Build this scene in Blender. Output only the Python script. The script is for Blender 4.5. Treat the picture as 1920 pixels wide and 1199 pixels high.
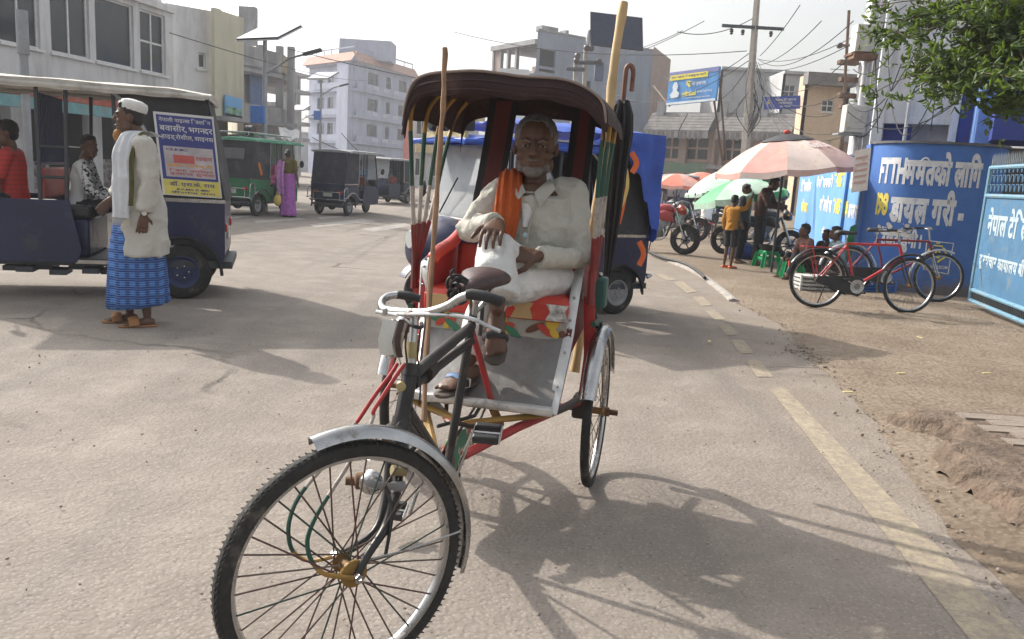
import bpy, bmesh, math, random
from math import sin, cos, pi, radians, sqrt, atan2
from mathutils import Vector as V, Matrix, noise as mnoise
S = bpy.context.scene
COL = S.collection
for o in list(bpy.data.objects): bpy.data.objects.remove(o)
# ---------------------------------------------------------------- camera, sky, sun, exposure
FPX, PITCH, ROLL, CAMH = 1501.14, .17915, .059544, 1.41355
cF = V((0, cos(PITCH), -sin(PITCH))); cU0 = V((0, sin(PITCH), cos(PITCH))); cR0 = V((1, 0, 0))
cR = cR0*cos(ROLL) + cU0*sin(ROLL); cU = cU0*cos(ROLL) - cR0*sin(ROLL)
cam = bpy.data.cameras.new('camera'); camo = bpy.data.objects.new('camera', cam); COL.objects.link(camo)
camo.matrix_world = Matrix(((cR.x, cU.x, -cF.x, 0), (cR.y, cU.y, -cF.y, 0), (cR.z, cU.z, -cF.z, CAMH), (0, 0, 0, 1)))
cam.sensor_fit = 'HORIZONTAL'; cam.sensor_width = 36; cam.lens = 36*FPX/1920; cam.clip_start = .05; cam.clip_end = 3000
S.camera = camo
SUN_AZ, SUN_EL = atan2(.6, -.8), radians(37)          # the sun stands ahead of the camera, to its left
sdir = V((cos(SUN_EL)*cos(SUN_AZ), cos(SUN_EL)*sin(SUN_AZ), sin(SUN_EL)))
W = bpy.data.worlds.new('World'); S.world = W; W.use_nodes = True
nt = W.node_tree; bg = nt.nodes['Background']; sky = nt.nodes.new('ShaderNodeTexSky'); sky.sky_type = 'NISHITA'
sky.sun_disc = False; sky.sun_elevation = SUN_EL; sky.sun_rotation = pi/2 - SUN_AZ
sky.air_density = 1.6; sky.dust_density = 6.0; sky.ozone_density = 2.0; sky.altitude = 50
hs = nt.nodes.new('ShaderNodeHueSaturation'); hs.inputs['Saturation'].default_value = .22
nt.links.new(sky.outputs[0], hs.inputs['Color']); nt.links.new(hs.outputs[0], bg.inputs[0]); bg.inputs[1].default_value = .15
sun = bpy.data.lights.new('sun', 'SUN'); suno = bpy.data.objects.new('sun', sun); COL.objects.link(suno)
sun.energy = 2.9; sun.angle = radians(.8); sun.color = (1, .93, .83)
suno.rotation_euler = (-sdir).to_track_quat('-Z', 'Y').to_euler()
S.view_settings.view_transform = 'Standard'; S.view_settings.look = 'None'; S.view_settings.exposure = 0.8; S.view_settings.gamma = 1
S.cycles.max_bounces = 6; S.cycles.transparent_max_bounces = 8; S.cycles.volume_bounces = 0
S.cycles.use_denoising = True
# ---------------------------------------------------------------- helpers
def ray(px, py): return cF + cR*((px-960)/FPX) - cU*((py-599.5)/FPX)
CO = V((0, 0, CAMH))
def G(px, py, z=0): d = ray(px, py); return CO + d*((z-CAMH)/d.z)       # where the ray through a photo point meets height z
def P(px, py, Y): d = ray(px, py); return CO + d*(Y/d.y)                # ... or distance Y ahead
def rz(a): return Matrix.Rotation(a, 4, 'Z')
def rx(a): return Matrix.Rotation(a, 4, 'X')
def ry(a): return Matrix.Rotation(a, 4, 'Y')
def tr(*a): return Matrix.Translation(V(a[0] if len(a) == 1 else a))
def sc(x, y, z): return Matrix.Diagonal((x, y, z, 1))
rnd = random.Random(7)
MATS = {}
def mat(name, col, rough=.7, metal=0, var=.12, scale=6, bump=0, bscale=40, dirt=0, dcol=(.23, .19, .15), dscale=3, coat=0, spec=.4, trans=0, alpha=1, fn=None, fold=0, fscale=5, streak=0):
    if name in MATS: return MATS[name]
    m = bpy.data.materials.new(name); m.use_nodes = True; n = m.node_tree.nodes; L = m.node_tree.links
    b = n['Principled BSDF']; b.inputs['Roughness'].default_value = rough; b.inputs['Metallic'].default_value = metal
    b.inputs['Specular IOR Level'].default_value = spec; b.inputs['Coat Weight'].default_value = coat
    b.inputs['Transmission Weight'].default_value = trans; b.inputs['Alpha'].default_value = alpha
    tc = n.new('ShaderNodeTexCoord'); vec = tc.outputs['Object']
    def nz(s, det=4, r=.6):
        t = n.new('ShaderNodeTexNoise'); t.inputs['Scale'].default_value = s; t.inputs['Detail'].default_value = det; t.inputs['Roughness'].default_value = r
        L.new(vec, t.inputs['Vector']); return t
    def mix(fac, a, c, mode='MIX'):
        x = n.new('ShaderNodeMix'); x.data_type = 'RGBA'; x.blend_type = mode
        for s, v in ((x.inputs[0], fac), (x.inputs[6], a), (x.inputs[7], c)):
            if hasattr(v, 'is_linked'): L.new(v, s)
            elif isinstance(v, (tuple, list)): s.default_value = (*v[:3], 1)
            else: s.default_value = v
        return x.outputs[2]
    def ramp(v, a, c):
        x = n.new('ShaderNodeMapRange'); x.inputs[1].default_value = a; x.inputs[2].default_value = c; L.new(v, x.inputs[0]); return x.outputs[0]
    m['h'] = 0
    c = col
    if fn: c = fn(n, L, nz, mix, ramp, vec, b)
    if var and not fn:
        c = mix(ramp(nz(scale).outputs[0], .3, .7), tuple(x*(1-var) for x in col), tuple(min(1, x*(1+var)) for x in col))
    if dirt:
        dn = nz(dscale, 8, .7)
        if streak:
            mp = n.new('ShaderNodeMapping'); mp.inputs['Scale'].default_value = (1, 1, streak); L.new(vec, mp.inputs[0]); L.new(mp.outputs[0], dn.inputs['Vector'])
        d = ramp(dn.outputs[0], .62-dirt*.3, .72)
        c = mix(d, c, dcol)
        r_ = n.new('ShaderNodeMapRange'); r_.inputs[3].default_value = rough; r_.inputs[4].default_value = .9; L.new(d, r_.inputs[0]); L.new(r_.outputs[0], b.inputs['Roughness'])
    if hasattr(c, 'is_linked'): L.new(c, b.inputs['Base Color'])
    elif c is not None: b.inputs['Base Color'].default_value = (*c[:3], 1)
    if bump:
        bp = n.new('ShaderNodeBump'); bp.inputs['Strength'].default_value = min(1, bump); bp.inputs['Distance'].default_value = .02 if bump <= 1 else .02*bump
        L.new(nz(bscale, 6).outputs[0], bp.inputs['Height']); L.new(bp.outputs[0], b.inputs['Normal'])
    if fold:   # pressed creases of worn cloth
        t = nz(fscale, 3, .5); t.noise_type = 'RIDGED_MULTIFRACTAL'; t.inputs['Distortion'].default_value = .6
        t2 = nz(fscale*2.7, 4, .55)
        ad = n.new('ShaderNodeMath'); ad.operation = 'MULTIPLY_ADD'; L.new(t2.outputs[0], ad.inputs[0]); ad.inputs[1].default_value = .5; L.new(t.outputs[0], ad.inputs[2])
        bp = n.new('ShaderNodeBump'); bp.inputs['Strength'].default_value = fold; bp.inputs['Distance'].default_value = .06
        L.new(ad.outputs[0], bp.inputs['Height']); L.new(bp.outputs[0], b.inputs['Normal'])
    MATS[name] = m; return m
class MB:
    def __init__(s): s.v = []; s.f = []; s.m = []; s.T = Matrix(); s.mi = 0
    def add(s, vs, fs):
        b = len(s.v); s.v += [s.T @ V(q) for q in vs]; s.f += [tuple(i+b for i in q) for q in fs]; s.m += [s.mi]*len(fs); return s
    def box(s, c, d, M=None):
        x, y, z = d[0]/2, d[1]/2, d[2]/2; c = V(c)
        vs = [V((i*x, j*y, k*z)) for k in (-1, 1) for j in (-1, 1) for i in (-1, 1)]
        vs = [c + (M.to_3x3() @ q if M else q) for q in vs]
        return s.add(vs, [(0, 2, 3, 1), (4, 5, 7, 6), (0, 1, 5, 4), (2, 6, 7, 3), (0, 4, 6, 2), (1, 3, 7, 5)])
    def b2(s, a, c): # box from corner to corner
        return s.box([(a[i]+c[i])/2 for i in range(3)], [abs(c[i]-a[i]) for i in range(3)])
    def loft(s, rings, cap=True, closed=False):   # rings of equal point counts
        n = len(rings[0]); vs = [q for r in rings for q in r]; fs = []; k = len(rings)
        for i in range(k if closed else k-1):
            for j in range(n):
                a, b_ = i*n+j, i*n+(j+1) % n; c, d = ((i+1) % k)*n+(j+1) % n, ((i+1) % k)*n+j
                fs.append((a, b_, c, d))
        if cap and not closed: fs += [tuple(reversed(range(n))), tuple(range((k-1)*n, k*n))]
        return s.add(vs, fs)
    def rings(s, L, n=12, cap=True):              # L: (centre, semi-axis X, semi-axis Y)
        return s.loft([[V(c)+V(X)*cos(2*pi*j/n)+V(Y)*sin(2*pi*j/n) for j in range(n)] for c, X, Y in L], cap)
    def tube(s, pts, r, n=8, cap=True, closed=False, flat=None, up=None, rnd_=False):
        pts = [V(q) for q in pts]; k = len(pts)
        if not isinstance(r, (list, tuple)): r = [r]*k
        r = list(r)
        if rnd_:                                   # rounded ends
            a = (pts[0]-pts[1]).normalized(); b_ = (pts[-1]-pts[-2]).normalized()
            pts = [pts[0]+a*r[0]*.85, pts[0]+a*r[0]*.5] + pts + [pts[-1]+b_*r[-1]*.5, pts[-1]+b_*r[-1]*.85]
            r = [r[0]*.45, r[0]*.85] + r + [r[-1]*.85, r[-1]*.45]; k += 4
        R = []; X = None
        for i in range(k):
            t = (pts[(i+1) % k]-pts[i-1]) if closed else (pts[min(i+1, k-1)]-pts[max(i-1, 0)])
            if t.length < 1e-9: t = V((0, 0, 1))
            t.normalize()
            if X is None:
                h = V(up) if up else (V((0, 0, 1)) if abs(t.z) < .9 else V((0, 1, 0)))
                X = (h - t*h.dot(t)).normalized()
            else:
                X = X - t*X.dot(t); X.normalize()
            Yv = t.cross(X); fx, fy = flat if flat else (1, 1)
            R.append([pts[i]+X*(cos(2*pi*j/n)*r[i]*fx)+Yv*(sin(2*pi*j/n)*r[i]*fy) for j in range(n)])
        return s.loft(R, cap, closed)
    def lathe(s, prof, n=16, M=None, cap=True):   # (radius, z)
        M = M or Matrix()
        return s.loft([[M @ V((r*cos(2*pi*j/n), r*sin(2*pi*j/n), z)) for j in range(n)] for r, z in prof], cap)
    def ell(s, c, r, n=12, m=8, M=None):
        M3 = M.to_3x3() if M else Matrix.Identity(3); c = V(c)
        R = [[c + M3 @ V((r[0]*sin(pi*(i+.15)/(m+.3))*cos(2*pi*j/n), r[1]*sin(pi*(i+.15)/(m+.3))*sin(2*pi*j/n), -r[2]*cos(pi*(i+.15)/(m+.3)))) for j in range(n)] for i in range(m+1)]
        return s.loft(R)
    def torus(s, R, r, M=None, n=40, m=8, prof=None):
        M = M or Matrix(); Rg = []
        for i in range(n):
            a = 2*pi*i/n
            pr = prof if prof else [(r*cos(2*pi*j/m), r*sin(2*pi*j/m)) for j in range(m)]
            Rg.append([M @ V(((R+p)*cos(a), (R+p)*sin(a), q)) for p, q in pr])
        return s.loft(Rg, False, True)
    def prism(s, poly, z0, z1, M=None):           # polygon in xy, extruded in z
        M = M or Matrix(); n = len(poly)
        vs = [M @ V((x, y, z0)) for x, y in poly] + [M @ V((x, y, z1)) for x, y in poly]
        return s.add(vs, [tuple(reversed(range(n))), tuple(range(n, 2*n))] + [(i, (i+1) % n, n+(i+1) % n, n+i) for i in range(n)])
    def grid(s, fn, nu, nv, th=0):                # fn(u,v) sheet, optional thickness along its normal
        vs = [V(fn(i/nu, j/nv)) for j in range(nv+1) for i in range(nu+1)]; w = nu+1
        fs = [(j*w+i, j*w+i+1, (j+1)*w+i+1, (j+1)*w+i) for j in range(nv) for i in range(nu)]
        if th:
            N = [V() for _ in vs]
            for q in fs:
                nn = (vs[q[1]]-vs[q[0]]).cross(vs[q[3]]-vs[q[0]])
                for i in q: N[i] += nn
            n0 = len(vs); vs = vs + [vs[i]-(N[i].normalized() if N[i].length else V((0, 0, 1)))*th for i in range(n0)]
            e = [i for i in range(nu+1)] + [j*w+nu for j in range(1, nv+1)] + [nv*w+i for i in range(nu-1, -1, -1)] + [j*w for j in range(nv-1, 0, -1)]
            fs = fs + [tuple(i+n0 for i in reversed(q)) for q in fs] + [(e[(i+1) % len(e)], e[i], e[i]+n0, e[(i+1) % len(e)]+n0) for i in range(len(e))]
        return s.add(vs, fs)
    def poly(s, pts): return s.add(pts, [tuple(range(len(pts)))])
    def mesh(s, name, mats, smooth=40):
        me = bpy.data.meshes.new(name); me.from_pydata([tuple(q) for q in s.v], [], s.f)
        for m in (mats if isinstance(mats, (list, tuple)) else [mats]): me.materials.append(m)
        if any(s.m): me.polygons.foreach_set('material_index', s.m)
        me.update()
        if smooth:
            me.polygons.foreach_set('use_smooth', [True]*len(me.polygons))
            if smooth < 180: me.set_sharp_from_angle(angle=radians(smooth))
        return me
    def build(s, name, mats, parent=None, smooth=40, bevel=0, label=None, **kw):
        o = bpy.data.objects.new(name, s.mesh(name, mats, smooth)); COL.objects.link(o)
        if parent: o.parent = parent
        if bevel:
            b = o.modifiers.new('bevel', 'BEVEL'); b.width = bevel; b.segments = 2; b.limit_method = 'ANGLE'; b.angle_limit = radians(40)
        if label: o['label'] = label
        return o
def mb(T=None):
    q = MB()
    if T: q.T = T
    return q
def tag(o, label=None, cat=None, group=None, kind=None):
    for k, v in (('label', label), ('category', cat), ('group', group), ('kind', kind)):
        if v: o[k] = v
    return o
def thing(name, label, cat, loc=(0, 0, 0), rot=0, group=None):
    o = bpy.data.objects.new(name, None); COL.objects.link(o); o.location = loc; o.rotation_euler = (0, 0, rot); o.empty_display_size = .1
    return tag(o, label, cat, group)
def copy_tree(o, parent=None):
    c = o.copy(); COL.objects.link(c)
    if parent: c.parent = parent
    for ch in list(o.children): copy_tree(ch, c)
    return c
def blob(m, name, material, parent=None, vox=.012, smooth=3, disp=0, dsize=.12, label=None, crease=0):   # one continuous skin round overlapping solids
    o = m.build(name, material, parent, 0, label=label)
    r_ = o.modifiers.new('skin', 'REMESH'); r_.mode = 'VOXEL'; r_.voxel_size = vox; r_.use_smooth_shade = True
    if smooth: q = o.modifiers.new('smooth', 'SMOOTH'); q.iterations = smooth; q.factor = .5
    if disp:
        tx = bpy.data.textures.get('folds%g' % dsize) or bpy.data.textures.new('folds%g' % dsize, 'CLOUDS'); tx.noise_scale = dsize; tx.noise_depth = 2
        d = o.modifiers.new('folds', 'DISPLACE'); d.texture = tx; d.strength = disp; d.mid_level = .5; d.texture_coords = 'LOCAL'
    if crease:
        tx = bpy.data.textures.get('creases') or bpy.data.textures.new('creases', 'MUSGRAVE'); tx.musgrave_type = 'RIDGED_MULTIFRACTAL'; tx.noise_scale = .16; tx.octaves = 2.5; tx.lacunarity = 2.2; tx.noise_intensity = .6
        d = o.modifiers.new('creases', 'DISPLACE'); d.texture = tx; d.strength = crease; d.mid_level = .25; d.texture_coords = 'LOCAL'
    return o
def arc(c, r, a0, a1, n, ax=0, ay=2): # arc points in the plane of two axes
    out = []
    for i in range(n+1):
        a = a0+(a1-a0)*i/n; q = list(c); q[ax] += r*cos(a); q[ay] += r*sin(a); out.append(V(q))
    return out
def spline(pts, k=6):                  # Catmull-Rom through points
    pts = [V(q) for q in pts]; out = []
    for i in range(len(pts)-1):
        a, b, c, d = pts[max(i-1, 0)], pts[i], pts[i+1], pts[min(i+2, len(pts)-1)]
        for j in range(k):
            t = j/k; out.append(.5*((2*b)+(c-a)*t+(2*a-5*b+4*c-d)*t*t+(3*b-a-3*c+d)*t**3))
    return out+[pts[-1]]
# painted lettering: tokens are glyph strings; a token starting with '~' loses its right stem (half letter); '^' puts the next sign on top of the last
def glyphs(tokens, bold=.03):
    vs, fs, x = [], [], 0
    for t in tokens:
        half = t.startswith('~'); t = t.lstrip('~'); back = t.startswith('^'); t = t.lstrip('^')
        if t == ' ': x += .25; continue
        cu = bpy.data.curves.new('t', 'FONT'); cu.body = t; cu.offset = bold; cu.resolution_u = 3; cu.fill_mode = 'FRONT'
        o = bpy.data.objects.new('t', cu); me = bpy.data.meshes.new_from_object(o)
        q = [V(v.co) for v in me.vertices]; pf = [tuple(p.vertices) for p in me.polygons]
        if q:
            x0, x1 = min(a.x for a in q), max(a.x for a in q)
            if half:
                cut = x1-(x1-x0)*.22; q = [V((min(a.x, cut), a.y, 0)) for a in q]; x1 = cut
            b0 = len(vs); off = (x-(x1-x0)*.9-x0) if back else (x-x0)
            vs += [(a.x+off, a.y) for a in q]; fs += [tuple(i+b0 for i in p) for p in pf]
            if not back: x += x1-x0-(.02 if half else bold*.8)
        bpy.data.objects.remove(o); bpy.data.curves.remove(cu); bpy.data.meshes.remove(me)
    return vs, fs
def lettering(name, tokens, fn, material, parent, bold=.03, cuts=0, th=0):   # fn(u,v) -> 3D, u,v in 0..1 over the writing's box
    vs, fs = glyphs(tokens, bold)
    if not vs: return None
    x0, x1 = min(a for a, _ in vs), max(a for a, _ in vs); y0, y1 = min(b for _, b in vs), max(b for _, b in vs)
    bm = bmesh.new(); bv = [bm.verts.new(((a-x0)/(x1-x0), (b-y0)/(y1-y0), 0)) for a, b in vs]
    for f_ in fs:
        try: bm.faces.new([bv[i] for i in f_])
        except ValueError: pass
    for i in range(1, cuts):
        bmesh.ops.bisect_plane(bm, geom=bm.verts[:]+bm.edges[:]+bm.faces[:], plane_co=(i/cuts, 0, 0), plane_no=(1, 0, 0))
    for v in bm.verts: v.co = fn(v.co.x, v.co.y)
    me = bpy.data.meshes.new(name); bm.to_mesh(me); bm.free(); me.materials.append(material)
    o = bpy.data.objects.new(name, me); COL.objects.link(o); o.parent = parent; return o
def flatbox(p00, p10, p01, off=.004):   # mapping for flat lettering on a board: corners bottom-left, bottom-right, top-left
    p00, p10, p01 = V(p00), V(p10), V(p01); n = (p10-p00).cross(p01-p00).normalized()*off
    return lambda u, v: p00+(p10-p00)*u+(p01-p00)*v+n
# ---------------------------------------------------------------- ground
def inv(o): return (tr(o.location) @ rz(o.rotation_euler.z)).inverted()
def road_fn(n, L, nz, mix, ramp, vec, b):
    sx = n.new('ShaderNodeSeparateXYZ'); L.new(vec, sx.inputs[0])
    c = mix(ramp(nz(.35, 5).outputs[0], .35, .65), (.184, .158, .137), (.236, .205, .178))
    c = mix(ramp(nz(2.2, 8, .7).outputs[0], .45, .75), c, (.288, .257, .224))
    w_ = n.new('ShaderNodeTexNoise'); mp = n.new('ShaderNodeMapping'); mp.inputs['Scale'].default_value = (1.6, .12, 1); mp.inputs['Rotation'].default_value = (0, 0, .3); L.new(vec, mp.inputs[0]); L.new(mp.outputs[0], w_.inputs['Vector']); w_.inputs['Scale'].default_value = 1.0; w_.inputs['Detail'].default_value = 5
    c = mix(ramp(w_.outputs[0], .52, .72), c, (.165, .148, .134))
    c = mix(ramp(nz(.8, 7, .75).outputs[0], .60, .70), c, (.15, .135, .122))
    cr = n.new('ShaderNodeTexVoronoi'); cr.feature = 'DISTANCE_TO_EDGE'; cr.inputs['Scale'].default_value = .55; nw = nz(1.8, 6); mv = n.new('ShaderNodeMix'); mv.data_type = 'VECTOR'; mv.inputs[0].default_value = .25; L.new(vec, mv.inputs[4]); L.new(nw.outputs['Color'], mv.inputs[5]); L.new(mv.outputs[1], cr.inputs['Vector'])
    ck = ramp(cr.outputs['Distance'], .012, .004); gm = n.new('ShaderNodeMath'); gm.operation = 'MULTIPLY'; L.new(ck, gm.inputs[0]); L.new(ramp(nz(.5, 3).outputs[0], .50, .6), gm.inputs[1]); c = mix(gm.outputs[0], c, (.10, .088, .078))
    # browner dust towards the verge
    e = n.new('ShaderNodeMath'); e.operation = 'MULTIPLY_ADD'; L.new(sx.outputs['X'], e.inputs[0]); e.inputs[1].default_value = .30; e.inputs[2].default_value = -.05
    e2 = n.new('ShaderNodeMath'); e2.operation = 'MULTIPLY'; e2.use_clamp = True; L.new(e.outputs[0], e2.inputs[0]); L.new(ramp(nz(1.3, 6).outputs[0], .3, .7), e2.inputs[1])
    c = mix(e2.outputs[0], c, (.215, .172, .132))
    vo = n.new('ShaderNodeTexVoronoi'); vo.inputs['Scale'].default_value = 55; L.new(vec, vo.inputs['Vector'])
    c = mix(ramp(vo.outputs['Distance'], .0, .35), mix(.6, c, (.39, .36, .32)), c)
    v2 = n.new('ShaderNodeTexVoronoi'); v2.inputs['Scale'].default_value = 24; L.new(vec, v2.inputs['Vector'])
    c = mix(ramp(nz(60, 4).outputs[0], .57, .72), c, (.115, .10, .09))
    bp = n.new('ShaderNodeBump'); bp.inputs['Strength'].default_value = .5; bp.inputs['Distance'].default_value = .006
    m1 = n.new('ShaderNodeMath'); m1.operation = 'ADD'; L.new(vo.outputs['Distance'], m1.inputs[0]); L.new(nz(30, 8, .75).outputs[0], m1.inputs[1])
    m2 = n.new('ShaderNodeMath'); m2.operation = 'ADD'; L.new(m1.outputs[0], m2.inputs[0]); L.new(v2.outputs['Distance'], m2.inputs[1])
    L.new(m2.outputs[0], bp.inputs['Height']); L.new(bp.outputs[0], b.inputs['Normal'])
    return c
ROAD = mat('dusty_asphalt', (.23, .2, .18), .92, fn=road_fn, spec=.25)
def dirt_fn(n, L, nz, mix, ramp, vec, b):
    c = mix(ramp(nz(1.1, 7, .65).outputs[0], .35, .65), (.176, .136, .100), (.250, .204, .158))
    c = mix(ramp(nz(14, 8, .75).outputs[0], .48, .7), c, (.13, .10, .075))
    vo = n.new('ShaderNodeTexVoronoi'); vo.inputs['Scale'].default_value = 26; L.new(vec, vo.inputs['Vector'])
    c = mix(ramp(vo.outputs['Distance'], 0, .3), mix(.5, c, (.34, .29, .24)), c)
    bp = n.new('ShaderNodeBump'); bp.inputs['Strength'].default_value = .7; bp.inputs['Distance'].default_value = .014
    m1 = n.new('ShaderNodeMath'); m1.operation = 'ADD'; L.new(vo.outputs['Distance'], m1.inputs[0]); L.new(nz(22, 9, .78).outputs[0], m1.inputs[1])
    L.new(m1.outputs[0], bp.inputs['Height']); L.new(bp.outputs[0], b.inputs['Normal'])
    return c
DIRT = mat('packed_dirt', (.2, .16, .12), .95, fn=dirt_fn, spec=.15)
q = mb(); q.poly([(-900, -60, 0), (900, -60, 0), (900, 1500, 0), (-900, 1500, 0)]); tag(q.build('road', ROAD, smooth=0), kind='structure')
EDGE = [G(*p_) for p_ in ((1200, 470), (1285, 503), (1332, 528), (1378, 567), (1470, 612), (1500, 655), (1570, 722), (1640, 790), (1700, 890), (1790, 1010), (1905, 1120), (1990, 1199))]
EDGE.sort(key=lambda a: -a.y)
EDGE = [V((EDGE[0].x+.3, 60, 0))] + EDGE + [V((EDGE[-1].x+.05, .5, 0))]
def edge_x(y):
    for a, b_ in zip(EDGE, EDGE[1:]):
        if b_.y <= y <= a.y: t = (y-b_.y)/(a.y-b_.y+1e-9); return b_.x+(a.x-b_.x)*t + .05*mnoise.noise(V((y*3, 1, 0)))
    return EDGE[-1].x
def verge(u, v):
    y = .5+59.5*v**2.2; w = 40*u**2.6; x = edge_x(y)+w
    h = min(1, w/.25)*.022 + .022*mnoise.noise(V((x*1.1, y*1.1, 2)))*min(1, w) + .012*mnoise.noise(V((x*5, y*5, 5)))*min(1, w*4)
    return (x, y, .004+max(-.0, h))
q = mb(); q.grid(verge, 70, 150); tag(q.build('dirt_verge', DIRT, smooth=180), kind='structure')
GZ = .025
# raised, broken footpath end
CONC = mat('old_concrete', (.165, .122, .09), .95, var=.3, scale=9, bump=2.5, bscale=16, dirt=.6, dcol=(.085, .06, .045))
KP = [G(*a, .12) for a in ((1640, 752), (1700, 776), (1770, 800), (1750, 838), (1774, 872), (1835, 905), (1925, 962), (2080, 1050), (2300, 1060), (2200, 800), (1925, 769), (1800, 762))]
def sdist(x, y):
    ins = False; d = 9; n_ = len(KP); df = 9
    for i in range(n_):
        a, b_ = KP[i], KP[(i+1) % n_]; ex, ey = b_.x-a.x, b_.y-a.y; t = max(0, min(1, ((x-a.x)*ex+(y-a.y)*ey)/(ex*ex+ey*ey))); dd = sqrt((x-a.x-ex*t)**2+(y-a.y-ey*t)**2)
        if i < 7: df = min(df, dd)
        else: d = min(d, dd)
        if (a.y > y) != (b_.y > y) and x < (b_.x-a.x)*(y-a.y)/(b_.y-a.y)+a.x: ins = not ins
    return df if ins else -min(df, d), d
def kz(x, y):
    f_, bk_ = sdist(x, y); n1 = mnoise.noise(V((x*6, y*6, 1))); n2 = mnoise.noise(V((x*17, y*17, 4))); n3 = abs(mnoise.noise(V((x*11, y*11, 9))))
    e_ = f_+.05*n1+.03*n2; k = max(0, min(1, (e_+.05)/.17)); k = k*k*(3-2*k); rough_ = 1-min(1, max(0, f_-.1)/.15)
    h = (.135+.03*n1*rough_)*k; h *= min(1, bk_/.2+.55) if f_ > 0 else 1
    return h-.022+(.03*n2-.045*n3)*k*rough_
q = mb(); X0, X1, Y0, Y1 = 2.25, 5.6, 2.2, 5.7; q.grid(lambda u, v: (X0+(X1-X0)*u, Y0+(Y1-Y0)*v, kz(X0+(X1-X0)*u, Y0+(Y1-Y0)*v)), 105, 110); kerb = tag(q.build('broken_kerb', CONC, smooth=180), kind='structure')
PAV = mat('footpath_paver', (.24, .20, .165), .9, var=.2, bump=.6, bscale=50, dirt=.5)
q = mb(); q.box((0, 0, 0), (.235, .115, .05)); me_pav = q.mesh('paver', PAV); rr = random.Random(3); k_ = 0
for i in range(0, 14):
    for jj in range(0, 22):
        x, y = 2.9+i*.24+(jj % 2)*.12, 2.6+jj*.12; f_, bk_ = sdist(x, y)
        if f_ > .26 and bk_ > .2 and k_ < 160:
            o = bpy.data.objects.new('paver', me_pav); COL.objects.link(o); o.parent = kerb; o.location = (x, y, max(kz(x, y), .1)-.016+rr.uniform(-.003, .003)); o.rotation_euler = (rr.uniform(-.015, .015), rr.uniform(-.015, .015), rr.uniform(-.02, .02)); k_ += 1
# potholes / broken edge lumps and loose stones
STONE = mat('loose_stone', (.24, .2, .165), .95, var=.4, scale=30, bump=.5)
q = mb(); rr = random.Random(11)
def stones(n, fx, smin, smax):
    for _ in range(n):
        x, y = fx(); s_ = rr.uniform(smin, smax); M = rz(rr.uniform(0, 6)) @ rx(rr.uniform(0, 3))
        q.ell((x, y, s_*.25+.012), (s_, s_*rr.uniform(.6, 1), s_*rr.uniform(.4, .7)), 6, 4, M)
stones(260, lambda: (lambda y: (edge_x(y)+rr.gauss(.05, .12), y))(rr.uniform(2.6, 10.5)), .004, .014)
stones(130, lambda: (lambda a: (a.x+rr.gauss(0, .17), a.y+rr.gauss(0, .22)))(G(1532, 668)), .005, .02)
stones(420, lambda: (rr.uniform(-3.5, 2.2), rr.uniform(1.6, 7)), .003, .008)
stones(220, lambda: (lambda y: (edge_x(y)+rr.uniform(.1, 3.2), y))(rr.uniform(4, 11)), .004, .014)
tag(q.build('loose_stones', STONE, smooth=30), 'loose stones and crumbled asphalt along the road edge', kind='stuff')
# painted lines
def paint_fn(n, L, nz, mix, ramp, vec, b):
    c = mix(ramp(nz(3, 5).outputs[0], .3, .7), (.30, .255, .18), (.37, .32, .235))
    return mix(ramp(nz(15, 9, .88).outputs[0], .43, .56), c, (.225, .19, .158))
PAINT = mat('worn_yellow_paint', (.5, .45, .3), .9, fn=paint_fn, spec=.2)
def wpaint_fn(n, L, nz, mix, ramp, vec, b):
    return mix(ramp(nz(5, 9, .8).outputs[0], .42, .6), (.38, .36, .34), (.24, .215, .19))
WPAINT = mat('worn_white_paint', (.5, .5, .5), .9, fn=wpaint_fn, spec=.2)
def mark(quad, m, name='road_line', n=10):
    c = [G(*a, .004) for a in quad]
    q = mb(); q.grid(lambda u, v: (c[0].lerp(c[1], u)).lerp(c[3].lerp(c[2], u), v)+V((0, 0, .0)), 1, n)
    return tag(q.build(name, m, smooth=0), kind='structure')
mark(((1441, 727), (1472, 727), (1926, 1199), (1818, 1199)), PAINT)
for a in (((1398, 676), (1424, 675), (1450, 707), (1420, 707)), ((1370, 638), (1393, 637), (1414, 662), (1388, 663)), ((1347, 610), (1367, 609), (1388, 628), (1363, 629)), ((1322, 583), (1340, 582), (1361, 599), (1340, 600)), ((1299, 557), (1318, 556), (1335, 573), (1315, 574)), ((1262, 529), (1280, 527), (1307, 547), (1288, 550)), ((1228, 514), (1240, 513), (1268, 525), (1252, 527))): mark(a, PAINT, n=1)
for a in (((478, 414), (560, 409), (575, 412), (480, 419)), ((580, 421), (680, 411), (705, 415), (590, 427)), ((676, 430), (760, 419), (775, 424), (700, 435)), ((596, 408), (636, 405), (650, 407), (600, 411)), ((420, 408), (470, 404), (476, 406), (420, 412))): mark(a, WPAINT, 'crossing_stripe', 1)
# low concrete edging strip with the black hose on it
q = mb(); pts = [G(*a) for a in ((1215, 476), (1262, 494), (1310, 515), (1345, 540), (1376, 566))]
q.tube(spline(pts, 5), .06, 6, flat=(.7, 1.2)); tag(q.build('concrete_edging', mat('edging', (.34, .31, .28), .9, var=.25, bump=.8), smooth=60), 'narrow cracked concrete edging strip where the road meets the dirt', 'kerb')
q = mb(); q.tube([a+V((-.06, .05, .06)) for a in spline([G(*a) for a in ((1212, 474), (1245, 489), (1285, 500), (1312, 514), (1330, 530))], 5)], .025, 8); tag(q.build('rubber_hose', mat('black_rubber', (.03, .03, .03), .6), smooth=60), 'black rubber hose lying along the concrete edging strip', 'hose')
q = mb()
for a in ((1725, 633), (1780, 607), (1330, 640), (1850, 700), (1690, 700), (1590, 735)):
    c = G(*a, .03); q.box(c, (.07, .025, .006), rz(rr.uniform(0, 3)))
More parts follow.
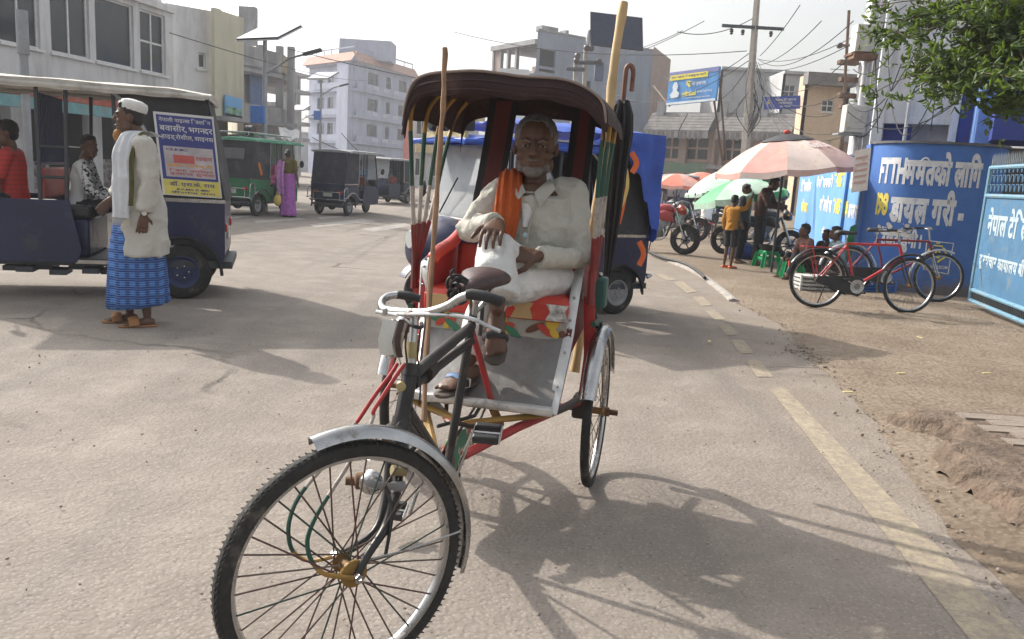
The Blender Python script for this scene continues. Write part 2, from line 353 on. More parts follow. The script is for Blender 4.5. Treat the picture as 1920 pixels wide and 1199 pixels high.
tag(q.build('dry_leaf', mat('dry_leaf', (.5, .42, .2), .8)), 'dry yellow leaves and paper scraps lying on the dirt', kind='stuff')
# ---------------------------------------------------------------- buildings
GLASS = mat('dark_window_glass', (.035, .04, .048), .08, var=.3, scale=.7, spec=.6)
WHITE = mat('white_plaster', (.58, .58, .59), .85, var=.07, scale=1.2, bump=.15, bscale=15, streak=.18, dirt=.5, dcol=(.36, .35, .34), dscale=1.6)
CREAM = mat('cream_plaster', (.50, .475, .37), .85, var=.06, scale=1, bump=.15, streak=.18, dirt=.5, dcol=(.34, .32, .26), dscale=1.5)
GREYC = mat('bare_concrete', (.30, .30, .31), .92, var=.2, scale=1.1, bump=.3, streak=.18, dirt=.55, dcol=(.16, .16, .165), dscale=.7)
BLUEP = mat('pale_blue_plaster', (.34, .37, .48), .85, var=.06, scale=.6, streak=.18, dirt=.5, dcol=(.24, .26, .33), dscale=.9)
FRAME = mat('white_frame', (.6, .6, .6), .5)
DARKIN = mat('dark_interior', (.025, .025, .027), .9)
ROOFT = mat('red_roof_tile', (.40, .24, .19), .85, var=.2, scale=3, bump=.5, bscale=12)
def bricks_fn(s, c1, c2, mo):
    def fn(n, L, nz, mix, ramp, vec, b):
        mp = n.new('ShaderNodeMapping'); mp.inputs['Rotation'].default_value = (pi/2, 0, 0); L.new(vec, mp.inputs[0])
        t = n.new('ShaderNodeTexBrick'); t.inputs['Scale'].default_value = s; t.inputs['Color1'].default_value = (*c1, 1); t.inputs['Color2'].default_value = (*c2, 1); t.inputs['Mortar'].default_value = (*mo, 1); t.inputs['Mortar Size'].default_value = .03
        L.new(mp.outputs[0], t.inputs['Vector']); return mix(ramp(nz(.8, 6).outputs[0], .4, .75), t.outputs[0], mo)
    return fn
BRICK = mat('red_brick', (.3, .2, .16), .9, fn=bricks_fn(4, (.30, .17, .13), (.24, .15, .12), (.30, .27, .25)))
def facade(parent, P0, P1, z0, z1, holes, m, th=.25, name='wall'):
    I = inv(parent); P0 = V((P0[0], P0[1], 0)); P1 = V((P1[0], P1[1], 0)); d = (P1-P0); Lw = d.length; d.normalize(); nrm = d.cross(V((0, 0, 1)))
    F_ = lambda s_, z, dep=0: P0+d*s_+V((0, 0, z))-nrm*dep
    ss = sorted({0, Lw, *[h[0] for h in holes], *[h[1] for h in holes]}); zs = sorted({z0, z1, *[h[2] for h in holes], *[h[3] for h in holes]})
    q = mb(I)
    for a, b_ in zip(ss, ss[1:]):
        for c, e in zip(zs, zs[1:]):
            if any(h[0] <= (a+b_)/2 <= h[1] and h[2] <= (c+e)/2 <= h[3] for h in holes): continue
            q.add([F_(a, c), F_(b_, c), F_(b_, e), F_(a, e)], [(0, 1, 2, 3)])
    for h in holes:
        a, b_, c, e = h[:4]
        q.add([F_(a, c), F_(b_, c), F_(b_, e), F_(a, e), F_(a, c, th), F_(b_, c, th), F_(b_, e, th), F_(a, e, th)], [(0, 4, 5, 1), (1, 5, 6, 2), (2, 6, 7, 3), (3, 7, 4, 0)])
    o = q.build(name, m, parent, 0)
    return F_, I, Lw
def window(parent, F_, I, a, b_, c, e, nx=2, nz_=1, fr=FRAME, gl=GLASS, dep=.1, fw=.05, sill=True):
    q = mb(I)
    def bar(s0, s1, za, zb, d0, d1):
        q.add([F_(s0, za, d0), F_(s1, za, d0), F_(s1, zb, d0), F_(s0, zb, d0), F_(s0, za, d1), F_(s1, za, d1), F_(s1, zb, d1), F_(s0, zb, d1)], [(0, 1, 2, 3), (4, 7, 6, 5), (0, 4, 5, 1), (1, 5, 6, 2), (2, 6, 7, 3), (3, 7, 4, 0)])
    for i in range(nx+1):
        s_ = a+(b_-a-fw)*i/nx; bar(s_, s_+fw, c, e, dep-.03, dep+.03)
    for j in range(nz_+1):
        z = c+(e-c-fw)*j/nz_; bar(a, b_, z, z+fw, dep-.026, dep+.026)
    if sill: bar(a-.06, b_+.06, c-.07, c-.004, -.08, .05)
    w = q.build('window', fr, parent, 0)
    for i in range(nx):
        for j in range(nz_):
            q = mb(I); s0 = a+(b_-a)*i/nx; s1 = a+(b_-a)*(i+1)/nx; za = c+(e-c)*j/nz_; zb = c+(e-c)*(j+1)/nz_
            q.add([F_(s0, za, dep), F_(s1, za, dep), F_(s1, zb, dep), F_(s0, zb, dep)], [(0, 1, 2, 3)]); q.build('pane', gl, w, 0)
    return w
def wbox(parent, name, m, P0, P1, z0, z1, d0, d1, bevel=0, s0=None, s1=None): # box along a facade line, d measured inwards
    I = inv(parent); P0 = V((P0[0], P0[1], 0)); P1 = V((P1[0], P1[1], 0)); d = (P1-P0).normalized(); L_ = (P1-P0).length; nrm = d.cross(V((0, 0, 1)))
    a = 0 if s0 is None else s0; b_ = L_ if s1 is None else s1
    q = mb(I); c = [P0+d*s_-nrm*dd for s_, dd in ((a, d0), (b_, d0), (b_, d1), (a, d1))]
    q.add([p_+V((0, 0, z0)) for p_ in c]+[p_+V((0, 0, z1)) for p_ in c], [(3, 2, 1, 0), (4, 5, 6, 7), (0, 1, 5, 4), (1, 2, 6, 5), (2, 3, 7, 6), (3, 0, 4, 7)])
    return q.build(name, m, parent, 0, bevel)
def zat(px, py, Y): return P(px, py, Y).z
def xy(px, Y, py=200): p_ = P(px, py, Y); return (p_.x, p_.y)
# -- long white building on the left with ribbon windows
A, B = (-12.6, 13.0), (-10.3, 24.2)
b1 = thing('shop_building', 'long white building with dark ribbon windows behind the parked blue vehicle', 'building', (-11.5, 18.5, 0))
dAB = V((B[0]-A[0], B[1]-A[1])); LAB = dAB.length
def sat(px):   # distance along A-B where the ray through px crosses
    d = ray(px, 120); t = (A[0]*dAB.y-A[1]*dAB.x)/(d.x*dAB.y-d.y*dAB.x); return (V((d.x*t-A[0], d.y*t-A[1]))).length*(1 if d.y*t > A[1] else -1)
wn = [(sat(a), sat(b_), 3.62, 5.25, nx) for a, b_, nx in ((2, 78, 2), (98, 170, 2), (181, 252, 1), (264, 311, 2))]
wn = [(max(.1, a), b_, c, e, nx) for a, b_, c, e, nx in wn]
F_, I_, _ = facade(b1, A, B, 2.75, 5.6, [w[:4] for w in wn], WHITE)
for a, b_, c, e, nx in wn:
    window(b1, F_, I_, a, b_, c, e, nx, 2 if nx == 2 and a > 8 else 1)
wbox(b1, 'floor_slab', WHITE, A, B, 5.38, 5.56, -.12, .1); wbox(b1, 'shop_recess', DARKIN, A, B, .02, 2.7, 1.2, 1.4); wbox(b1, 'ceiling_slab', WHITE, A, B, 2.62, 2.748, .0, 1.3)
wbox(b1, 'teal_awning', mat('teal_canvas', (.16, .32, .34), .8, var=.2, dirt=.4), A, B, 2.2, 2.45, -.9, -.82, s0=1.5, s1=9.8)
wbox(b1, 'awning_valance', mat('red_canvas', (.36, .09, .06), .8, var=.2, dirt=.3), A, B, 2.46, 2.66, -.9, -.80, s0=1.5, s1=9.8)
AW = mat('awning_top', (.35, .36, .36), .8)
for i in range(5): wbox(b1, 'column', WHITE, A, B, 0, 2.6, .3, .6, s0=.6+i*2.6, s1=.95+i*2.6)
SHELF = mat('shop_goods', (.22, .2, .2), .8, var=.9, scale=7)
for i in range(9): wbox(b1, 'goods_shelf', SHELF, A, B, .0, .7+.9*rnd.random(), .9, 1.19, s0=.3+i*1.25, s1=1.3+i*1.25)
C, D = (xy(313, 24.3)), (xy(398, 25.2))
F_, I_, _ = facade(b1, C, D, 2.6, 5.7, [(1.18-.25, 1.18-.02, 4.0, 4.45)], WHITE, name='side_wall'); window(b1, F_, I_, .93, 1.16, 4.0, 4.45, 1, 1)
wbox(b1, 'upper_roof', WHITE, A, (B[0]-.4, B[1]), 5.6, 5.75, -.1, 2)
# cream stair tower
b2 = thing('stair_tower', 'tall cream plastered stair tower beside the white building', 'building', (*xy(425, 25.2), 0))
C, D = xy(397, 24.9), xy(457, 26.4)
F_, I_, Lw = facade(b2, C, D, 2.6, 5.75, [], CREAM); wbox(b2, 'pilaster', CREAM, C, D, 2.6, 5.75, -.12, 0, s0=0, s1=.33)
wbox(b2, 'back_wall', CREAM, D, (D[0]-2.6, D[1]+5), 2.2, 5.74, 0, .2)
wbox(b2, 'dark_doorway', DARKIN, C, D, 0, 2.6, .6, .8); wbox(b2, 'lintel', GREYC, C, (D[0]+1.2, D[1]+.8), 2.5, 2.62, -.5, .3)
bl = thing('picture_board', 'small blue and green picture board on the cream tower', 'sign', (*xy(432, 25.6), 0))
dd = (V((D[0]-C[0], D[1]-C[1], 0))).normalized(); nn = dd.cross(V((0, 0, 1)))
a0 = P(416, 215, 25.3)+nn*.12; a1 = P(448, 222, 25.9)+nn*.12; a2 = P(416, 178, 25.3)+nn*.12
def board(parent, name, a0, a1, a2, m, th=.05):
    q = mb(inv(parent)); n_ = (a1-a0).cross(a2-a0).normalized(); c = [a0, a1, a1+(a2-a0), a2]
    q.add([p_ for p_ in c]+[p_-n_*th for p_ in c], [(0, 1, 2, 3), (7, 6, 5, 4), (0, 4, 5, 1), (1, 5, 6, 2), (2, 6, 7, 3), (3, 7, 4, 0)]); return q.build(name, m, parent, 0)
def strip(parent, name, a0, a1, a2, u0, u1, v0, v1, m, off=.012):
    n_ = (a1-a0).cross(a2-a0).normalized()*off; q = mb(inv(parent))
    q.add([a0+(a1-a0)*u+(a2-a0)*v+n_ for u, v in ((u0, v0), (u1, v0), (u1, v1), (u0, v1))], [(0, 1, 2, 3)]); return q.build(name, m, parent, 0)
def flat(name, c, r=.6): return mat(name, c, r, var=.08, scale=4)
board(bl, 'panel', a0, a1, a2, flat('sign_sky_blue', (.16, .36, .60)))
strip(bl, 'picture_hills', a0, a1, a2, .04, .96, .08, .45, mat('sign_hills', (.2, .34, .25), .6, var=.7, scale=5)); strip(bl, 'lower_band', a0, a1, a2, 0, 1, 0, .08, DARKIN)
# weathered concrete building with balconies
b3 = thing('balcony_building', 'weathered grey concrete building with curved balconies and open storey', 'building', (*xy(505, 48), 0))
pl = [xy(457, 44), xy(528, 47), xy(548, 50), xy(554, 56)]
zs = lambda py: zat(490, py, 45.5)
for z0, z1, nm in ((zs(132), zs(92), 'parapet'), (zs(228), zs(198), 'balcony_wall'), (zs(133), zs(129), 'floor_slab')):
    for a, b_ in zip(pl, pl[1:]): wbox(b3, nm, GREYC, a, b_, z0, z1, 0, .2)
for a, b_ in zip(pl, pl[1:]):
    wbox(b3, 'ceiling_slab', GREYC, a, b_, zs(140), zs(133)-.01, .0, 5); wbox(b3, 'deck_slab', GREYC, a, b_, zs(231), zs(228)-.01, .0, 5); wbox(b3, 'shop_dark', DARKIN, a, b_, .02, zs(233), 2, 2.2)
wbox(b3, 'inner_wall', GREYC, pl[0], pl[1], zs(228), zs(140), 1.2, 1.4, s0=0, s1=2.3)
wbox(b3, 'blue_panel', mat('blue_panel', (.10, .17, .33), .7, dirt=.3), pl[0], pl[1], zs(228), zs(140), .8, .9, s0=1.55, s1=2.6)
wbox(b3, 'painted_panel', mat('yellow_panel', (.42, .36, .25), .8, var=.3, dirt=.4), pl[1], pl[2], zs(128), zs(96), -.06, 0)
for i, px in enumerate((458, 487, 524, 545)): p_ = xy(px, 47.5); q = mb(inv(b3)); q.box((p_[0], p_[1], 3.9), (.35, .35, 7.8)); q.build('column', GREYC, b3, 0)
q = mb(inv(b3)); p_ = P(516, 83, 48); q.box((P(462, 60, 46).x, 46.3, 8.6), (.9, .5, 2.0)); q.build('roof_post', GREYC, b3, 0)
aw = mb(inv(b3)); c = [P(521, 236, 44), P(562, 248, 44), P(560, 262, 42.5), P(528, 262, 42.5)]; aw.grid(lambda u, v: c[0].lerp(c[1], u).lerp(c[3].lerp(c[2], u), v)+V((0, 0, .08*sin(u*9))), 10, 3, .02); aw.build('canvas_awning', mat('old_awning', (.5, .5, .5), .8, dirt=.4), b3)
# unfinished frame building
b4 = thing('unfinished_building', 'bare concrete frame building standing between the grey and blue houses', 'building', (*xy(565, 80), 0))
p0, p1 = xy(538, 78), xy(582, 82)
for py in (140, 172, 200, 232, 262): wbox(b4, 'floor_slab', GREYC, p0, p1, zat(560, py, 80)-.18, zat(560, py, 80)+.18, 0, 4)
for i in range(5): wbox(b4, 'column', GREYC, p0, p1, 0, zat(560, 140, 80), .1, .5, s0=.1+i*.52, s1=.45+i*.52)
wbox(b4, 'infill_wall', GREYC, p0, p1, 0, zat(560, 196, 80), 1.0, 1.2); wbox(b4, 'back_wall', GREYC, p0, p1, 0, zat(560, 200, 80), 3, 3.2)
# pale blue four-storey house
b5 = thing('apartment_house', 'pale blue four storey apartment house with red tiled roof edge', 'building', (*xy(663, 100), 0))
pa, pb, pc = xy(579, 108), xy(663, 100), xy(772, 114)
zz = [.0, 4.15, 7.3, 10.45, 13.6]
for (a, b_, side) in ((pa, pb, 0), (pb, pc, 1)):
    Lw = (V(b_)-V(a)).length; holes = []
    for k in range(4):
        for s_, w_, h0, h1 in (((.28, .16, .9, 2.3), (.50, .13, .9, 2.3), (.86, .22, .8, 2.5)) if side == 0 else ((.30, .17, .9, 2.4), (.56, .08, .5, 2.4), (.82, .15, .9, 2.4))):
            holes.append((Lw*(s_-w_/2), Lw*(s_+w_/2), zz[k]+h0, zz[k]+h1))
    F_, I_, _ = facade(b5, a, b_, 0, 13.6, holes, BLUEP, .3)
    for h in holes: window(b5, F_, I_, *h[:4], 2, 1, fr=mat('dark_frame', (.1, .1, .14), .6), dep=.2, fw=.07)
    for k in range(1, 5):
        wbox(b5, 'floor_ledge', BLUEP, a, b_, zz[k]-.2, zz[k]+.1, -.5, .05)
        if k < 4:
            if side == 1 or k < 4: wbox(b5, 'balcony_wall', BLUEP, a, b_, zz[k]+.1, zz[k]+.85, -.55, -.42, s0=Lw*(.0 if side else .18), s1=Lw*(.97 if side else .72))
    for k in range(1, 4):
        for j in range(26 if side else 12):
            s_ = Lw*(.24+.5*j/26) if side else Lw*(.2+.5*j/12)
            if side and (j % 9 < 5): wbox(b5, 'baluster', mat('white_baluster', (.62, .63, .7), .8), a, b_, zz[k]+.3, zz[k]+.75, -.60, -.56, s0=s_, s1=s_+.12)
    I2 = inv(b5); q = mb(I2); A3, B3 = V((*a, 13.65)), V((*b_, 13.65)); d = (B3-A3).normalized(); nn = d.cross(V((0, 0, 1)))
    A3 -= d*.5; B3 += d*.5
    q.add([A3+nn*.8, B3+nn*.8, B3+V((0, 0, 1.15)), A3+V((0, 0, 1.15)), A3-nn*.2, B3-nn*.2], [(0, 1, 2, 3), (0, 4, 5, 1)]); q.build('tiled_roof_edge', ROOFT, b5, 0)
    wbox(b5, 'roof_rail', BLUEP, a, b_, 15.3, 15.45, .0, .1)
    for j in range(7): wbox(b5, 'rail_post', BLUEP, a, b_, 14.7, 15.3, 0, .1, s0=Lw*j/6-.05, s1=Lw*j/6+.05)
q = mb(inv(b5)); p_ = P(690, 113, 106); q.box((p_.x, p_.y, 15.6), (6.5, 4, 2.4)); q.build('roof_room', BLUEP, b5, 0)
wbox(b5, 'corner_pier', BLUEP, pa, pb, 0, 13.5, -.7, .0, s0=(V(pb)-V(pa)).length*.74, s1=(V(pb)-V(pa)).length*.98-.01)
# yellow building with pink sign
b6 = thing('yellow_building', 'yellow and white balcony building behind the canopy posts', 'building', (*xy(790, 60), 0))
p0, p1 = xy(772, 60), xy(900, 66); YEL = mat('yellow_plaster', (.58, .47, .26), .85, dirt=.2)
F_, I_, Lw = facade(b6, p0, p1, 0, 6.6, [(.6+i*1.7, 1.7+i*1.7, z, z+1.3) for i in range(3) for z in (.9, 3.9)], WHITE)
for i in range(3):
    for z in (.9, 3.9): window(b6, F_, I_, .6+i*1.7, 1.7+i*1.7, z, z+1.3)
for z in (2.6, 5.4): wbox(b6, 'balcony_wall', YEL, p0, p1, z, z+.9, -.6, -.5)
ps = thing('vertical_sign', 'tall narrow pink signboard on the yellow building corner', 'sign', (*xy(762, 59), 0))
board(ps, 'panel', P(756, 322, 58), P(771, 322, 58), P(756, 214, 58), flat('sign_pink', (.62, .22, .2)), .3)
# grey-blue block, partly brick and unfinished
b7 = thing('concrete_block', 'tall grey blue rendered block with unfinished brick top storey', 'building', (*xy(1100, 64), 0))
RENDER = mat('grey_blue_render', (.25, .285, .35), .9, var=.12, scale=.5, bump=.2, streak=.18, dirt=.5, dcol=(.18, .20, .24), dscale=.8)
p0, p1, p2, p3 = xy(918, 67), xy(1000, 62), xy(1216, 68.4), xy(1250, 75)
T_ = 11.95
holes = [(.35, 3.0, 9.6, 11.0)]
F_, I_, Lw = facade(b7, p0, p1, 0, 8.9, [], RENDER); wbox(b7, 'roof_slab', GREYC, p0, p1, 11.0, 11.35, -.2, 5); wbox(b7, 'floor_slab', GREYC, p0, p1, 8.9, 9.1, -.1, 5)
wbox(b7, 'brick_infill', BRICK, p0, p1, 9.1, 11.0, .1, .3, s0=0, s1=1.0)
for s_ in (.0, 1.05, 2.1, 3.25): wbox(b7, 'column', GREYC, p0, p1, 9.1, 11.0, .0, .28, s0=s_, s1=s_+.22)
wbox(b7, 'brick_parapet', BRICK, p0, p1, 9.1, 9.6, .12, .3, s0=1.1, s1=3.2); wbox(b7, 'back_wall', BRICK, p0, p1, 9.1, 10.3, 4, 4.2)
hol = [(.3, 1.75, 9.0, 10.7), (4.65, 5.3, 7.6, 8.9), (6.9, 7.2, 5.6, 6.0), (4.0, 4.6, 2.9, 4.0)]
F_, I_, Lw = facade(b7, p1, p2, 0, T_, hol, RENDER)
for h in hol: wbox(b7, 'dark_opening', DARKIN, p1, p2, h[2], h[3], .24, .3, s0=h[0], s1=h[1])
for z in (2.4, 4.7, 7.0, 9.3): wbox(b7, 'band_course', RENDER, p1, p2, z, z+.2, -.03, 0)
wbox(b7, 'coping', GREYC, p1, p2, T_, T_+.15, -.06, .25); wbox(b7, 'roof_tank', GREYC, p1, p2, T_+.15, T_+.55, .5, 1.3, s0=.7, s1=2.2); wbox(b7, 'roof_tank', GREYC, p1, p2, T_+.15, T_+.5, .5, 1.3, s0=2.9, s1=3.2)
F_, I_, _ = facade(b7, p2, p3, 0, T_+.4, [], BRICK, name='brick_wall')
for z in (3, 6, 9): wbox(b7, 'floor_slab', GREYC, p2, p3, z, z+.3, -.03, .1)
bb = thing('cloth_banner', 'long white printed banner hung on the unfinished block', 'sign', (*xy(965, 63), 0)); board(bb, 'panel', P(935, 139, 61), P(992, 142, 61), P(935, 128, 61), flat('banner_white', (.6, .62, .64)))
# low brick and tile building across the middle right
b8 = thing('market_building', 'long low brick building with sloping grey tile eaves and paired windows', 'building', (*xy(1400, 53), 0))
p0, p1 = xy(1222, 58), xy(1625, 50); dL = V(p1)-V(p0); Lw = dL.length
def s8(px):
    d = ray(px, 260); t = (p0[0]*dL.y-p0[1]*dL.x)/(d.x*dL.y-d.y*dL.x); return (V((d.x*t-p0[0], d.y*t-p0[1]))).length
PINK = mat('pinkish_plaster', (.40, .29, .24), .9, var=.15, dirt=.3)
ws = [(s8(a), s8(b_)) for a, b_ in ((1241, 1276), (1283, 1330), (1352, 1395), (1425, 1462), (1470, 1512), (1530, 1570))]
zb, zt = 3.05, 4.75
F_, I_, _ = facade(b8, p0, p1, 0, 5.0, [(a, b_, zb, zt) for a, b_ in ws]+[(a-.2, b_+.2, .05, 2.1) for a, b_ in ws], PINK, .5)
for a, b_ in ws:
    window(b8, F_, I_, a, b_, zb, zt, 2, 2, fr=mat('pink_frame', (.5, .37, .3), .8), dep=.25, fw=.12)
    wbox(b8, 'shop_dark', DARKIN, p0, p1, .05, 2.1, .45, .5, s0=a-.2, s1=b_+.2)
for px in (1225, 1278, 1340, 1346, 1404, 1415, 1465, 1520, 1580): wbox(b8, 'brick_pier', BRICK, p0, p1, 0, 5.0, -.35, -.003, s0=s8(px), s1=s8(px)+.55)
wbox(b8, 'ledge', GREYC, p0, p1, 2.55, 2.8, -.5, -.0)
TILE = mat('grey_roof_tile', (.17, .16, .155), .9, var=.3, scale=3, bump=.4)
I2 = inv(b8); d = V((dL.x, dL.y, 0)).normalized(); nn = d.cross(V((0, 0, 1)))
for k, (a, b_) in enumerate(((1218, 1283), (1285, 1338), (1352, 1402), (1420, 1492), (1515, 1600))):
    s0, s1 = s8(a), s8(b_)
    for r_ in range(6):
        q = mb(I2); z0 = 4.95+r_*.2; o0 = 1.1-r_*.2; base = V((*p0, 0))
        c = [base+d*s_+nn*o_+V((0, 0, z)) for s_, o_, z in ((s0, o0, z0), (s1, o0, z0), (s1, o0-.24, z0+.21), (s0, o0-.24, z0+.21))]
        q.add(c+[p_+V((0, 0, .07)) for p_ in c], [(3, 2, 1, 0), (4, 5, 6, 7), (0, 1, 5, 4), (1, 2, 6, 5), (2, 3, 7, 6), (3, 0, 4, 7)]); q.build('tile_course', TILE, b8, 0)
    wbox(b8, 'eave_board', GREYC, p0, p1, 4.5, 4.95, -1.12, -1.05, s0=s0, s1=s1)
    n_ = int((s1-s0)/.35)
    for j in range(n_): wbox(b8, 'eave_slat', TILE, p0, p1, 4.42, 4.93, -1.16, -1.122, s0=s0+j*.35, s1=s0+j*.35+.2)
wbox(b8, 'roof_wall', GREYC, p0, p1, 5.0, 6.3, .3, .6)
for px in (1228, 1345, 1378, 1420, 1500): wbox(b8, 'roof_pier', GREYC, p0, p1, 5.0, 7.0, -.1, .25, s0=s8(px), s1=s8(px)+.5)
gs = thing('green_shop_sign', 'long faded green shop signboard under the brick windows', 'sign', (*xy(1285, 56), 0))
a0, a1, a2 = P(1238, 322, 55.5), P(1322, 326, 54), P(1240, 304, 55.5); board(gs, 'panel', a0, a1, a2, mat('sign_green', (.10, .17, .12), .8, dirt=.4)); lettering('lettering', ['न', 'या', ' ', 'ज', 'न', 'ता', ' ', 'ट्र', 'े'][:6], flatbox(a0+(a1-a0)*.2+(a2-a0)*.25, a0+(a1-a0)*.85+(a2-a0)*.25, a0+(a1-a0)*.2+(a2-a0)*.8, .02), flat('letter_pale', (.4, .45, .4)), gs)
# buildings behind it
def block(name, label, px0, px1, pytop, Y, m, depth=6, Y1=None, wins=(), roof=True):
    b = thing(name, label, 'building', (*xy((px0+px1)/2, Y), 0)); p0, p1 = xy(px0, Y), xy(px1, Y1 or Y); z1 = zat((px0+px1)/2, pytop, Y)
    Lw = (V(p1)-V(p0)).length; hs = [(u0*Lw, u1*Lw, zat((px0+px1)/2, yb, Y), zat((px0+px1)/2, yt, Y)) for u0, u1, yt, yb in wins]
    F_, I_, _ = facade(b, p0, p1, 0, z1, hs, m)
    for h in hs: window(b, F_, I_, *h, 2, 2)
    wbox(b, 'roof_slab', m, p0, p1, z1, z1+.2, -.25, depth)
    n_ = (V((p1[0]-p0[0], p1[1]-p0[1], 0))).normalized().cross(V((0, 0, 1)))
    wbox(b, 'side_wall', m, (p0[0]-n_.x*depth, p0[1]-n_.y*depth), (p0[0], p0[1]), 0, z1-.01, 0, .2); wbox(b, 'side_wall', m, (p1[0], p1[1]), (p1[0]-n_.x*depth, p1[1]-n_.y*depth), 0, z1-.01, 0, .2)
    return b
PALEC = mat('pale_concrete', (.42, .42, .43), .9, var=.15, scale=.7, streak=.18, dirt=.3, dcol=(.27, .27, .27))
block('grey_house', 'plain pale concrete house behind the market roof', 1345, 1470, 134, 62, PALEC, wins=((.78, .98, 160, 190),))
block('corner_house', 'pale concrete corner house with one window behind the blue shop sign', 1462, 1512, 140, 58, PALEC, wins=((.1, .5, 160, 185),))
b = block('beige_house', 'beige house with tiled eave and grey window near the rusty pole', 1505, 1590, 150, 46, mat('beige_plaster', (.55, .42, .3), .9, dirt=.25), wins=((.42, .68, 187, 210),), depth=1)
wbox(b, 'tiled_eave', TILE, xy(1500, 46), xy(1590, 46), zat(1545, 163, 46), zat(1545, 140, 46), -.8, -.0); wbox(b, 'rail', GREYC, xy(1545, 46), xy(1580, 46), zat(1545, 140, 46)+.25, zat(1545, 130, 46), -.3, -.2)
block('distant_house', 'distant grey house filling the gap behind the parked three wheelers', 700, 790, 290, 130, PALEC, Y1=130)
block('distant_shop', 'distant low shop row behind the umbrellas', 1225, 1345, 318, 64, mat('shop_wall', (.3, .29, .27), .9), Y1=60)
block('far_left_house', 'distant concrete house low behind the green three wheeler', 540, 600, 250, 115, PALEC, Y1=118)
# -- white and blue office building on the right
b9 = thing('office_building', 'white office building with blue columns behind the blue compound wall', 'building', (*xy(1750, 16), 0))
OW = mat('office_white', (.60, .61, .64), .85, var=.06, scale=1, bump=.1, streak=.18, dirt=.5, dcol=(.36, .36, .37), dscale=2)
OB = mat('office_blue', (.025, .045, .22), .7, var=.15, scale=2, dirt=.1); OLB = mat('office_light_blue', (.14, .26, .58), .75, var=.15, dirt=.15)
Yb = 16.5
pL, pR = xy(1640, Yb), xy(1960, Yb-1.2); zb = zat(1720, 224, Yb)
F_, I_, Lw = facade(b9, pL, pR, zb, 11, [(3.2, 4.4, zb+2.6, zb+4.2)], OW); window(b9, F_, I_, 3.2, 4.4, zb+2.6, zb+4.2)
wbox(b9, 'soffit', OW, pL, pR, zb-.12, zb-.003, .0, 1.5)
wbox(b9, 'left_return', OW, (pL[0]+3.8, pL[1]+7), pL, 0.3, 11, 0, .2)
def s9(px):
    d = ray(px, 230); e = V(pR)-V(pL); t = (pL[0]*e.y-pL[1]*e.x)/(d.x*e.y-d.y*e.x); return (V((d.x*t-pL[0], d.y*t-pL[1]))).length
wbox(b9, 'blue_column', OB, pL, pR, 0, zb-.125, .25, .7, s0=s9(1656), s1=s9(1712)); wbox(b9, 'ground_floor_wall', OW, pL, pR, 0, zb-.125, .5, .8, s0=s9(1712), s1=s9(1782))
wbox(b9, 'white_pilaster', OW, pL, pR, 0, zb+.55, -.1, .3, s0=s9(1781), s1=s9(1796)); wbox(b9, 'blue_wall', OB, pL, pR, 0, zb+.55, -.05, .4, s0=s9(1797), s1=s9(1822))
wbox(b9, 'light_blue_column', OLB, pL, pR, 0, zb+.75, -1.3, -.06, s0=s9(1822), s1=s9(1852)); wbox(b9, 'porch_fascia', OB, pL, pR, zb-.5, zb+.75, -1.9, -.3, s0=s9(1845), s1=Lw+3)
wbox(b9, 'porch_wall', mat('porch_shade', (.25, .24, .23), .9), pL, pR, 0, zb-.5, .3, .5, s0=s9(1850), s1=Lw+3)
PIPE = mat('plastic_pipe', (.5, .5, .5), .5, dirt=.2)
for px, r_ in ((1613, .05), (1622, .035), (1632, .06), (1704, .035)):
    a = xy(px, Yb-.35); q = mb(inv(b9)); q.tube([(a[0], a[1], .3), (a[0], a[1], 10)], r_, 10); q.build('drain_pipe', PIPE, b9)
a = xy(1606, 18.5); wbox(b9, 'corner_wall', OW, xy(1600, 18.6), xy(1645, 17.2), .3, 11, 0, .3)
ac = thing('electric_box', 'grey metal electric meter box fixed beside the pipes above the umbrella', 'box', (*xy(1601, 16), 0)); q = mb(inv(ac)); p_ = P(1601, 224, 16); q.box(p_, (.42, .25, .52)); q.build('case', mat('box_grey', (.52, .51, .47), .6, dirt=.3), ac, bevel=.02); q = mb(inv(ac)); q.box(p_+V((0, -.13, .02)), (.32, .02, .40)); q.box(p_+V((.02, -.145, .0)), (.1, .02, .14)); q.build('door', mat('box_grey', (.5, .5, .5)), ac, bevel=.008)
q = mb(inv(ac)); q.box(p_+V((0, .05, -.29)), (.6, .3, .03)); q.build('bracket', GREYC, ac)
a2_ = thing('air_conditioner', 'dusty air conditioner unit hung on a bracket beside the white building corner', 'air conditioner', (*xy(1618, 16), 0)); q = mb(inv(a2_)); p_ = P(1618, 74, 16); q.box(p_, (.36, .3, .5)); q.build('case', mat('box_grey', (.5, .5, .5)), a2_, bevel=.015); q = mb(inv(a2_)); q.box(p_+V((0, 0, -.3)), (.5, .4, .04)); q.box(p_+V((0, -.1, -.34)), (.45, .3, .1)); q.build('bracket', mat('rust', (.16, .09, .06), .9, var=.4), a2_)
q = mb(inv(a2_)); q.torus(.13, .012, tr(p_+V((0, -.155, .02))) @ rx(pi/2), 24, 6); q.build('fan_guard', PIPE, a2_)
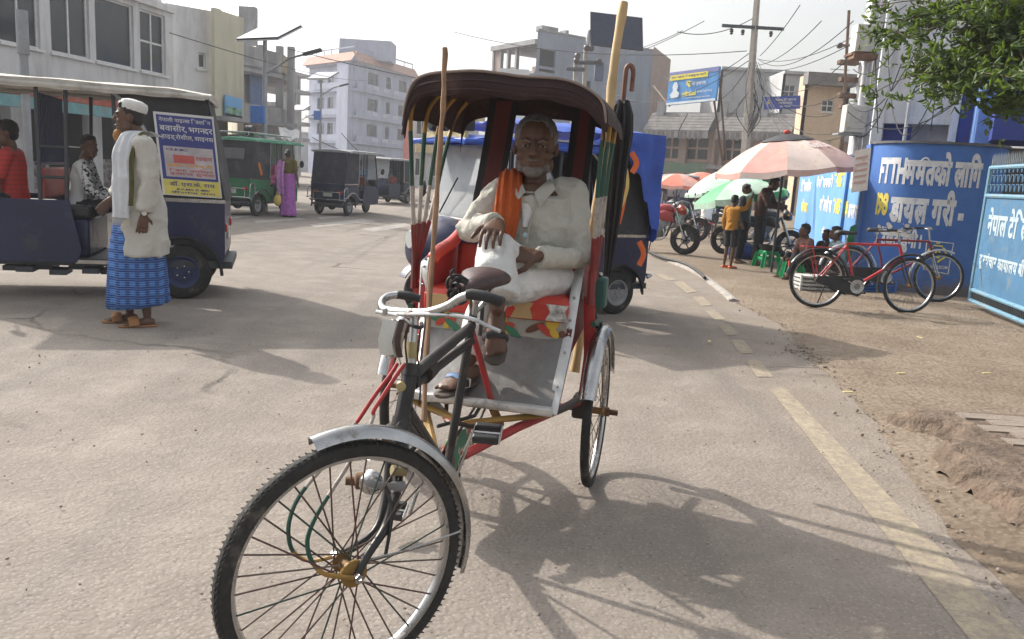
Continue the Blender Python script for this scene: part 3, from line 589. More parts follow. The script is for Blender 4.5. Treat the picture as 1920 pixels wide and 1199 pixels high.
# ---------------------------------------------------------------- compound wall, gate, signs
def pj(p_): d = V(p_)-CO; z = d.dot(cF); return (960+FPX*d.dot(cR)/z, 599.5-FPX*d.dot(cU)/z)
def wallfn(n, L, nz, mix, ramp, vec, b):
    c = mix(ramp(nz(1.6, 8, .7).outputs[0], .3, .7), (.030, .10, .33), (.06, .16, .42)); c = mix(ramp(nz(24, 8, .8).outputs[0], .62, .75), c, (.13, .22, .40))
    sx = n.new('ShaderNodeSeparateXYZ'); L.new(vec, sx.inputs[0])
    m1 = n.new('ShaderNodeMath'); m1.operation = 'MULTIPLY_ADD'; L.new(nz(3, 8, .7).outputs[0], m1.inputs[0]); m1.inputs[1].default_value = 1.1; m1.inputs[2].default_value = -.25
    m2 = n.new('ShaderNodeMath'); m2.operation = 'SUBTRACT'; L.new(m1.outputs[0], m2.inputs[0]); L.new(sx.outputs['Z'], m2.inputs[1])
    c = mix(ramp(m2.outputs[0], .0, .25), c, (.11, .10, .105))
    return mix(ramp(nz(6, 9, .8).outputs[0], .66, .74), c, (.20, .27, .40))
BLUEW = mat('blue_wall_paint', (.05, .14, .42), .75, fn=wallfn); LWH = mat('white_letter_paint', (.58, .585, .59), .8, var=.14, scale=8, dirt=.38, dcol=(.3, .36, .5), dscale=14)
LYE = mat('yellow_letter_paint', (.62, .52, .10), .8, var=.15, dirt=.12, dcol=(.3, .36, .5), dscale=14)
WP = spline([(5.42, 12.75, 0), (5.47, 12.3, 0), (5.66, 11.98, 0), (6.0, 11.80, 0), (6.45, 11.72, 0), (6.85, 11.80, 0), (7.15, 12.1, 0)], 8)
wl = [0]
for a, b_ in zip(WP, WP[1:]): wl.append(wl[-1]+(b_-a).length)
def wpt(s_, off=0):
    for i in range(len(WP)-1):
        if wl[i] <= s_ <= wl[i+1] or i == len(WP)-2:
            t = (s_-wl[i])/(wl[i+1]-wl[i]); d = (WP[i+1]-WP[i]).normalized(); return WP[i].lerp(WP[i+1], t)+d.cross(V((0, 0, 1)))*off
def s_at(px, z): return min((abs(pj(wpt(i*.01)+V((0, 0, z)))[0]-px), i*.01) for i in range(int(wl[-1]*100)))[1]
cw = thing('compound_wall', 'curved blue painted compound wall end with large white lettering and yellow emblem', 'wall', (6.2, 11.9, 0))
WH = 2.2
q = mb(inv(cw)); N = 60
q.loft([[wpt(wl[-1]*i/N, o)+V((0, 0, z)) for o, z in ((0, -.05), (0, WH), (-.25, WH+.02), (-.25, -.05))] for i in range(N+1)]); q.build('wall', BLUEW, cw, 60)
q = mb(inv(cw)); q.loft([[wpt(wl[-1]*i/N, o)+V((0, 0, z+.012*mnoise.noise(V((i*.6, 1, 0))))) for o, z in ((.03, WH), (.03, WH+.035), (-.28, WH+.04), (-.28, WH))] for i in range(N+1)]); q.build('coping', mat('dark_coping', (.10, .10, .11), .9, var=.4), cw, 60)
def wtext(tokens, px0, px1, zb, zt, m, bold=.05, cuts=24, slope=0):
    s0, s1 = s_at(px0, (zb+zt)/2), s_at(px1, (zb+zt)/2); I = inv(cw)
    return lettering('lettering', tokens, lambda u, v: I @ (wpt(s0+(s1-s0)*u, .006)+V((0, 0, zb+(zt-zb)*v+slope*u))), m, cw, bold, cuts)
z_ = lambda py, px=1740: P(px, py, 11.75).z
wtext(['F', 'T', 'T', 'H', 'म', 'म', '^', 'त', 'क', 'ो', 'ला', 'ि', 'ग'][:5]+['म', 'तको', ' ', 'ला', 'िग'], 1652, 1842, z_(350), z_(283), LWH, .055)
q = mb(inv(cw)); sm = s_at(1728, z_(290)); q.tube([wpt(sm+.03*i, .009)+V((0, 0, z_(303)+.055*sin(i*pi/4))) for i in range(5)], .012, 6, flat=(1, .3)); q.build('lettering', LWH, cw)
wtext(['1', '9', '8'], 1644, 1666, z_(412), z_(366), LYE, .05, 6); wtext(['डा', 'य', 'ल', ' ', 'ग', 'री', ' ', '-'], 1670, 1808, z_(424), z_(355), LWH, .055)
wtext(['ि', 'ट', 'क', 'ट', ' ', 'डु', 'नी', ' ', '।'], 1642, 1728, z_(478), z_(432), LWH, .05)
def wline(pts, r, m, name='emblem'):
    q = mb(inv(cw)); q.tube([wpt(s_at(a, z_(b_)), .008)+V((0, 0, z_(b_))) for a, b_ in pts], r, 6, flat=(1, 1)); return q.build(name, m, cw)
for a, b_ in (((1738, 452), (1787, 454)), ((1787, 454), (1777, 512)), ((1777, 512), (1731, 506)), ((1731, 506), (1738, 452))): wline([a, ((a[0]+b_[0])/2, (a[1]+b_[1])/2), b_], .007, LWH, 'emblem_border')
def espline(pts, k=5): return [(p_.x, p_.y) for p_ in spline([(a, b_, 0) for a, b_ in pts], k)]
wline(espline([(1749, 463), (1741, 470), (1741, 479), (1748, 483), (1752, 478)]), .014, LYE); wline(espline([(1768, 463), (1773, 472), (1771, 481), (1764, 486), (1757, 491)]), .014, LYE)
wline(espline([(1758, 466), (1754, 474), (1755, 482), (1760, 482), (1762, 474), (1758, 466)]), .013, LYE); wline([(1751, 460), (1767, 461)], .011, LYE); wline([(1755, 455), (1763, 455.5)], .010, LYE)
wtext(list('NEPAL TELECOM'), 1732, 1776, z_(503), z_(497), LWH, .02, 4)
# chalky peeled patch
q = mb(inv(cw)); rr = random.Random(5)
for i in range(46):
    s_ = s_at(1690+rr.gauss(0, 17), 1.2); z = z_(437+rr.gauss(0, 9)); r_ = rr.uniform(.012, .05); n_ = 7
    q.poly([wpt(s_+r_*cos(2*pi*k/n_)*rr.uniform(.6, 1.2), .0055+i*.0001)+V((0, 0, z+r_*.6*sin(2*pi*k/n_)*rr.uniform(.6, 1.2))) for k in range(n_)])
q.build('peeled_patch', mat('peeled_plaster', (.55, .52, .45), .9, var=.2), cw, 0)
# straight stretch running back
sw = thing('boundary_wall', 'long straight blue boundary wall with dialling codes behind the seated boys', 'wall', (7.3, 19.5, 0))
A, B = (9.3, 27.2), (5.5, 12.7)
lb = mat('light_blue_wall', (.10, .24, .52), .75, fn=lambda n, L, nz, mix, ramp, vec, b: mix(ramp(nz(2.5, 8, .7).outputs[0], .6, .8), mix(ramp(nz(.9, 6).outputs[0], .35, .7), (.10, .26, .56), (.15, .33, .62)), (.25, .28, .34)))
wbox(sw, 'wall', lb, A, B, -.05, 2.12, 0, .22); wbox(sw, 'coping', mat('dark_coping', (.1, .1, .1)), A, B, 2.12, 2.16, -.03, .25)
wbox(sw, 'pilaster', BLUEW, A, B, -.05, 2.2, -.12, -.002, s0=14.55, s1=14.99); wbox(sw, 'pilaster', lb, A, B, -.05, 2.14, -.06, -.002, s0=11.9, s1=12.15)
LB = (V(B)-V(A)).length
def stext(tokens, s0, s1, z0, z1, m, bold=.05):
    I = inv(sw); d = V((B[0]-A[0], B[1]-A[1], 0)).normalized(); n_ = d.cross(V((0, 0, 1)))*.008; a = V((*A, 0))
    return lettering('lettering', tokens, lambda u, v: I @ (a+d*(s0+(s1-s0)*u)+n_+V((0, 0, z0+(z1-z0)*v))), m, sw, bold)
stext(['दै', 'न', 'ि', 'द', 'न', 'क', 'ो'], 6.0, 9.6, 1.52, 1.83, LWH); stext(list('*415*1#'), 9.8, 12.1, 1.52, 1.86, LYE); stext(['डा', 'य', 'ल', ' ', 'ग', 'र'], 12.3, 14.4, 1.50, 1.86, LWH)
stext(['पा', 'ि', 'ल', 'सी', ' ', 'ख'], 7.4, 9.9, .98, 1.36, LWH); stext(list('*1415*4#'), 10.1, 12.5, .98, 1.33, LYE); stext(['डा', 'य', 'ल', ' ', 'ग', 'नु', 'हो', 'स'], 12.6, 14.5, .90, 1.33, LWH)
stext(['मो', 'बा', 'इ', 'ल'], 8.6, 10.4, .42, .66, LWH); stext(['टे', 'ि', 'ल', 'को', 'म'], 1.0, 4.5, 1.4, 1.8, LWH); stext(['से', 'वा'], 2.0, 4.2, .8, 1.2, LYE)
po = thing('paper_poster', 'faded white printed poster pasted on the dark blue pilaster', 'poster', (5.45, 12.4, 0)); a0, a1, a2 = P(1596, 362, 12.35), P(1626, 357, 12.2), P(1603, 283, 12.35)
board(po, 'sheet', a0, a1, a2, mat('poster_paper', (.5, .47, .45), .8, var=.12, scale=10, dirt=.3, dcol=(.4, .25, .22), dscale=6), .004)
for v_ in (.2, .34, .48, .62, .78): strip(po, 'print_line', a0, a1, a2, .12, .88, v_, v_+.05, flat('print_faded', (.36, .22, .2)))
# open gate leaf
gt = thing('metal_gate', 'light blue sheet metal gate leaf standing open at the right edge', 'gate', (5.9, 9.8, 0))
g0, g1 = V((6.10, 10.66, 0)), V((5.70, 8.75, 0)); gd = (g1-g0).normalized(); gn = gd.cross(V((0, 0, 1))); gL = (g1-g0).length; Ig = inv(gt)
GB = mat('gate_blue', (.06, .155, .27), .55, var=.15, scale=3, dirt=.35, dcol=(.15, .18, .19), dscale=4); GF = mat('gate_frame_blue', (.14, .27, .36), .5, var=.15, dirt=.3)
gp = lambda s_, z, o=0: g0+gd*s_+V((0, 0, z))+gn*o
q = mb(Ig); c = [gp(.03, .28), gp(gL, .28), gp(gL, 1.50), gp(.03, 1.50)]; q.add(c+[p_-gn*.01 for p_ in c], [(0, 1, 2, 3), (7, 6, 5, 4)]); q.build('sheet_panel', GB, gt, 0)
for nm, a, b_ in (('bottom_rail', gp(0, .12), gp(gL, .12)), ('lower_rail', gp(0, .26), gp(gL, .26)), ('middle_rail', gp(0, 1.50), gp(gL, 1.50)), ('top_rail', gp(0, 1.86), gp(gL, 1.86)), ('stile', gp(0, .12), gp(0, 1.86)), ('stile', gp(gL, .12), gp(gL, 1.86))):
    q = mb(Ig); q.tube([a, b_], .028, 8); q.build(nm, GF, gt)
q = mb(Ig); n_ = 15
for i in range(n_):
    for j in range(3):
        s_ = gL*(i+.5+(j % 2)*.5)/n_; z = 1.56+j*.115; q.tube([gp(s_-.06, z), gp(s_-.03, z+.085), gp(s_+.03, z+.085), gp(s_+.06, z)], .008, 5)
q.build('lattice', GB, gt)
q = mb(Ig)
for i in range(34):
    s_ = gL*(i+.5)/34
    for sg in (-1, 1): q.tube([gp(s_, 1.87), gp(s_+sg*.05, 2.02+.02*(i % 2), .01*sg)], [.007, .002], 4)
q.build('spikes', mat('spike_metal', (.3, .34, .37), .5, metal=.3), gt)
q = mb(Ig)
for i in range(30): s_ = gL*(i+.5)/30; q.tube([gp(s_-.02, .15), gp(s_-.02, .23), gp(s_+.02, .23), gp(s_+.02, .15)], .008, 5)
q.build('bottom_lattice', mat('dark_iron', (.03, .035, .04), .7), gt)
q = mb(Ig); q.tube([gp(gL-.02, -.03), gp(gL-.02, .13)], .015, 6); q.build('drop_bolt', mat('dark_iron', (.03, .03, .04)), gt)
def gtext(tokens, s0, s1, z0, z1, bold=.04):
    return lettering('lettering', tokens, lambda u, v: Ig @ gp(s0+(s1-s0)*u, z0+(z1-z0)*v, .004), mat('gate_letter', (.36, .43, .47), .8, dirt=.4, dcol=(.2, .34, .42), dscale=12), gt, bold)
gtext(['ने', 'पा', 'ल', ' ', 'टे', 'ि', 'ल', 'क', 'म'], .22, gL+.0, 1.0, 1.36); gtext(['दू', 'र', 'सं', 'चा', 'र', ' ', 'का', 'या', 'ल', 'य', ' ', 'बी', 'र', 'गं', 'ज'], .12, gL-.02, .55, .80)
# billboards and shop signs
bb = thing('billboard', 'tilted blue advertising billboard with yellow headline above the market roof', 'billboard', (*xy(1300, 40), 0))
a0, a1, a2 = P(1249, 198, 40), P(1341, 189, 38), P(1256, 137, 40); board(bb, 'panel', a0, a1, a2, mat('billboard_blue', (.07, .25, .56), .5, var=.25, scale=1.5), .15)
strip(bb, 'violet_corner', a0, a1, a2, .0, 1.0, .86, 1.0, flat('sign_violet', (.18, .2, .42)), .02); strip(bb, 'yellow_band', a0, a1, a2, .03, .8, .74, .9, flat('sign_yellow', (.7, .6, .07)), .03); strip(bb, 'pale_foot', a0, a1, a2, 0, 1, 0, .07, flat('sign_white', (.6, .66, .7)), .03)
fb = lambda u0, u1, v0, v1, A=None, o=.04: flatbox(a0+(a1-a0)*u0+(a2-a0)*v0, a0+(a1-a0)*u1+(a2-a0)*v0, a0+(a1-a0)*u0+(a2-a0)*v1, o)
def lt(par, tk, u0, u1, v0, v1, m, bold=.03):
    f0 = fb(u0, u1, v0, v1); I = inv(par); return lettering('lettering', tk, lambda u, v: I @ f0(u, v), m, par, bold)
lt(bb, ['ए', 'क', ' ', 'प', 'ट', 'क', ' ', 'ि', 'र', 'चा', 'र्', 'ज', ' ', 'ग', 'र', 'ौं'], .06, .76, .78, .87, flat('letter_navy', (.03, .05, .2))); lt(bb, ['१'], .38, .48, .48, .68, flat('sign_yellow', (1, 1, 0)), .06); lt(bb, ['म', 'ि', 'ह', 'ना', 'स', 'म', '्', 'म'][:6], .5, .78, .5, .64, LWH); lt(bb, list('unlimited'), .32, .6, .22, .38, flat('sign_yellow', (1, 1, 0))); lt(bb, ['ने', 'पा', 'ल', ' ', 'टे', 'ल', 'ि', 'क', 'म'], .62, .92, .28, .36, LWH)
lt(bb, list('www.ntc.net.np'), .4, .9, .12, .18, LWH, .01)
fig = [(.1, .2), (.24, .2), (.26, .34), (.2, .42), (.22, .55), (.18, .68), (.13, .68), (.1, .55), (.12, .42), (.06, .3)]
q = mb(inv(bb)); n_ = (a1-a0).cross(a2-a0).normalized()*.035; q.poly([a0+(a1-a0)*u+(a2-a0)*v+n_ for u, v in fig]); q.build('white_figure', flat('sign_white', (.6, .66, .7)), bb, 0)
q = mb(inv(bb)); q.tube([a1+V((0, .2, 0)), a1+V((1.6, 4, -2.6))], .05, 6); q.tube([a1+(a2-a0)+V((0, .2, 0)), a1+V((1.8, 4, -2.6))], .05, 6); q.tube([a0+V((.2, .2, 0)), V((a0.x+.4, a0.y+7, 6.8))], .05, 6); q.build('prop', mat('rusty_iron', (.12, .08, .06), .9, var=.3), bb)
bs = thing('blue_shop_sign', 'wide dark blue shop signboard with white lettering on the market roof', 'sign', (*xy(1465, 47), 0))
a0, a1, a2 = P(1432, 206, 47), P(1500, 204, 46), P(1432, 182, 47); board(bs, 'panel', a0, a1, a2, mat('sign_navy', (.035, .06, .30), .5, var=.2), .12)
lt(bs, ['ने', 'पा', 'ल', ' ', 'टे', 'ि', 'ल', 'क', 'म'], .32, .9, .62, .84, LWH); lt(bs, ['का', 'या', 'ल', 'य'], .4, .8, .38, .54, LWH, .02); lt(bs, ['बी', 'र', 'गं', 'ज'], .45, .75, .14, .3, LWH, .02); lt(bs, ['ॐ'], .08, .18, .4, .75, LYE)
# ---------------------------------------------------------------- poles and cables
STEEL = mat('galvanised_steel', (.28, .29, .31), .5, metal=.5, var=.15, dirt=.3, dcol=(.2, .19, .18)); DST = mat('dark_steel', (.05, .055, .065), .6, var=.2)
PANEL = mat('solar_panel', (.03, .035, .06), .3, var=.2, coat=.3)
def solar(label, px, pytop, Y, h_lamp=.2, box=True):
    b_ = P(px, pytop, Y); t = thing('solar_street_light', label, 'street light', (b_.x, b_.y, 0), group='solar street lights')
    z = b_.z; k = 1; q = mb(); q.tube([(0, 0, 0), (0, 0, z)], [.085, .055], 10); q.build('pole', STEEL, t)
    M = tr(.1, 0, z+.12) @ rz(-.5) @ rx(radians(28)); q = mb(M); q.box((0, 0, 0), (1.5, .95, .05)); q.build('solar_panel', PANEL, t); q = mb(M); q.box((0, 0, -.04), (1.54, .99, .03)); q.build('panel_frame', FRAME, t)
    q = mb(); q.tube([(0, 0, z-.95), (.7, -.1, z-.5), (1.15, -.15, z-.38)], .03, 8); q.build('lamp_arm', STEEL, t); q = mb(tr(1.3, -.17, z-.33) @ ry(-.3)); q.box((0, 0, 0), (.5, .2, .08)); q.build('lamp_head', DST, t, bevel=.02)
    if box: q = mb(); q.box((-.15, -.05, z-2.0), (.36, .3, .46)); q.build('battery_box', mat('battery_blue', (.05, .14, .42), .6), t, bevel=.015)
    return t
solar('tall solar street light in front of the concrete balconies', 497, 70, 22); solar('solar street light in front of the pale blue house', 602, 146, 45); solar('farthest thin solar street light beside the unfinished building', 560, 205, 62, box=False)
t = thing('solar_street_light', 'solar street light with big dark panel above the umbrella handle', 'street light', (P(1158, 60, 25).x, 25, 0), group='solar street lights'); q = mb(); q.tube([(0, 0, 0), (0, 0, 5.9)], .06, 10); q.build('pole', mat('white_pole', (.6, .6, .58), .6), t)
a0, a1, a2 = P(1107, 84, 24.6), P(1206, 95, 24.9), P(1107, 22, 25.1); board(t, 'solar_panel', a0, a1, a2, PANEL, .05); q = mb(inv(t)); p_ = P(1103, 70, 24.9); q.ell(p_, (.07, .07, .22)); q.build('lamp_head', FRAME, t)
t = thing('steel_post', 'thick grey steel post in front of the white building windows', 'post', (P(45, 120, 13).x, 13, 0)); x0 = 0; q = mb(); z1, z2 = P(45, 100, 13).z, P(45, 20, 13).z; q.tube([(0, 0, 0), (0, 0, z1)], .065, 10); q.build('shaft', STEEL, t); q = mb(); q.tube([(0, 0, z1-.02), (0, 0, z2)], .09, 10); q.build('upper_sleeve', STEEL, t)
t = thing('utility_pole', 'big weathered concrete utility pole wrapped in cables behind the umbrella', 'utility pole', (P(1400, 300, 30).x, 30, 0)); zt = 8.2; top = P(1417, 60, 30); q = mb(); tx = (top.x-P(1400, 300, 30).x)*zt/5.5
q.rings([((0, 0, 0), (.2, 0, 0), (0, .17, 0)), ((tx*1.0, 0, zt), (.12, 0, 0), (0, .11, 0))], 4); q.build('shaft', mat('pole_concrete', (.33, .31, .28), .9, var=.2, bump=.4, dirt=.3), t, 20, .02)
for dx in (-.85, -.45, .55): q = mb(); z = P(1390, 62, 30).z; q.lathe([(.02, .1), (.07, .08), (.05, .04), (.08, .02), (.05, -.02), (.07, -.06), (.02, -.1)], 10, tr(tx*.8+dx, -.1, z)); q.build('insulator', mat('insulator_brown', (.06, .045, .04), .3), t)
q = mb(); q.box((tx*.8-.1, -.05, P(1390, 62, 30).z+.2), (2.2, .1, .1)); q.build('crossarm', DST, t)
CAB = mat('cable_black', (.02, .02, .022), .6)
q = mb(); rr = random.Random(4)
for i in range(9):
    z0 = rr.uniform(3.2, 4.2); z1 = rr.uniform(4.6, 6.4); s_ = rr.choice((-1, 1)); q.tube(spline([(tx*z0/zt, -.18, z0), (tx*.6+s_*rr.uniform(.15, .5), -.25, (z0+z1)/2), (tx*z1/zt+s_*.1, -.16, z1)], 6), .014, 5)
q.build('cable_loops', CAB, t)
t = thing('transformer_pole', 'twin pole carrying transformer arms and insulators before the grey blue block', 'utility pole', (P(1100, 180, 52).x, 52, 0))
q = mb(inv(t));
for px, py in ((1079, 118), (1098, 86)): a = P(px, 200, 52); b_ = P(px+1, py, 52); q.tube([(a.x, a.y, 0), b_], .15, 8)
q.build('poles', mat('pole_concrete', (.3, .3, .3)), t)
q = mb(inv(t))
for a, b_ in (((1078, 117), (1128, 118)), ((1062, 129), (1096, 131)), ((1096, 92), (1112, 92))): q.tube([P(*a, 51.8), P(*b_, 51.8)], .13, 6)
q.build('crossarms', DST, t)
for a in ((1081, 114), (1124, 115), (1100, 90), (1109, 91), (1083, 105)): q = mb(inv(t)); q.ell(P(*a, 51.5), (.2, .2, .2), 10, 6); q.build('insulator', mat('insulator_brown', (.06, .05, .04)), t)
q = mb(inv(t)); q.box(P(1123, 135, 52), (.55, .5, 1.1)); q.build('transformer_case', mat('transformer_blue', (.08, .1, .17), .6), t, bevel=.03)
t = thing('rusty_pole', 'thin rusty iron pole with a short crossarm beside the white building', 'utility pole', (P(1580, 230, 18.5).x, 18.5, 0)); RI = mat('rusty_iron', (.12, .08, .06), .9)
a, b_ = P(1578, 260, 18.5), P(1592, 20, 18.5); q = mb(inv(t)); q.tube([V((a.x-.12, 18.5, 0)), a, b_], .034, 8); q.build('shaft', RI, t); q = mb(inv(t)); q.tube([P(1570, 86, 18.4), P(1606, 85, 18.4)], .03, 6); q.build('crossarm', RI, t); q = mb(inv(t)); q.lathe([(.02, -.06), (.06, -.04), (.06, .04), (.02, .06)], 12, tr(P(1575, 86, 18.3)) @ rx(pi/2)); q.build('insulator', mat('insulator_brown', (.06, .05, .04)), t)
rr = random.Random(2)
for i, py in enumerate((118, 150, 180, 200)): q = mb(inv(t)); p_ = P(1590, py, 18.6); q.box(p_, (.42-.05*(i % 2), .2, .1)); q.build('bracket', RI, t, bevel=.01)
# cables: photo start, depth, end, depth, sag
cabs = [((318, 62), 14, (700, 150), 60, .3, 'thin cable drooping from the white building past the balconies'), ((540, 92), 40, (1250, 190), 60, .8, 'long faint cable crossing behind the canopy'), ((850, 60), 40, (1400, 96), 30, .5, 'nearly level cable running to the concrete pole from the left'), ((1405, 100), 30, (1245, 145), 45, .6, 'cable running from the concrete pole to the grey block'),
        ((1410, 110), 30, (1130, 162), 50, 1.2, 'sagging cable passing behind the umbrella handle'), ((1180, 95), 50, (1280, 58), 30, .1, 'cable slanting up beside the dark solar panel'), ((1150, 110), 52, (1320, 40), 35, .2, 'cable rising from the transformer arm'), ((1420, 110), 30, (1600, 40), 16, .5, 'upper cable between the concrete pole and the rusty pole'),
        ((1422, 118), 30, (1605, 95), 16, .9, 'sagging cable from concrete pole to rusty crossarm'), ((1424, 130), 30, (1590, 170), 15, .7, 'low cable from concrete pole to rusty brackets'), ((1424, 140), 30, (1650, 220), 15, 1.2, 'deep sagging cable reaching the office building'), ((1420, 150), 30, (1468, 258), 25, .1, 'stay cable dropping from the concrete pole towards the umbrella'), ((1420, 130), 30, (1640, 58), 15, .3, 'steep cable rising right from the concrete pole'),
        ((1425, 122), 30, (1540, 40), 20, .2, 'thin cable fanning up from the concrete pole'), ((1590, 190), 15, (1720, 90), 13, .5, 'cable from the rusty pole into the tree'), ((1590, 210), 15, (1790, 195), 13, .35, 'black cable drooping in front of the white office wall'), ((1665, 90), 15.5, (1755, 168), 13, 1.1, 'slack loop of cable on the white office wall'), ((1700, 270), 15, (1790, 195), 13, -.1, 'thick black cable curving down to the blue column'), ((1600, 130), 15, (1700, 60), 13, .3, 'cable near the air conditioner'), ((1745, 245), 15, (1757, 160), 13, .02, 'hanging loose cable end below the leaves'),
        ((1424, 112), 30, (1700, 10), 16, .4, 'upper steep cable passing right over the rusty pole'), ((1426, 145), 30, (1600, 240), 16, .8, 'low slack cable reaching the electric box'), ((1424, 160), 30, (1560, 215), 40, .5, 'thin cable from the concrete pole to the beige house'), ((1408, 165), 30, (1345, 225), 50, .4, 'thin cable dropping left from the concrete pole to the tiled eave'), ((1407, 120), 30, (1340, 190), 38, .3, 'cable tying the billboard to the concrete pole'),
        ((1425, 105), 30, (1500, 10), 22, .1, 'second thin cable fanning up from the concrete pole'), ((1590, 160), 18, (1660, 40), 15, .3, 'short cable from the rusty pole up the office corner'), ((1600, 250), 16, (1690, 120), 15, .5, 'cable climbing from the electric box across the office wall'), ((1270, 60), 30, (1420, 30), 30, .3, 'faint level cable at the top beside the concrete pole'),
        ((585, 258), 55, (765, 300), 60, .5, 'upper cable crossing the lower floors of the blue house'), ((640, 250), 60, (765, 318), 60, .8, 'lower cable crossing the lower floors of the blue house'), ((1640, 60), 15, (1646, 250), 15.5, .0, 'cable running straight down the office corner')]
for a, ya, b_, yb, sag, lab in cabs:
    A_, B_ = P(*a, ya), P(*b_, yb); q = mb(); q.tube([A_.lerp(B_, i/14)-V((0, 0, 4*sag*(i/14)*(1-i/14))) for i in range(15)], max(.009, .00038*min(ya, yb)+.004), 5, cap=False); tag(q.build('overhead_cable', CAB), lab, 'cable', 'overhead cables')
# ---------------------------------------------------------------- umbrellas
def parasol(label, c, R, h, tilt, cols, n=10, top=None, valance=.12, drop=.45, ground=GZ, group=None):
    t = thing('parasol', label, 'umbrella', (c[0], c[1], ground), group=group); M = tr(0, 0, c[2]-ground) @ ry(tilt[1]) @ rx(tilt[0])
    for k in range(n):
        a0, a1 = 2*pi*k/n, 2*pi*(k+1)/n
        def fn(u, v):
            a = a0+(a1-a0)*u; rr_ = R*v*(1-.05*sin(pi*u)*v); z = -drop*(.25*v+.75*v*v)-.03*sin(pi*u)*v; return M @ V((rr_*cos(a), rr_*sin(a), z))
        q = mb(); q.grid(fn, 5, 7, .004); q.build('canopy_panel', cols[k % len(cols)], t, 60)
        q = mb(); q.grid(lambda u, v: M @ (V((R*(1-.05*sin(pi*u))*cos(a0+(a1-a0)*u)*(1+.015*v), R*(1-.05*sin(pi*u))*sin(a0+(a1-a0)*u)*(1+.015*v), -drop-.03*sin(pi*u)-valance*v*(.85+.15*sin(3*a0+5*u))))), 5, 2, .003); q.build('valance', cols[(k+1) % len(cols)], t, 60)
        q = mb(); q.tube([M @ V((.03*cos(a0), .03*sin(a0), -.06)), M @ V((R*.97*cos(a0), R*.97*sin(a0), -drop-.01))], .005, 4); q.build('rib', STEEL, t)
    q = mb(); q.tube([(0, 0, -.05), (0, 0, c[2]-ground-.05)], .022, 8); q.build('pole', DST, t)
    if top: q = mb(); q.grid(lambda u, v: M @ V((R*.36*v*cos(2*pi*u)*(1+.08*sin(9*u*2*pi)), R*.36*v*sin(2*pi*u), .03-drop*(.25*.36*v+.75*.13*v*v)*1.2)), 20, 4, .004); q.build('cap_patch', top, t, 60); q = mb(); q.ell(M @ V((0, 0, .05)), (.06, .05, .04)); q.build('finial', mat('red_cloth', (.5, .08, .06), .8), t)
    return t, M
PK1 = mat('faded_red_cloth', (.52, .27, .24), .8, var=.15, scale=4, dirt=.22, dcol=(.5, .36, .25), dscale=9); PK2 = mat('faded_pink_cloth', (.56, .38, .34), .8, var=.12, scale=4, dirt=.25, dcol=(.5, .34, .2), dscale=8); PK3 = mat('bleached_cloth', (.58, .48, .44), .8, var=.12, scale=4, dirt=.28, dcol=(.42, .3, .18), dscale=8)
c = P(1476, 254, 13.7)
bu, BM = parasol('large faded red and pink parasol with a black patched top over the stall', c, 1.2, 0, (0, radians(-7)), [PK2, PK1, PK3, PK2, PK1], 10, mat('black_patch', (.035, .035, .04), .7, var=.3), .1, .55)
def umb_text(u, v):
    a = -pi/2+.22+u*.62; rr_ = 1.2*(.62+.16*v*-1+.0); return BM @ V((rr_*cos(a), rr_*sin(a), -.55*(.25*(rr_/1.2)+.75*(rr_/1.2)**2)+.012))
lettering('lettering', list('Coca Cola'), umb_text, mat('umbrella_letter', (.66, .62, .6), .8), bu, .02, 8)
GRN = mat('green_plastic', (.06, .40, .12), .5, var=.25, scale=6); CLR = mat('pale_green_plastic', (.38, .52, .42), .5, var=.2, scale=5)
c = P(1384, 336, 15.8); parasol('bright green and pale plastic parasol leaning behind the big one', c, .9, 0, (radians(-4), radians(-12)), [GRN, CLR, CLR, GRN], 8, None, .14, .34)
RD = mat('orange_red_cloth', (.58, .17, .12), .7, var=.15); RDP = mat('pale_red_cloth', (.60, .33, .28), .7, var=.15)
c = P(1272, 326, 27); parasol('small red parasol farther back beside the blue tarpaulin', c, 1.0, 0, (0, 0), [RDP, RD], 8, None, .12, .38, group=None); c = P(1318, 323, 29); parasol('plain red parasol farthest back on the street', c, 1.05, 0, (0, 0), [RD, RDP, RD], 8, None, .12, .4)
c = P(1352, 320, 24); parasol('grey topped pale plastic parasol between the red ones and the green one', c, 1.15, 0, (0, radians(-14)), [mat('grey_plastic', (.2, .22, .22), .6), CLR, CLR], 8, None, .1, .5)
# ---------------------------------------------------------------- tree branches overhead
tree = thing('broadleaf_tree', 'leafy green tree with branches hanging into the upper right corner', 'tree', (8.6, 9.6, 0))
BARK = mat('bark', (.10, .075, .055), .95, var=.3, bump=1, bscale=20)
def leaf_fn(n, L, nz, mix, ramp, vec, b):
    oi = n.new('ShaderNodeObjectInfo'); at = n.new('ShaderNodeAttribute'); at.attribute_name = 'lv'
    b.inputs['Subsurface Weight'].default_value = 0
    return mix(at.outputs['Fac'], (.022, .042, .010), (.07, .12, .025))
LEAF = mat('leaf_green', (.06, .1, .02), .45, fn=leaf_fn)
lm = LEAF.node_tree; tl = lm.nodes.new('ShaderNodeBsdfTranslucent'); tl.inputs[0].default_value = (.16, .24, .03, 1); mx = lm.nodes.new('ShaderNodeMixShader'); mx.inputs[0].default_value = .35
lm.links.new(lm.nodes['Principled BSDF'].outputs[0], mx.inputs[1]); lm.links.new(tl.outputs[0], mx.inputs[2]); lm.links.new(mx.outputs[0], lm.nodes['Material Output'].inputs[0])
It = inv(tree); rr = random.Random(21)
q = mb(It); q.tube(spline([(8.6, 9.6, -.05), (8.5, 9.5, 1.4), (8.2, 9.3, 2.9), (7.6, 9.1, 4.2), (7.0, 9.0, 5.2)], 6), [.2-.13*i/24 for i in range(25)], 12); q.build('trunk', BARK, tree)
br = mb(It); tips = []
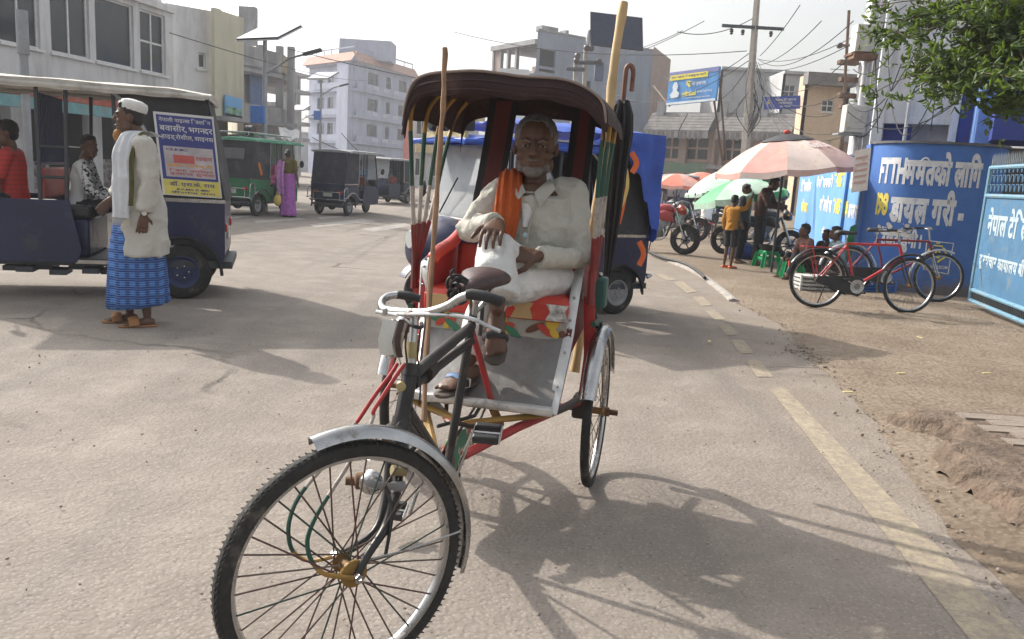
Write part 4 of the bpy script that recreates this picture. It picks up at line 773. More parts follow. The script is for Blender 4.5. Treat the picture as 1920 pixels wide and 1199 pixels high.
for (px, py, Y) in ((1700, 70, 8.2), (1690, 40, 8.6), (1740, 110, 8.0), (1760, 135, 7.6), (1705, 140, 8.2), (1800, 170, 7.6), (1840, 185, 7.4), (1850, 90, 7.8), (1900, 140, 7.3), (1880, 40, 8), (1790, 60, 8), (1740, 20, 8.6), (1930, 175, 7.4), (1820, 120, 7.6), (1715, 165, 8.0), (1960, 90, 7.5), (1890, 185, 7.6), (1780, 10, 8.5), (1860, 10, 8), (1770, 165, 7.6)):
    e = P(px, py, Y); s_ = V((7.6, 9.0, 3.9)); m_ = s_.lerp(e, .5)+V((rr.uniform(-.1, .1), rr.uniform(-.1, .1), .22)); pts = spline([s_, m_, e], 8)
    br.tube(pts, [.03-.024*i/(len(pts)-1) for i in range(len(pts))], 6); tips.append(pts)
    for k in range(5):
        a = pts[rr.randint(6, len(pts)-1)]; b_ = a+V((rr.gauss(0, .28), rr.gauss(0, .28), rr.gauss(-.05, .16))); sp = spline([a, a.lerp(b_, .5)+V((0, 0, .05)), b_], 4); br.tube(sp, [.008, *[.005]*(len(sp)-2), .002], 4); tips.append([a]*4+sp*2)
br.build('limbs', BARK, tree)
lv = []; fc = []; at = []
def leaf(p_, d, L_, w_):
    s_ = d.cross(V((0, 0, 1))); s_ = (s_ if s_.length > .01 else V((1, 0, 0))).normalized(); s_ = (s_+V((0, 0, rr.gauss(0, .6)))).normalized(); n_ = d.cross(s_).normalized(); b0 = len(lv)
    lv.extend([p_, p_+d*L_*.35+s_*w_+n_*.006, p_+d*L_*.75+s_*w_*.8-n_*.004, p_+d*L_-n_*.014, p_+d*L_*.75-s_*w_*.8-n_*.004, p_+d*L_*.35-s_*w_+n_*.006, p_+d*L_*.5-n_*.008])
    fc.extend([(b0, b0+1, b0+6), (b0+1, b0+2, b0+6), (b0+2, b0+3, b0+6), (b0+3, b0+4, b0+6), (b0+4, b0+5, b0+6), (b0+5, b0, b0+6)]); at.extend([rr.random()]*7)
for pts in tips:
    for k in range(44):
        a = pts[rr.randint(len(pts)//2, len(pts)-1)]+V((rr.gauss(0, .09), rr.gauss(0, .12), rr.gauss(0, .07)))
        dd = V((rr.gauss(0, 1), rr.gauss(0, 1), rr.gauss(-.15, .6))).normalized()
        for j in range(3):
            d2 = (dd+V((rr.gauss(0, .5), rr.gauss(0, .5), rr.gauss(0, .4)))).normalized(); leaf(a, d2, rr.uniform(.065, .115), rr.uniform(.012, .020))
me = bpy.data.meshes.new('crown'); me.from_pydata([It @ p_ for p_ in lv], [], fc); me.materials.append(LEAF); ca = me.attributes.new('lv', 'FLOAT', 'POINT'); ca.data.foreach_set('value', at); o = bpy.data.objects.new('crown', me); COL.objects.link(o); o.parent = tree
# ---------------------------------------------------------------- wheels
RUB = mat('tyre_rubber', (.028, .027, .026), .85, var=.3, scale=20, bump=.3, bscale=60, dirt=.25, dcol=(.13, .115, .10), dscale=8)
CHR = mat('worn_chrome', (.42, .42, .42), .27, metal=1, var=.15, scale=12, dirt=.15, dcol=(.2, .16, .12), dscale=10)
SPK = mat('spoke_steel', (.12, .09, .075), .45, metal=.6, var=.4, scale=15)
BLK = mat('black_plastic', (.022, .022, .024), .5, var=.3)
HUBM = mat('rusty_hub', (.2, .11, .04), .7, metal=.3, var=.4, scale=20)
AXX = Matrix(((0, 0, 1, 0), (1, 0, 0, 0), (0, 1, 0, 0), (0, 0, 0, 1)))   # wheel disc xy -> yz, axle along x
def tyre_prof(w, h, ri): return [(ri, -w*.45), (ri+h*.45, -w*.5), (ri+h*.8, -w*.42), (ri+h, -w*.15), (ri+h, w*.15), (ri+h*.8, w*.42), (ri+h*.45, w*.5), (ri, w*.45)]
def wheel(parent, M, R, w, kind='spoke', nsp=32, single=False, knobs=False, rimm=None, hubm=None, n=56, spk=None):
    th = {'spoke': .038, 'car': .095, 'alloy': .10}[kind]; ri = R-th
    q = mb(); q.torus(0, 0, AXX, n, prof=tyre_prof(w, th, ri)); o = q.build('wheel', RUB, parent, 50); o.matrix_basis = M
    if knobs:
        q = mb(AXX)
        for i in range(120):
            a = 2*pi*i/120
            for s_ in (-1, 1): q.tube([V(((R-.007)*cos(a), (R-.007)*sin(a), s_*w*.36)), V(((R-.001)*cos(a+.012), (R-.001)*sin(a+.012), s_*w*.47))], [.003, .0015], 5)
            q.box(((R-.003)*cos(a), (R-.003)*sin(a), 0), (.006, .008, w*.5), rz(a))
        q.build('tread', RUB, o)
    if kind == 'spoke':
        q = mb(); q.torus(0, 0, AXX, n, prof=[(ri+.002, -w*.4), (ri+.004, w*.4), (ri-.010, w*.36), (ri-.016, w*.1), (ri-.016, -w*.1), (ri-.010, -w*.36)]); q.build('rim', rimm or CHR, o, 50)
        q = mb(); q.lathe([(.012, -.055), (.014, -.05), (.028, -.034), (.028, -.028), (.016, -.022), (.016, .022), (.028, .028), (.028, .034), (.014, .05), (.012, .055)], 14, AXX); q.build('hub', hubm or HUBM, o)
        q = mb(AXX)
        for i in range(nsp):
            a = 2*pi*i/nsp; s_ = 1 if i % 2 else -1; b_ = a+(.9 if (i//2) % 2 else -.9)
            e = [V((.026*cos(b_), .026*sin(b_), s_*.03)), V(((ri-.01)*cos(a), (ri-.01)*sin(a), s_*.004))]
            if single:
                s1 = mb(AXX); s1.tube(e, .0026, 5); s1.build('spoke', spk[i % len(spk)] if spk else SPK, o)
            else: q.tube(e, .0017 if not single else .002, 4)
        if not single: q.build('spokes', SPK, o)
    elif kind == 'car':
        q = mb(); q.lathe([(ri+.004, -w*.42), (ri-.012, -w*.3), (ri-.02, w*.1), (ri-.004, w*.4), (ri+.006, w*.44), (ri-.012, w*.42), (ri-.03, w*.22), (ri*.62, w*.2), (ri*.56, w*.28), (.03, w*.3), (.028, w*.42), (.001, w*.43)], 28, AXX); q.build('rim', rimm or BLK, o)
        q = mb(AXX)
        for i in range(5): a = 2*pi*i/5; q.ell((ri*.36*cos(a), ri*.36*sin(a), w*.32), (.012, .012, .014), 8, 5)
        q.build('wheel_nuts', CHR, o)
    else:
        q = mb(); q.torus(0, 0, AXX, n, prof=[(ri+.004, -w*.4), (ri+.004, w*.4), (ri-.02, w*.35), (ri-.02, -w*.35)]); q.build('rim', BLK, o)
        q = mb(AXX)
        for i in range(6): a = 2*pi*i/6; q.tube([V((.03*cos(a), .03*sin(a), 0)), V((ri*.55*cos(a+.12), ri*.55*sin(a+.12), 0)), V(((ri-.01)*cos(a+.05), (ri-.01)*sin(a+.05), 0))], [.016, .012, .016], 6)
        q.lathe([(.001, -.05), (.045, -.045), (.045, .045), (.001, .05)], 14); q.build('spokes', BLK, o); q = mb(AXX); q.lathe([(.05, .048), (.10, .05), (.10, .054), (.05, .056)], 24); q.build('brake_disc', CHR, o)
    return o
# ---------------------------------------------------------------- electric three-wheelers (x left, y back, z up; the nose points to -y)
SEATM = mat('black_vinyl', (.03, .03, .033), .5, var=.3, bump=.2); SEATR = mat('red_vinyl', (.30, .07, .06), .6, var=.3, dirt=.2)
LENS = mat('lamp_glass', (.55, .56, .56), .1, var=.05, spec=.8); REDL = mat('red_lens', (.45, .03, .02), .25)
def head_rot(h): return atan2(h[1], h[0])+pi/2
def erick(label, loc, rot, body, roofm, canvas, opt=()):
    t = thing('electric_rickshaw', label, 'rickshaw', (*loc, 0), rot, 'electric three wheelers'); X = .49
    q = mb(); q.b2((-X+.03, -1.78, .27), (X-.03, .40, .33)); q.build('chassis_floor', DST, t)
    for s_ in (-1, 1):
        arch = [(.31*cos(a), .215+.31*sin(a)) for a in [pi*(.98-.96*i/12) for i in range(13)]]
        poly = [(-.50, .34), (-.36, .34)]+[(y, z) for y, z in arch]+[(.33, .34), (.345, .40), (.345, .84), (-.50, .84)]
        q = mb(); q.prism(poly, s_*X-.012, s_*X+.012, AXX); q.build('rear_side_panel', body, t, 20)
        q = mb(); q.tube([(s_*(X+.012), .31*cos(a)*1.03, .215+.31*sin(a)*1.03) for a in [pi*i/14 for i in range(15)]], .014, 6); q.build('wheel_arch', BLK, t)
        q = mb(); q.prism([(-1.78, .30), (-.80, .30), (-.76, .40), (-.84, .80), (-1.62, .80), (-1.80, .62)], s_*X-.012, s_*X+.012, AXX); q.build('front_side_panel', body, t, 20)
        q = mb(); q.box((s_*(X+.006), -.075, .845), (.03, .85, .03)); q.build('waist_trim', CHR, t)
        for y0, y1 in ((.32, .19), (-.47, -.5), (-.86, -.84), (-1.05, -1.05)):
            q = mb(); q.tube([(s_*(X-.02), y0, .8), (s_*(X-.02), y1, 1.68)], .016, 8); q.build('post', DST, t)
        for zz_ in (.98, 1.22): q = mb(); q.tube([(s_*(X-.02), -1.05, zz_), (s_*(X-.02), -.85, zz_)], .012, 6); q.build('side_rail', DST, t)
        q = mb(); q.tube([(s_*(X-.03), -1.78, .95), (s_*(X-.04), -1.62, 1.66)], .018, 8); q.build('windscreen_post', body, t)
        q = mb(); q.box((s_*(X-.1), -.64, .305), (.2, .34, .03)); q.build('step_plate', CHR, t)
    q = mb(); q.b2((-X, .32, .38), (X, .345, .84)); q.build('rear_panel', body, t, bevel=.01)
    q = mb(); q.tube([(-X-.02, .36, .40), (-X-.02, .41, .42), (X+.02, .41, .42), (X+.02, .36, .40)], .018, 8); q.tube([(-X+.1, .41, .42), (-X+.1, .41, .62), (X-.1, .41, .62), (X-.1, .41, .42)], .014, 8); ('nobump' in opt) or q.build('rear_bumper', CHR, t)
    for s_ in (-1, 1): q = mb(); q.box((s_*.36, .351, .62), (.14, .02, .07)); q.build('tail_light', REDL, t, bevel=.01)
    q = mb(); q.box((0, .352, .55), (.26, .01, .1)); q.build('number_plate', mat('plate_white', (.55, .55, .5), .6), t)
    # seats
    for nm, a, b_, m in (('rear_seat', (-.44, -.12, .70), (.44, .26, .80), SEATM), ('rear_backrest', (-.44, .20, .84), (.44, .28, 1.2), SEATM), ('facing_seat', (-.44, -1.02, .66), (.44, -.70, .76), SEATM), ('facing_backrest', (-.44, -1.06, .80), (.44, -1.02, 1.05), SEATR), ('driver_seat', (-.36, -1.42, .66), (.36, -1.10, .76), SEATM), ('seat_box', (-.40, -1.40, .33), (.40, -.72, .655), body), ('battery_box', (-.42, -.10, .33), (.42, .30, .695), DST)):
        q = mb(); q.b2(a, b_); q.build(nm, m, t, bevel=.025)
    q = mb()
    for i in range(13): q.tube([(-.42+.07*i, -1.07, 1.08), (-.42+.07*i, -1.07, 1.64)], .009, 6)
    q.tube([(-.46, -1.07, 1.08), (.46, -1.07, 1.08)], .012, 6); q.build('partition_grille', body, t)
    # roof
    q = mb(); q.grid(lambda u, v: ((u*2-1)*.56, -1.98+2.22*v, 1.735+.035*(1-(2*u-1)**2)-.03*max(0, v-.85)/.15-.05*max(0, .12-v)/.12+.006*sin(u*40)*sin(v*16)), 16, 20, .03); q.build('roof', roofm, t, 60)
    q = mb(); q.tube([(-.56, -1.97, 1.69), (-.56, .23, 1.69), (.56, .23, 1.69), (.56, -1.97, 1.69)], .02, 8, closed=True); q.build('roof_frame', roofm, t)
    for s_ in (-1, 1):
        q = mb(); q.grid(lambda u, v: (s_*.565, -1.9+2.1*u, 1.70-v*(.035+.004*sin(u*40))), 40, 2, .004); q.build('roof_fringe', roofm, t)
    # canvas rear quarter
    cur = [(-.50, 1.68), (-.36, 1.55), (-.25, 1.36), (-.20, 1.15), (-.22, .98), (-.30, .85)]
    full = 'full' in opt
    for s_ in (-1, 1):
        pts = spline([(0, a, b_) for a, b_ in (cur if not full else [(-.50, 1.68), (-.50, 1.4), (-.49, 1.1), (-.48, .85)])], 4)
        if s_ == -1 and 'open_far' in opt: pass
        q = mb(); n_ = len(pts)
        q.grid(lambda u, v: (s_*(X+.004+.012*sin(v*14+u*5)*u*(1-u)*3), pts[min(n_-1, int(round(v*(n_-1))))].y*(1-u)+(.35-.15*((pts[min(n_-1, int(round(v*(n_-1))))].z-.85)/.85))*u, pts[min(n_-1, int(round(v*(n_-1))))].z), 8, n_-1, .005); q.build('side_canvas', canvas, t, 60)
        q = mb(); q.tube([(s_*(X+.012), p_.y, p_.z) for p_ in pts], .014, 6); q.build('canvas_piping', mat('grey_piping', (.30, .31, .33), .7), t)
    q = mb(); q.grid(lambda u, v: ((u*2-1)*X, 0.352-.15*v+.012*sin(u*11+v*4), .845+.84*v), 14, 10, .005); q.build('rear_canvas', canvas, t, 60)
    if 'window' in opt: q = mb(); q.box((0, .275, 1.38), (.6, .03, .25), rx(.18)); q.build('rear_window', mat('cloudy_plastic', (.12, .12, .13), .25), t, bevel=.02)
    # nose, dash, windscreen, steering
    q = mb(); q.rings([((0, -1.80, .72), (.47, 0, 0), (0, 0, .26)), ((0, -1.95, .70), (.42, 0, 0), (0, 0, .27)), ((0, -2.12, .66), (.30, 0, 0), (0, 0, .22)), ((0, -2.20, .64), (.16, 0, 0), (0, 0, .14))], 16); q.build('nose', body, t, 60)
    q = mb(); q.b2((-.46, -1.84, .80), (.46, -1.66, .98)); q.build('dashboard', BLK, t, bevel=.03)
    q = mb(); q.lathe([(.001, 0), (.085, .0), (.095, .02), (.09, .06), (.04, .1), (.001, .1)], 20, tr(0, -2.21, .74) @ rx(-pi/2) @ ry(pi) if False else tr(0, -2.23, .74) @ rx(-pi/2)); q.build('headlight', LENS, t)
    q = mb(); q.grid(lambda u, v: ((u*2-1)*(.45-.01*v), -1.79+.16*v-.03*(1-(2*u-1)**2), .97+.70*v), 8, 4, .006); q.build('windscreen', mat('screen_glass', (.50, .53, .56), .04, var=.1, spec=1, alpha=.55), t, 60)
    q = mb(); q.tube([(-.12, -1.86, 1.0), (.12, -1.80, 1.35)], .008, 5); q.build('wiper', BLK, t)
    q = mb(); q.tube([(-.30, -1.42, 1.0), (-.12, -1.58, .98), (.12, -1.58, .98), (.30, -1.42, 1.0)], .014, 8); q.tube([(0, -1.58, .98), (0, -1.95, .4)], .025, 8); q.build('handlebar', BLK, t)
    for s_ in (-1, 1): q = mb(); q.ell((s_*.60, -1.82, 1.22), (.06, .02, .09)); q.tube([(s_*.46, -1.80, 1.08), (s_*.60, -1.81, 1.22)], .008, 6); q.build('mirror', BLK, t)
    for s_ in (-1, 1): q = mb(); q.tube([(s_*.07, -1.97, .6), (s_*.08, -2.03, .24)], .022, 8); q.build('fork', DST, t)
    q = mb(); q.grid(lambda u, v: ((u*2-1)*.07, -2.03+.29*cos(pi*(.12+.72*v)), .235+.29*sin(pi*(.12+.72*v))), 4, 14, .01); q.build('mudguard', body, t, 60)
    wheel(t, tr(0, -2.03, .235), .235, .085, 'car', rimm=BLK); rm = mat('rim_grey', (.25, .25, .26), .5, metal=.3) if 'greyrim' in opt else mat('rim_blue', (.03, .04, .10), .5)
    wheel(t, tr(X-.06, 0, .235), .235, .095, 'car', rimm=rm); wheel(t, tr(-X+.06, 0, .235) @ rz(pi), .235, .095, 'car', rimm=rm)
    q = mb(); q.tube([(-X+.05, 0, .235), (X-.05, 0, .235)], .035, 8); q.ell((.05, 0, .235), (.11, .1, .1)); q.build('rear_axle', DST, t)
    q = mb(); rr = random.Random(9)
    for i in range(9): q.box((.3+.1*(i % 2), -1.3+i*.12, .25-rr.uniform(0, .04)), (.22, .125, .04))
    q.build('underbody', DST, t)
    if 'rails' in opt:
        for s_ in (-1, 1): q = mb(); q.tube(spline([(s_*(X+.03), -.72, .42), (s_*(X+.05), -.5, .44), (s_*(X+.05), -.32, .52), (s_*(X+.05), -.2, .60), (s_*(X+.05), .05, .61), (s_*(X+.05), .25, .5), (s_*(X+.05), .5, .46)], 4), .014, 8); q.tube(spline([(s_*(X+.05), .46, .46), (s_*(X+.05), .44, .7), (s_*(X+.05), .34, .74), (s_*(X+.05), .26, .7), (s_*(X+.05), .24, .5)], 4), .012, 8); q.build('chrome_rail', CHR, t)
    if 'rack' in opt:
        q = mb()
        for x in (-.4, -.15, .15, .4): q.tube([(x, -1.6, 1.86), (x, .3, 1.86)], .014, 6)
        for y in (-1.6, -1.0, -.4, .3): q.tube([(-.42, y, 1.80), (-.42, y, 1.86), (.42, y, 1.86), (.42, y, 1.80)], .014, 6)
        q.build('roof_rack', CHR, t)
        for x, y in ((-.2, -.1), (.25, -.9)): q = mb(); q.lathe([(.05, -.09), (.10, -.09), (.1, .09), (.05, .09)], 16, tr(x, y, 1.93) @ ry(pi/2)); q.build('roof_speaker', BLK, t)
    return t
NAVY = mat('navy_paint', (.013, .018, .062), .42, var=.2, scale=3, dirt=.22, dcol=(.07, .066, .07), dscale=3.5, coat=.2); NAVY2 = mat('dull_navy_paint', (.014, .02, .055), .5, var=.2, dirt=.3, dcol=(.08, .08, .09))
GREENP = mat('green_paint', (.03, .16, .07), .45, var=.2, scale=3, dirt=.25, dcol=(.12, .13, .11)); ROOFW = mat('dirty_white_canvas', (.46, .44, .40), .85, var=.15, scale=5, bump=.4, bscale=12, dirt=.4, dcol=(.25, .23, .21), dscale=4)
CANV = mat('charcoal_canvas', (.035, .036, .042), .75, var=.3, scale=4, bump=.5, bscale=10, dirt=.3, dcol=(.10, .10, .105)); ROOFG = mat('green_canvas', (.10, .30, .20), .8, var=.2, scale=4, dirt=.3, dcol=(.3, .36, .32)); CANN = mat('navy_canvas', (.018, .02, .032), .75, var=.3, bump=.5, bscale=10, dirt=.25, dcol=(.06, .06, .07)); ROOFD = mat('grey_canvas', (.25, .26, .28), .85, var=.2, dirt=.4)
# parked on the left, seen from its left side
hA = radians(180+17); er1 = erick('navy electric rickshaw with white canvas roof and clinic poster on the left', (-3.44, 8.36), hA+pi/2, NAVY, ROOFW, CANV, ('nobump',)); er1.scale = (1.16, 1.16, 1.16)
a_ = G(478, 405); er2 = erick('green electric rickshaw with roof rack carrying women passengers', (a_.x-.42, a_.y+.08), head_rot((.22, .975)), GREENP, ROOFG, CANV, ('full', 'rack', 'rails', 'window', 'greyrim'))
a_ = G(652, 405); er3 = erick('dark navy electric rickshaw driving away beside the sari', (a_.x-.42, a_.y+.08), head_rot((.25, .968)), NAVY2, ROOFD, CANN, ('full', 'rails', 'greyrim'))
er2.scale = (1.1,)*3; er3.scale = (1.03,)*3
er4 = erick('electric rickshaw under a blue tarpaulin behind the cycle rickshaw', (.86, 8.88), head_rot((-.85, -.53)), NAVY, mat('blue_tarp', (.03, .085, .42), .45, var=.2, bump=.5, bscale=8), CANV, ('greyrim',))
# poster on the canvas quarter of the first one
po = thing('clinic_poster', 'blue and yellow printed clinic poster tied to the dark rear canvas', 'poster', er1.location, er1.rotation_euler.z); po.scale = er1.scale
px0 = .512+.02; a0, a1, a2 = V((px0, -.135, .885)), V((px0+.004, .325, .875)), V((px0-.01, -.20, 1.55))
def pboard(par, a0, a1, a2, m, th=.004, name='sheet'):
    q = mb(); n_ = (a1-a0).cross(a2-a0).normalized(); c = [a0, a1, a1+(a2-a0), a2]; q.add(c+[p_-n_*th for p_ in c], [(0, 1, 2, 3), (7, 6, 5, 4), (0, 4, 5, 1), (1, 5, 6, 2), (2, 6, 7, 3), (3, 7, 4, 0)]); return q.build(name, m, par, 0)
def pstrip(par, name, u0, u1, v0, v1, m, off=.003):
    n_ = (a1-a0).cross(a2-a0).normalized()*off; q = mb(); q.add([a0+(a1-a0)*u+(a2-a0)*v+n_ for u, v in ((u0, v0), (u1, v0), (u1, v1), (u0, v1))], [(0, 1, 2, 3)]); return q.build(name, m, par, 0)
def ptext(par, tk, u0, u1, v0, v1, m, bold=.03, off=.006): return lettering('lettering', tk, flatbox(a0+(a1-a0)*u0+(a2-a0)*v0, a0+(a1-a0)*u1+(a2-a0)*v0, a0+(a1-a0)*u0+(a2-a0)*v1, off), m, par, bold)
PW = mat('poster_white', (.60, .60, .58), .6, var=.08, dirt=.15); PN = mat('poster_navy', (.04, .05, .21), .5, var=.1); PY = mat('poster_yellow', (.62, .54, .13), .6, var=.1, dirt=.15); PR = mat('poster_red', (.45, .10, .09), .6); PO = mat('poster_orange', (.6, .3, .06), .6)
pboard(po, a0, a1, a2, PW); pstrip(po, 'navy_field', .04, .97, .2, .97, PN); pstrip(po, 'yellow_field', .04, .98, .015, .195, PY); pstrip(po, 'pale_field', .1, .93, .23, .60, mat('poster_pale', (.42, .38, .40), .6, var=.2, scale=9), .004); pstrip(po, 'small_red_picture', .25, .6, .40, .50, PR, .005)
ptext(po, ['ने', 'पा', 'ली', ' ', 'पा', 'इ', '~ल', 'स', ' ', 'ि', '~क', 'ल', 'ि', 'न'], .08, .94, .885, .95, PW, .004); ptext(po, ['ब', 'वा', 'सी', 'र', ',', ' ', 'भ', 'ग', '~न', 'द', 'र'], .08, .96, .77, .87, PW, .008); ptext(po, ['हा', 'इ', 'ड्', 'रो', 'सी', 'ल', ',', ' ', 'सा', 'इ', 'न', 'स'], .09, .96, .67, .755, PW, .006)
ptext(po, ['डॉ', '.', ' ', 'ए', 'स', '.', 'के', '.', ' ', 'रा', 'य'], .14, .9, .11, .18, PN, .01); ptext(po, list('B.A.M.S. 15 8180'), .25, .8, .07, .095, PN, .01); ptext(po, ['वी', 'र', 'गं', 'ज', ' ', 'बा', 'रा'], .15, .9, .03, .06, PN, .01)
ptext(po, list('100%')+[' ', 'ग', 'ा', 'रे', 'न्', 'टी'], .14, .9, .345, .40, PO, .025); ptext(po, ['ि', 'ब', 'ना', ' ', 'अ', 'प', 'रे', 'श', 'न'], .16, .9, .295, .335, PR, .012); ptext(po, ['इ', 'ला', 'ज', ' ', 'हु', 'न', '~छ'], .16, .9, .245, .285, PR, .012); ptext(po, ['द', 'वा', 'खा', 'ना'], .62, .9, .44, .49, PR, .02); ptext(po, list('CLINIC'), .14, .5, .55, .575, PN, .02)
# front additions of the tarpaulin rickshaw: lamps on the roof, tarpaulin over the side, ribbons
TARP = MATS['blue_tarp']
q = mb(); q.grid(lambda u, v: ((u*2-1)*.60, -1.35+1.68*v, 1.86+.09*(1-(2*u-1)**2)+.04*mnoise.noise(V((u*5, v*6, 0)))), 14, 16, .012); q.build('tarpaulin_top', TARP, er4, 60)
q = mb(); q.grid(lambda u, v: (.60+.02*sin(u*13)+.01*sin(v*9), -.38+.74*u, 1.9-(.30+(.75*max(0, u-.45)/.55 if u > .45 else 0)+.05*sin(u*30))*v), 22, 10, .006); q.build('tarpaulin_side', TARP, er4, 60)
q = mb(); q.grid(lambda u, v: (-.60+1.2*u, .35+.03*sin(u*9), 1.88-(1.05+.05*sin(u*22))*v), 18, 8, .006); q.build('tarpaulin_back', TARP, er4, 60)
for s_ in (-.2, .16): q = mb(); q.lathe([(.001, .1), (.07, .09), (.085, .0), (.088, -.03), (.08, -.035)], 18, tr(s_-.02, -1.86, 1.86) @ rx(-pi/2) @ ry(pi)); q.box((s_-.02, -1.78, 1.88), (.2, .16, .17)); q.build('roof_lamp', BLK, er4, bevel=.01); q = mb(); q.lathe([(.001, .012), (.05, .009), (.078, 0), (.001, -.004)], 18, tr(s_-.02, -1.898, 1.86) @ rx(pi/2)); q.build('lamp_lens', LENS, er4)
q = mb(); q.b2((-.45, -1.92, 1.70), (.45, -1.88, 1.78)); q.build('front_nameboard', mat('name_board', (.45, .38, .2), .6, var=.4, scale=12), er4)
OR_ = mat('orange_cloth', (.62, .13, .03), .75, var=.15)
for y, z0, z1, m in ((-.22, 1.62, .98, OR_), (-.10, 1.7, 1.5, OR_), (.1, .80, .55, OR_)): q = mb(); q.tube(spline([(.63, y, z0), (.65, y+.06, (z0+z1)/2), (.64, y+.02, z1)], 4), .03, 6, flat=(1, .25)); q.build('ribbon', m, er4)
q = mb(); q.tube(spline([(.63, -.20, 1.66), (.66, -.14, 1.35), (.65, -.26, 1.02)], 5), .022, 6, flat=(1, .3)); q.build('ribbon', mat('yellow_cloth', (.6, .45, .15), .8), er4)
# ---------------------------------------------------------------- cycle rickshaw (x left, y back, z up; the front wheel points to -y)
RC, RROT = V((-.031, 3.705, 0)), radians(-13.0)
RM = tr(RC) @ rz(RROT); RI_ = RM.inverted()
def L(px, py, Y): return RI_ @ P(px, py, Y)          # photo point at distance Y, in the rickshaw's own axes
def LU(px, py, u):                                   # ... or u metres ahead of the rear axle
    d = ray(px, py); n_ = RM.to_3x3() @ V((0, -1, 0)); t = (RC-CO).dot(n_)+u; return RI_ @ (CO+d*(t/d.dot(n_)))
rk = thing('cycle_rickshaw', 'old cycle rickshaw with red seat and maroon hood, front wheel turned aside', 'rickshaw', RC, RROT)
MAR = mat('maroon_vinyl', (.026, .010, .010), .7, var=.25, scale=6, bump=.35, bscale=9, dirt=.2, dcol=(.10, .06, .05)); MARB = mat('faded_maroon', (.085, .014, .014), .6, var=.2, scale=5, bump=.3, bscale=8)
REDV = mat('red_seat_vinyl', (.46, .045, .03), .45, var=.15, scale=4, bump=.15, bscale=8, dirt=.12, dcol=(.5, .2, .12), dscale=5); TAN = mat('tan_patch', (.46, .31, .15), .6, var=.1); BLUEB = mat('blue_band', (.03, .04, .16), .5)
ALU = mat('worn_aluminium', (.58, .58, .57), .42, metal=.85, var=.12, scale=18, bump=.12, bscale=40, dirt=.18, dcol=(.25, .22, .19), dscale=6); BFR = mat('black_frame_paint', (.020, .019, .019), .38, var=.4, scale=14, dirt=.2, dcol=(.09, .07, .055), dscale=9)
YEL2 = mat('ochre_paint', (.27, .155, .035), .6, var=.3, dirt=.35, dcol=(.2, .1, .04)); GRN2 = mat('green_enamel', (.014, .065, .045), .5, var=.3, dirt=.35, dcol=(.1, .1, .07)); WHT2 = mat('chipped_white_paint', (.34, .31, .28), .65, var=.15, scale=20, dirt=.35, dcol=(.17, .12, .09), dscale=22); RED2 = mat('red_enamel', (.34, .03, .03), .45, var=.2, dirt=.15, dcol=(.15, .06, .04)); DRED = mat('dark_red_paint', (.16, .022, .02), .6, var=.3, scale=8, dirt=.2, dcol=(.08, .05, .04))
BRASS = mat('old_brass', (.36, .30, .16), .45, metal=.7, var=.2, dirt=.3); RUST = mat('rusty_iron2', (.13, .075, .045), .8, metal=.3, var=.4, scale=12)
for s_ in (-1, 1): wheel(rk, tr(s_*.46, 0, .355) @ (rz(0) if s_ > 0 else rz(pi)), .355, .04, 'spoke', 32)
def fender(parent, M, R, a0, a1, w, m, n=26, name='mudguard'):
    q = mb(M @ AXX); pr = [(0, -w), (.018, -w*.72), (.027, -w*.3), (.027, w*.3), (.018, w*.72), (0, w)]
    q.grid(lambda u, v: (lambda k, a: ((R+k[0])*cos(a), (R+k[0])*sin(a), k[1]))(pr[int(round(u*5))], a0+(a1-a0)*v), 5, n, .003); return q.build(name, m, parent, 60)
for s_ in (-1, 1): fender(rk, tr(s_*.46, 0, .355), .374, radians(15), radians(158), .033, CHR)
q = mb(); q.tube([(-.56, 0, .355), (.56, 0, .355)], .014, 8); q.build('rear_axle', RUST, rk)
for s_ in (-1, 1):
    q = mb(); q.lathe([(.001, .0), (.022, 0), (.022, .03), (.012, .03), (.012, .07), (.001, .07)], 8, tr(s_*.49, 0, .355) @ ry(s_*pi/2)); q.build('axle_nut', RUST, rk)
    q = mb(); q.box((s_*.385, 0, .37), (.07, .09, .11)); q.build('bearing_block', mat('greasy_iron', (.05, .042, .036), .6, metal=.4), rk, bevel=.012)
    q = mb(); pts = spline([(s_*.33, -.46, .455), (s_*.36, -.30, .44), (s_*.385, -.12, .43), (s_*.39, .0, .42), (s_*.38, .25, .47)], 4); q.tube(pts, .02, 6, flat=(.45, 1.3)); q.build('leaf_spring', mat('greasy_iron', (.05, .04, .03)), rk)
    q = mb(); q.tube([(s_*.40, -.02, .43), (s_*.415, -.05, .62), (s_*.40, -.10, .90)], .024, 6, flat=(.6, 1.2)); q.build('side_strut', RED2, rk); q = mb(); q.tube([(s_*.41, .06, .42), (s_*.43, .10, .66), (s_*.40, -.02, .92)], .011, 6); q.build('stay_rod', GRN2, rk)
    q = mb(); q.tube([(s_*.06, -.80, .35), (s_*.2, -.50, .39), (s_*.385, -.02, .40)], .019, 8); q.build('chain_stay', RED2 if s_ > 0 else YEL2, rk)
    q = mb(); q.tube([(s_*.43, -.12, .78), (s_*.44, .0, .78), (s_*.44, .05, .76)], .014, 6); q.build('mudguard_stay', GRN2, rk)
q = mb(); q.tube([(0, -.60, .41), (.33, -.47, .455)], .017, 8, flat=(.7, 1.4)); q.build('front_brace', YEL2, rk); q = mb(); q.tube([(0, -.60, .41), (-.33, -.47, .455)], .017, 8, flat=(.7, 1.4)); q.build('front_brace', YEL2, rk)
q = mb(); q.b2((.395, -.04, .84), (.465, .05, .98)); q.build('tool_box', mat('teal_tin', (.03, .09, .08), .5, var=.2), rk, bevel=.012); q = mb(); q.ell((.43, .0, .99), (.012, .012, .012)); q.build('tool_box_latch', CHR, rk)
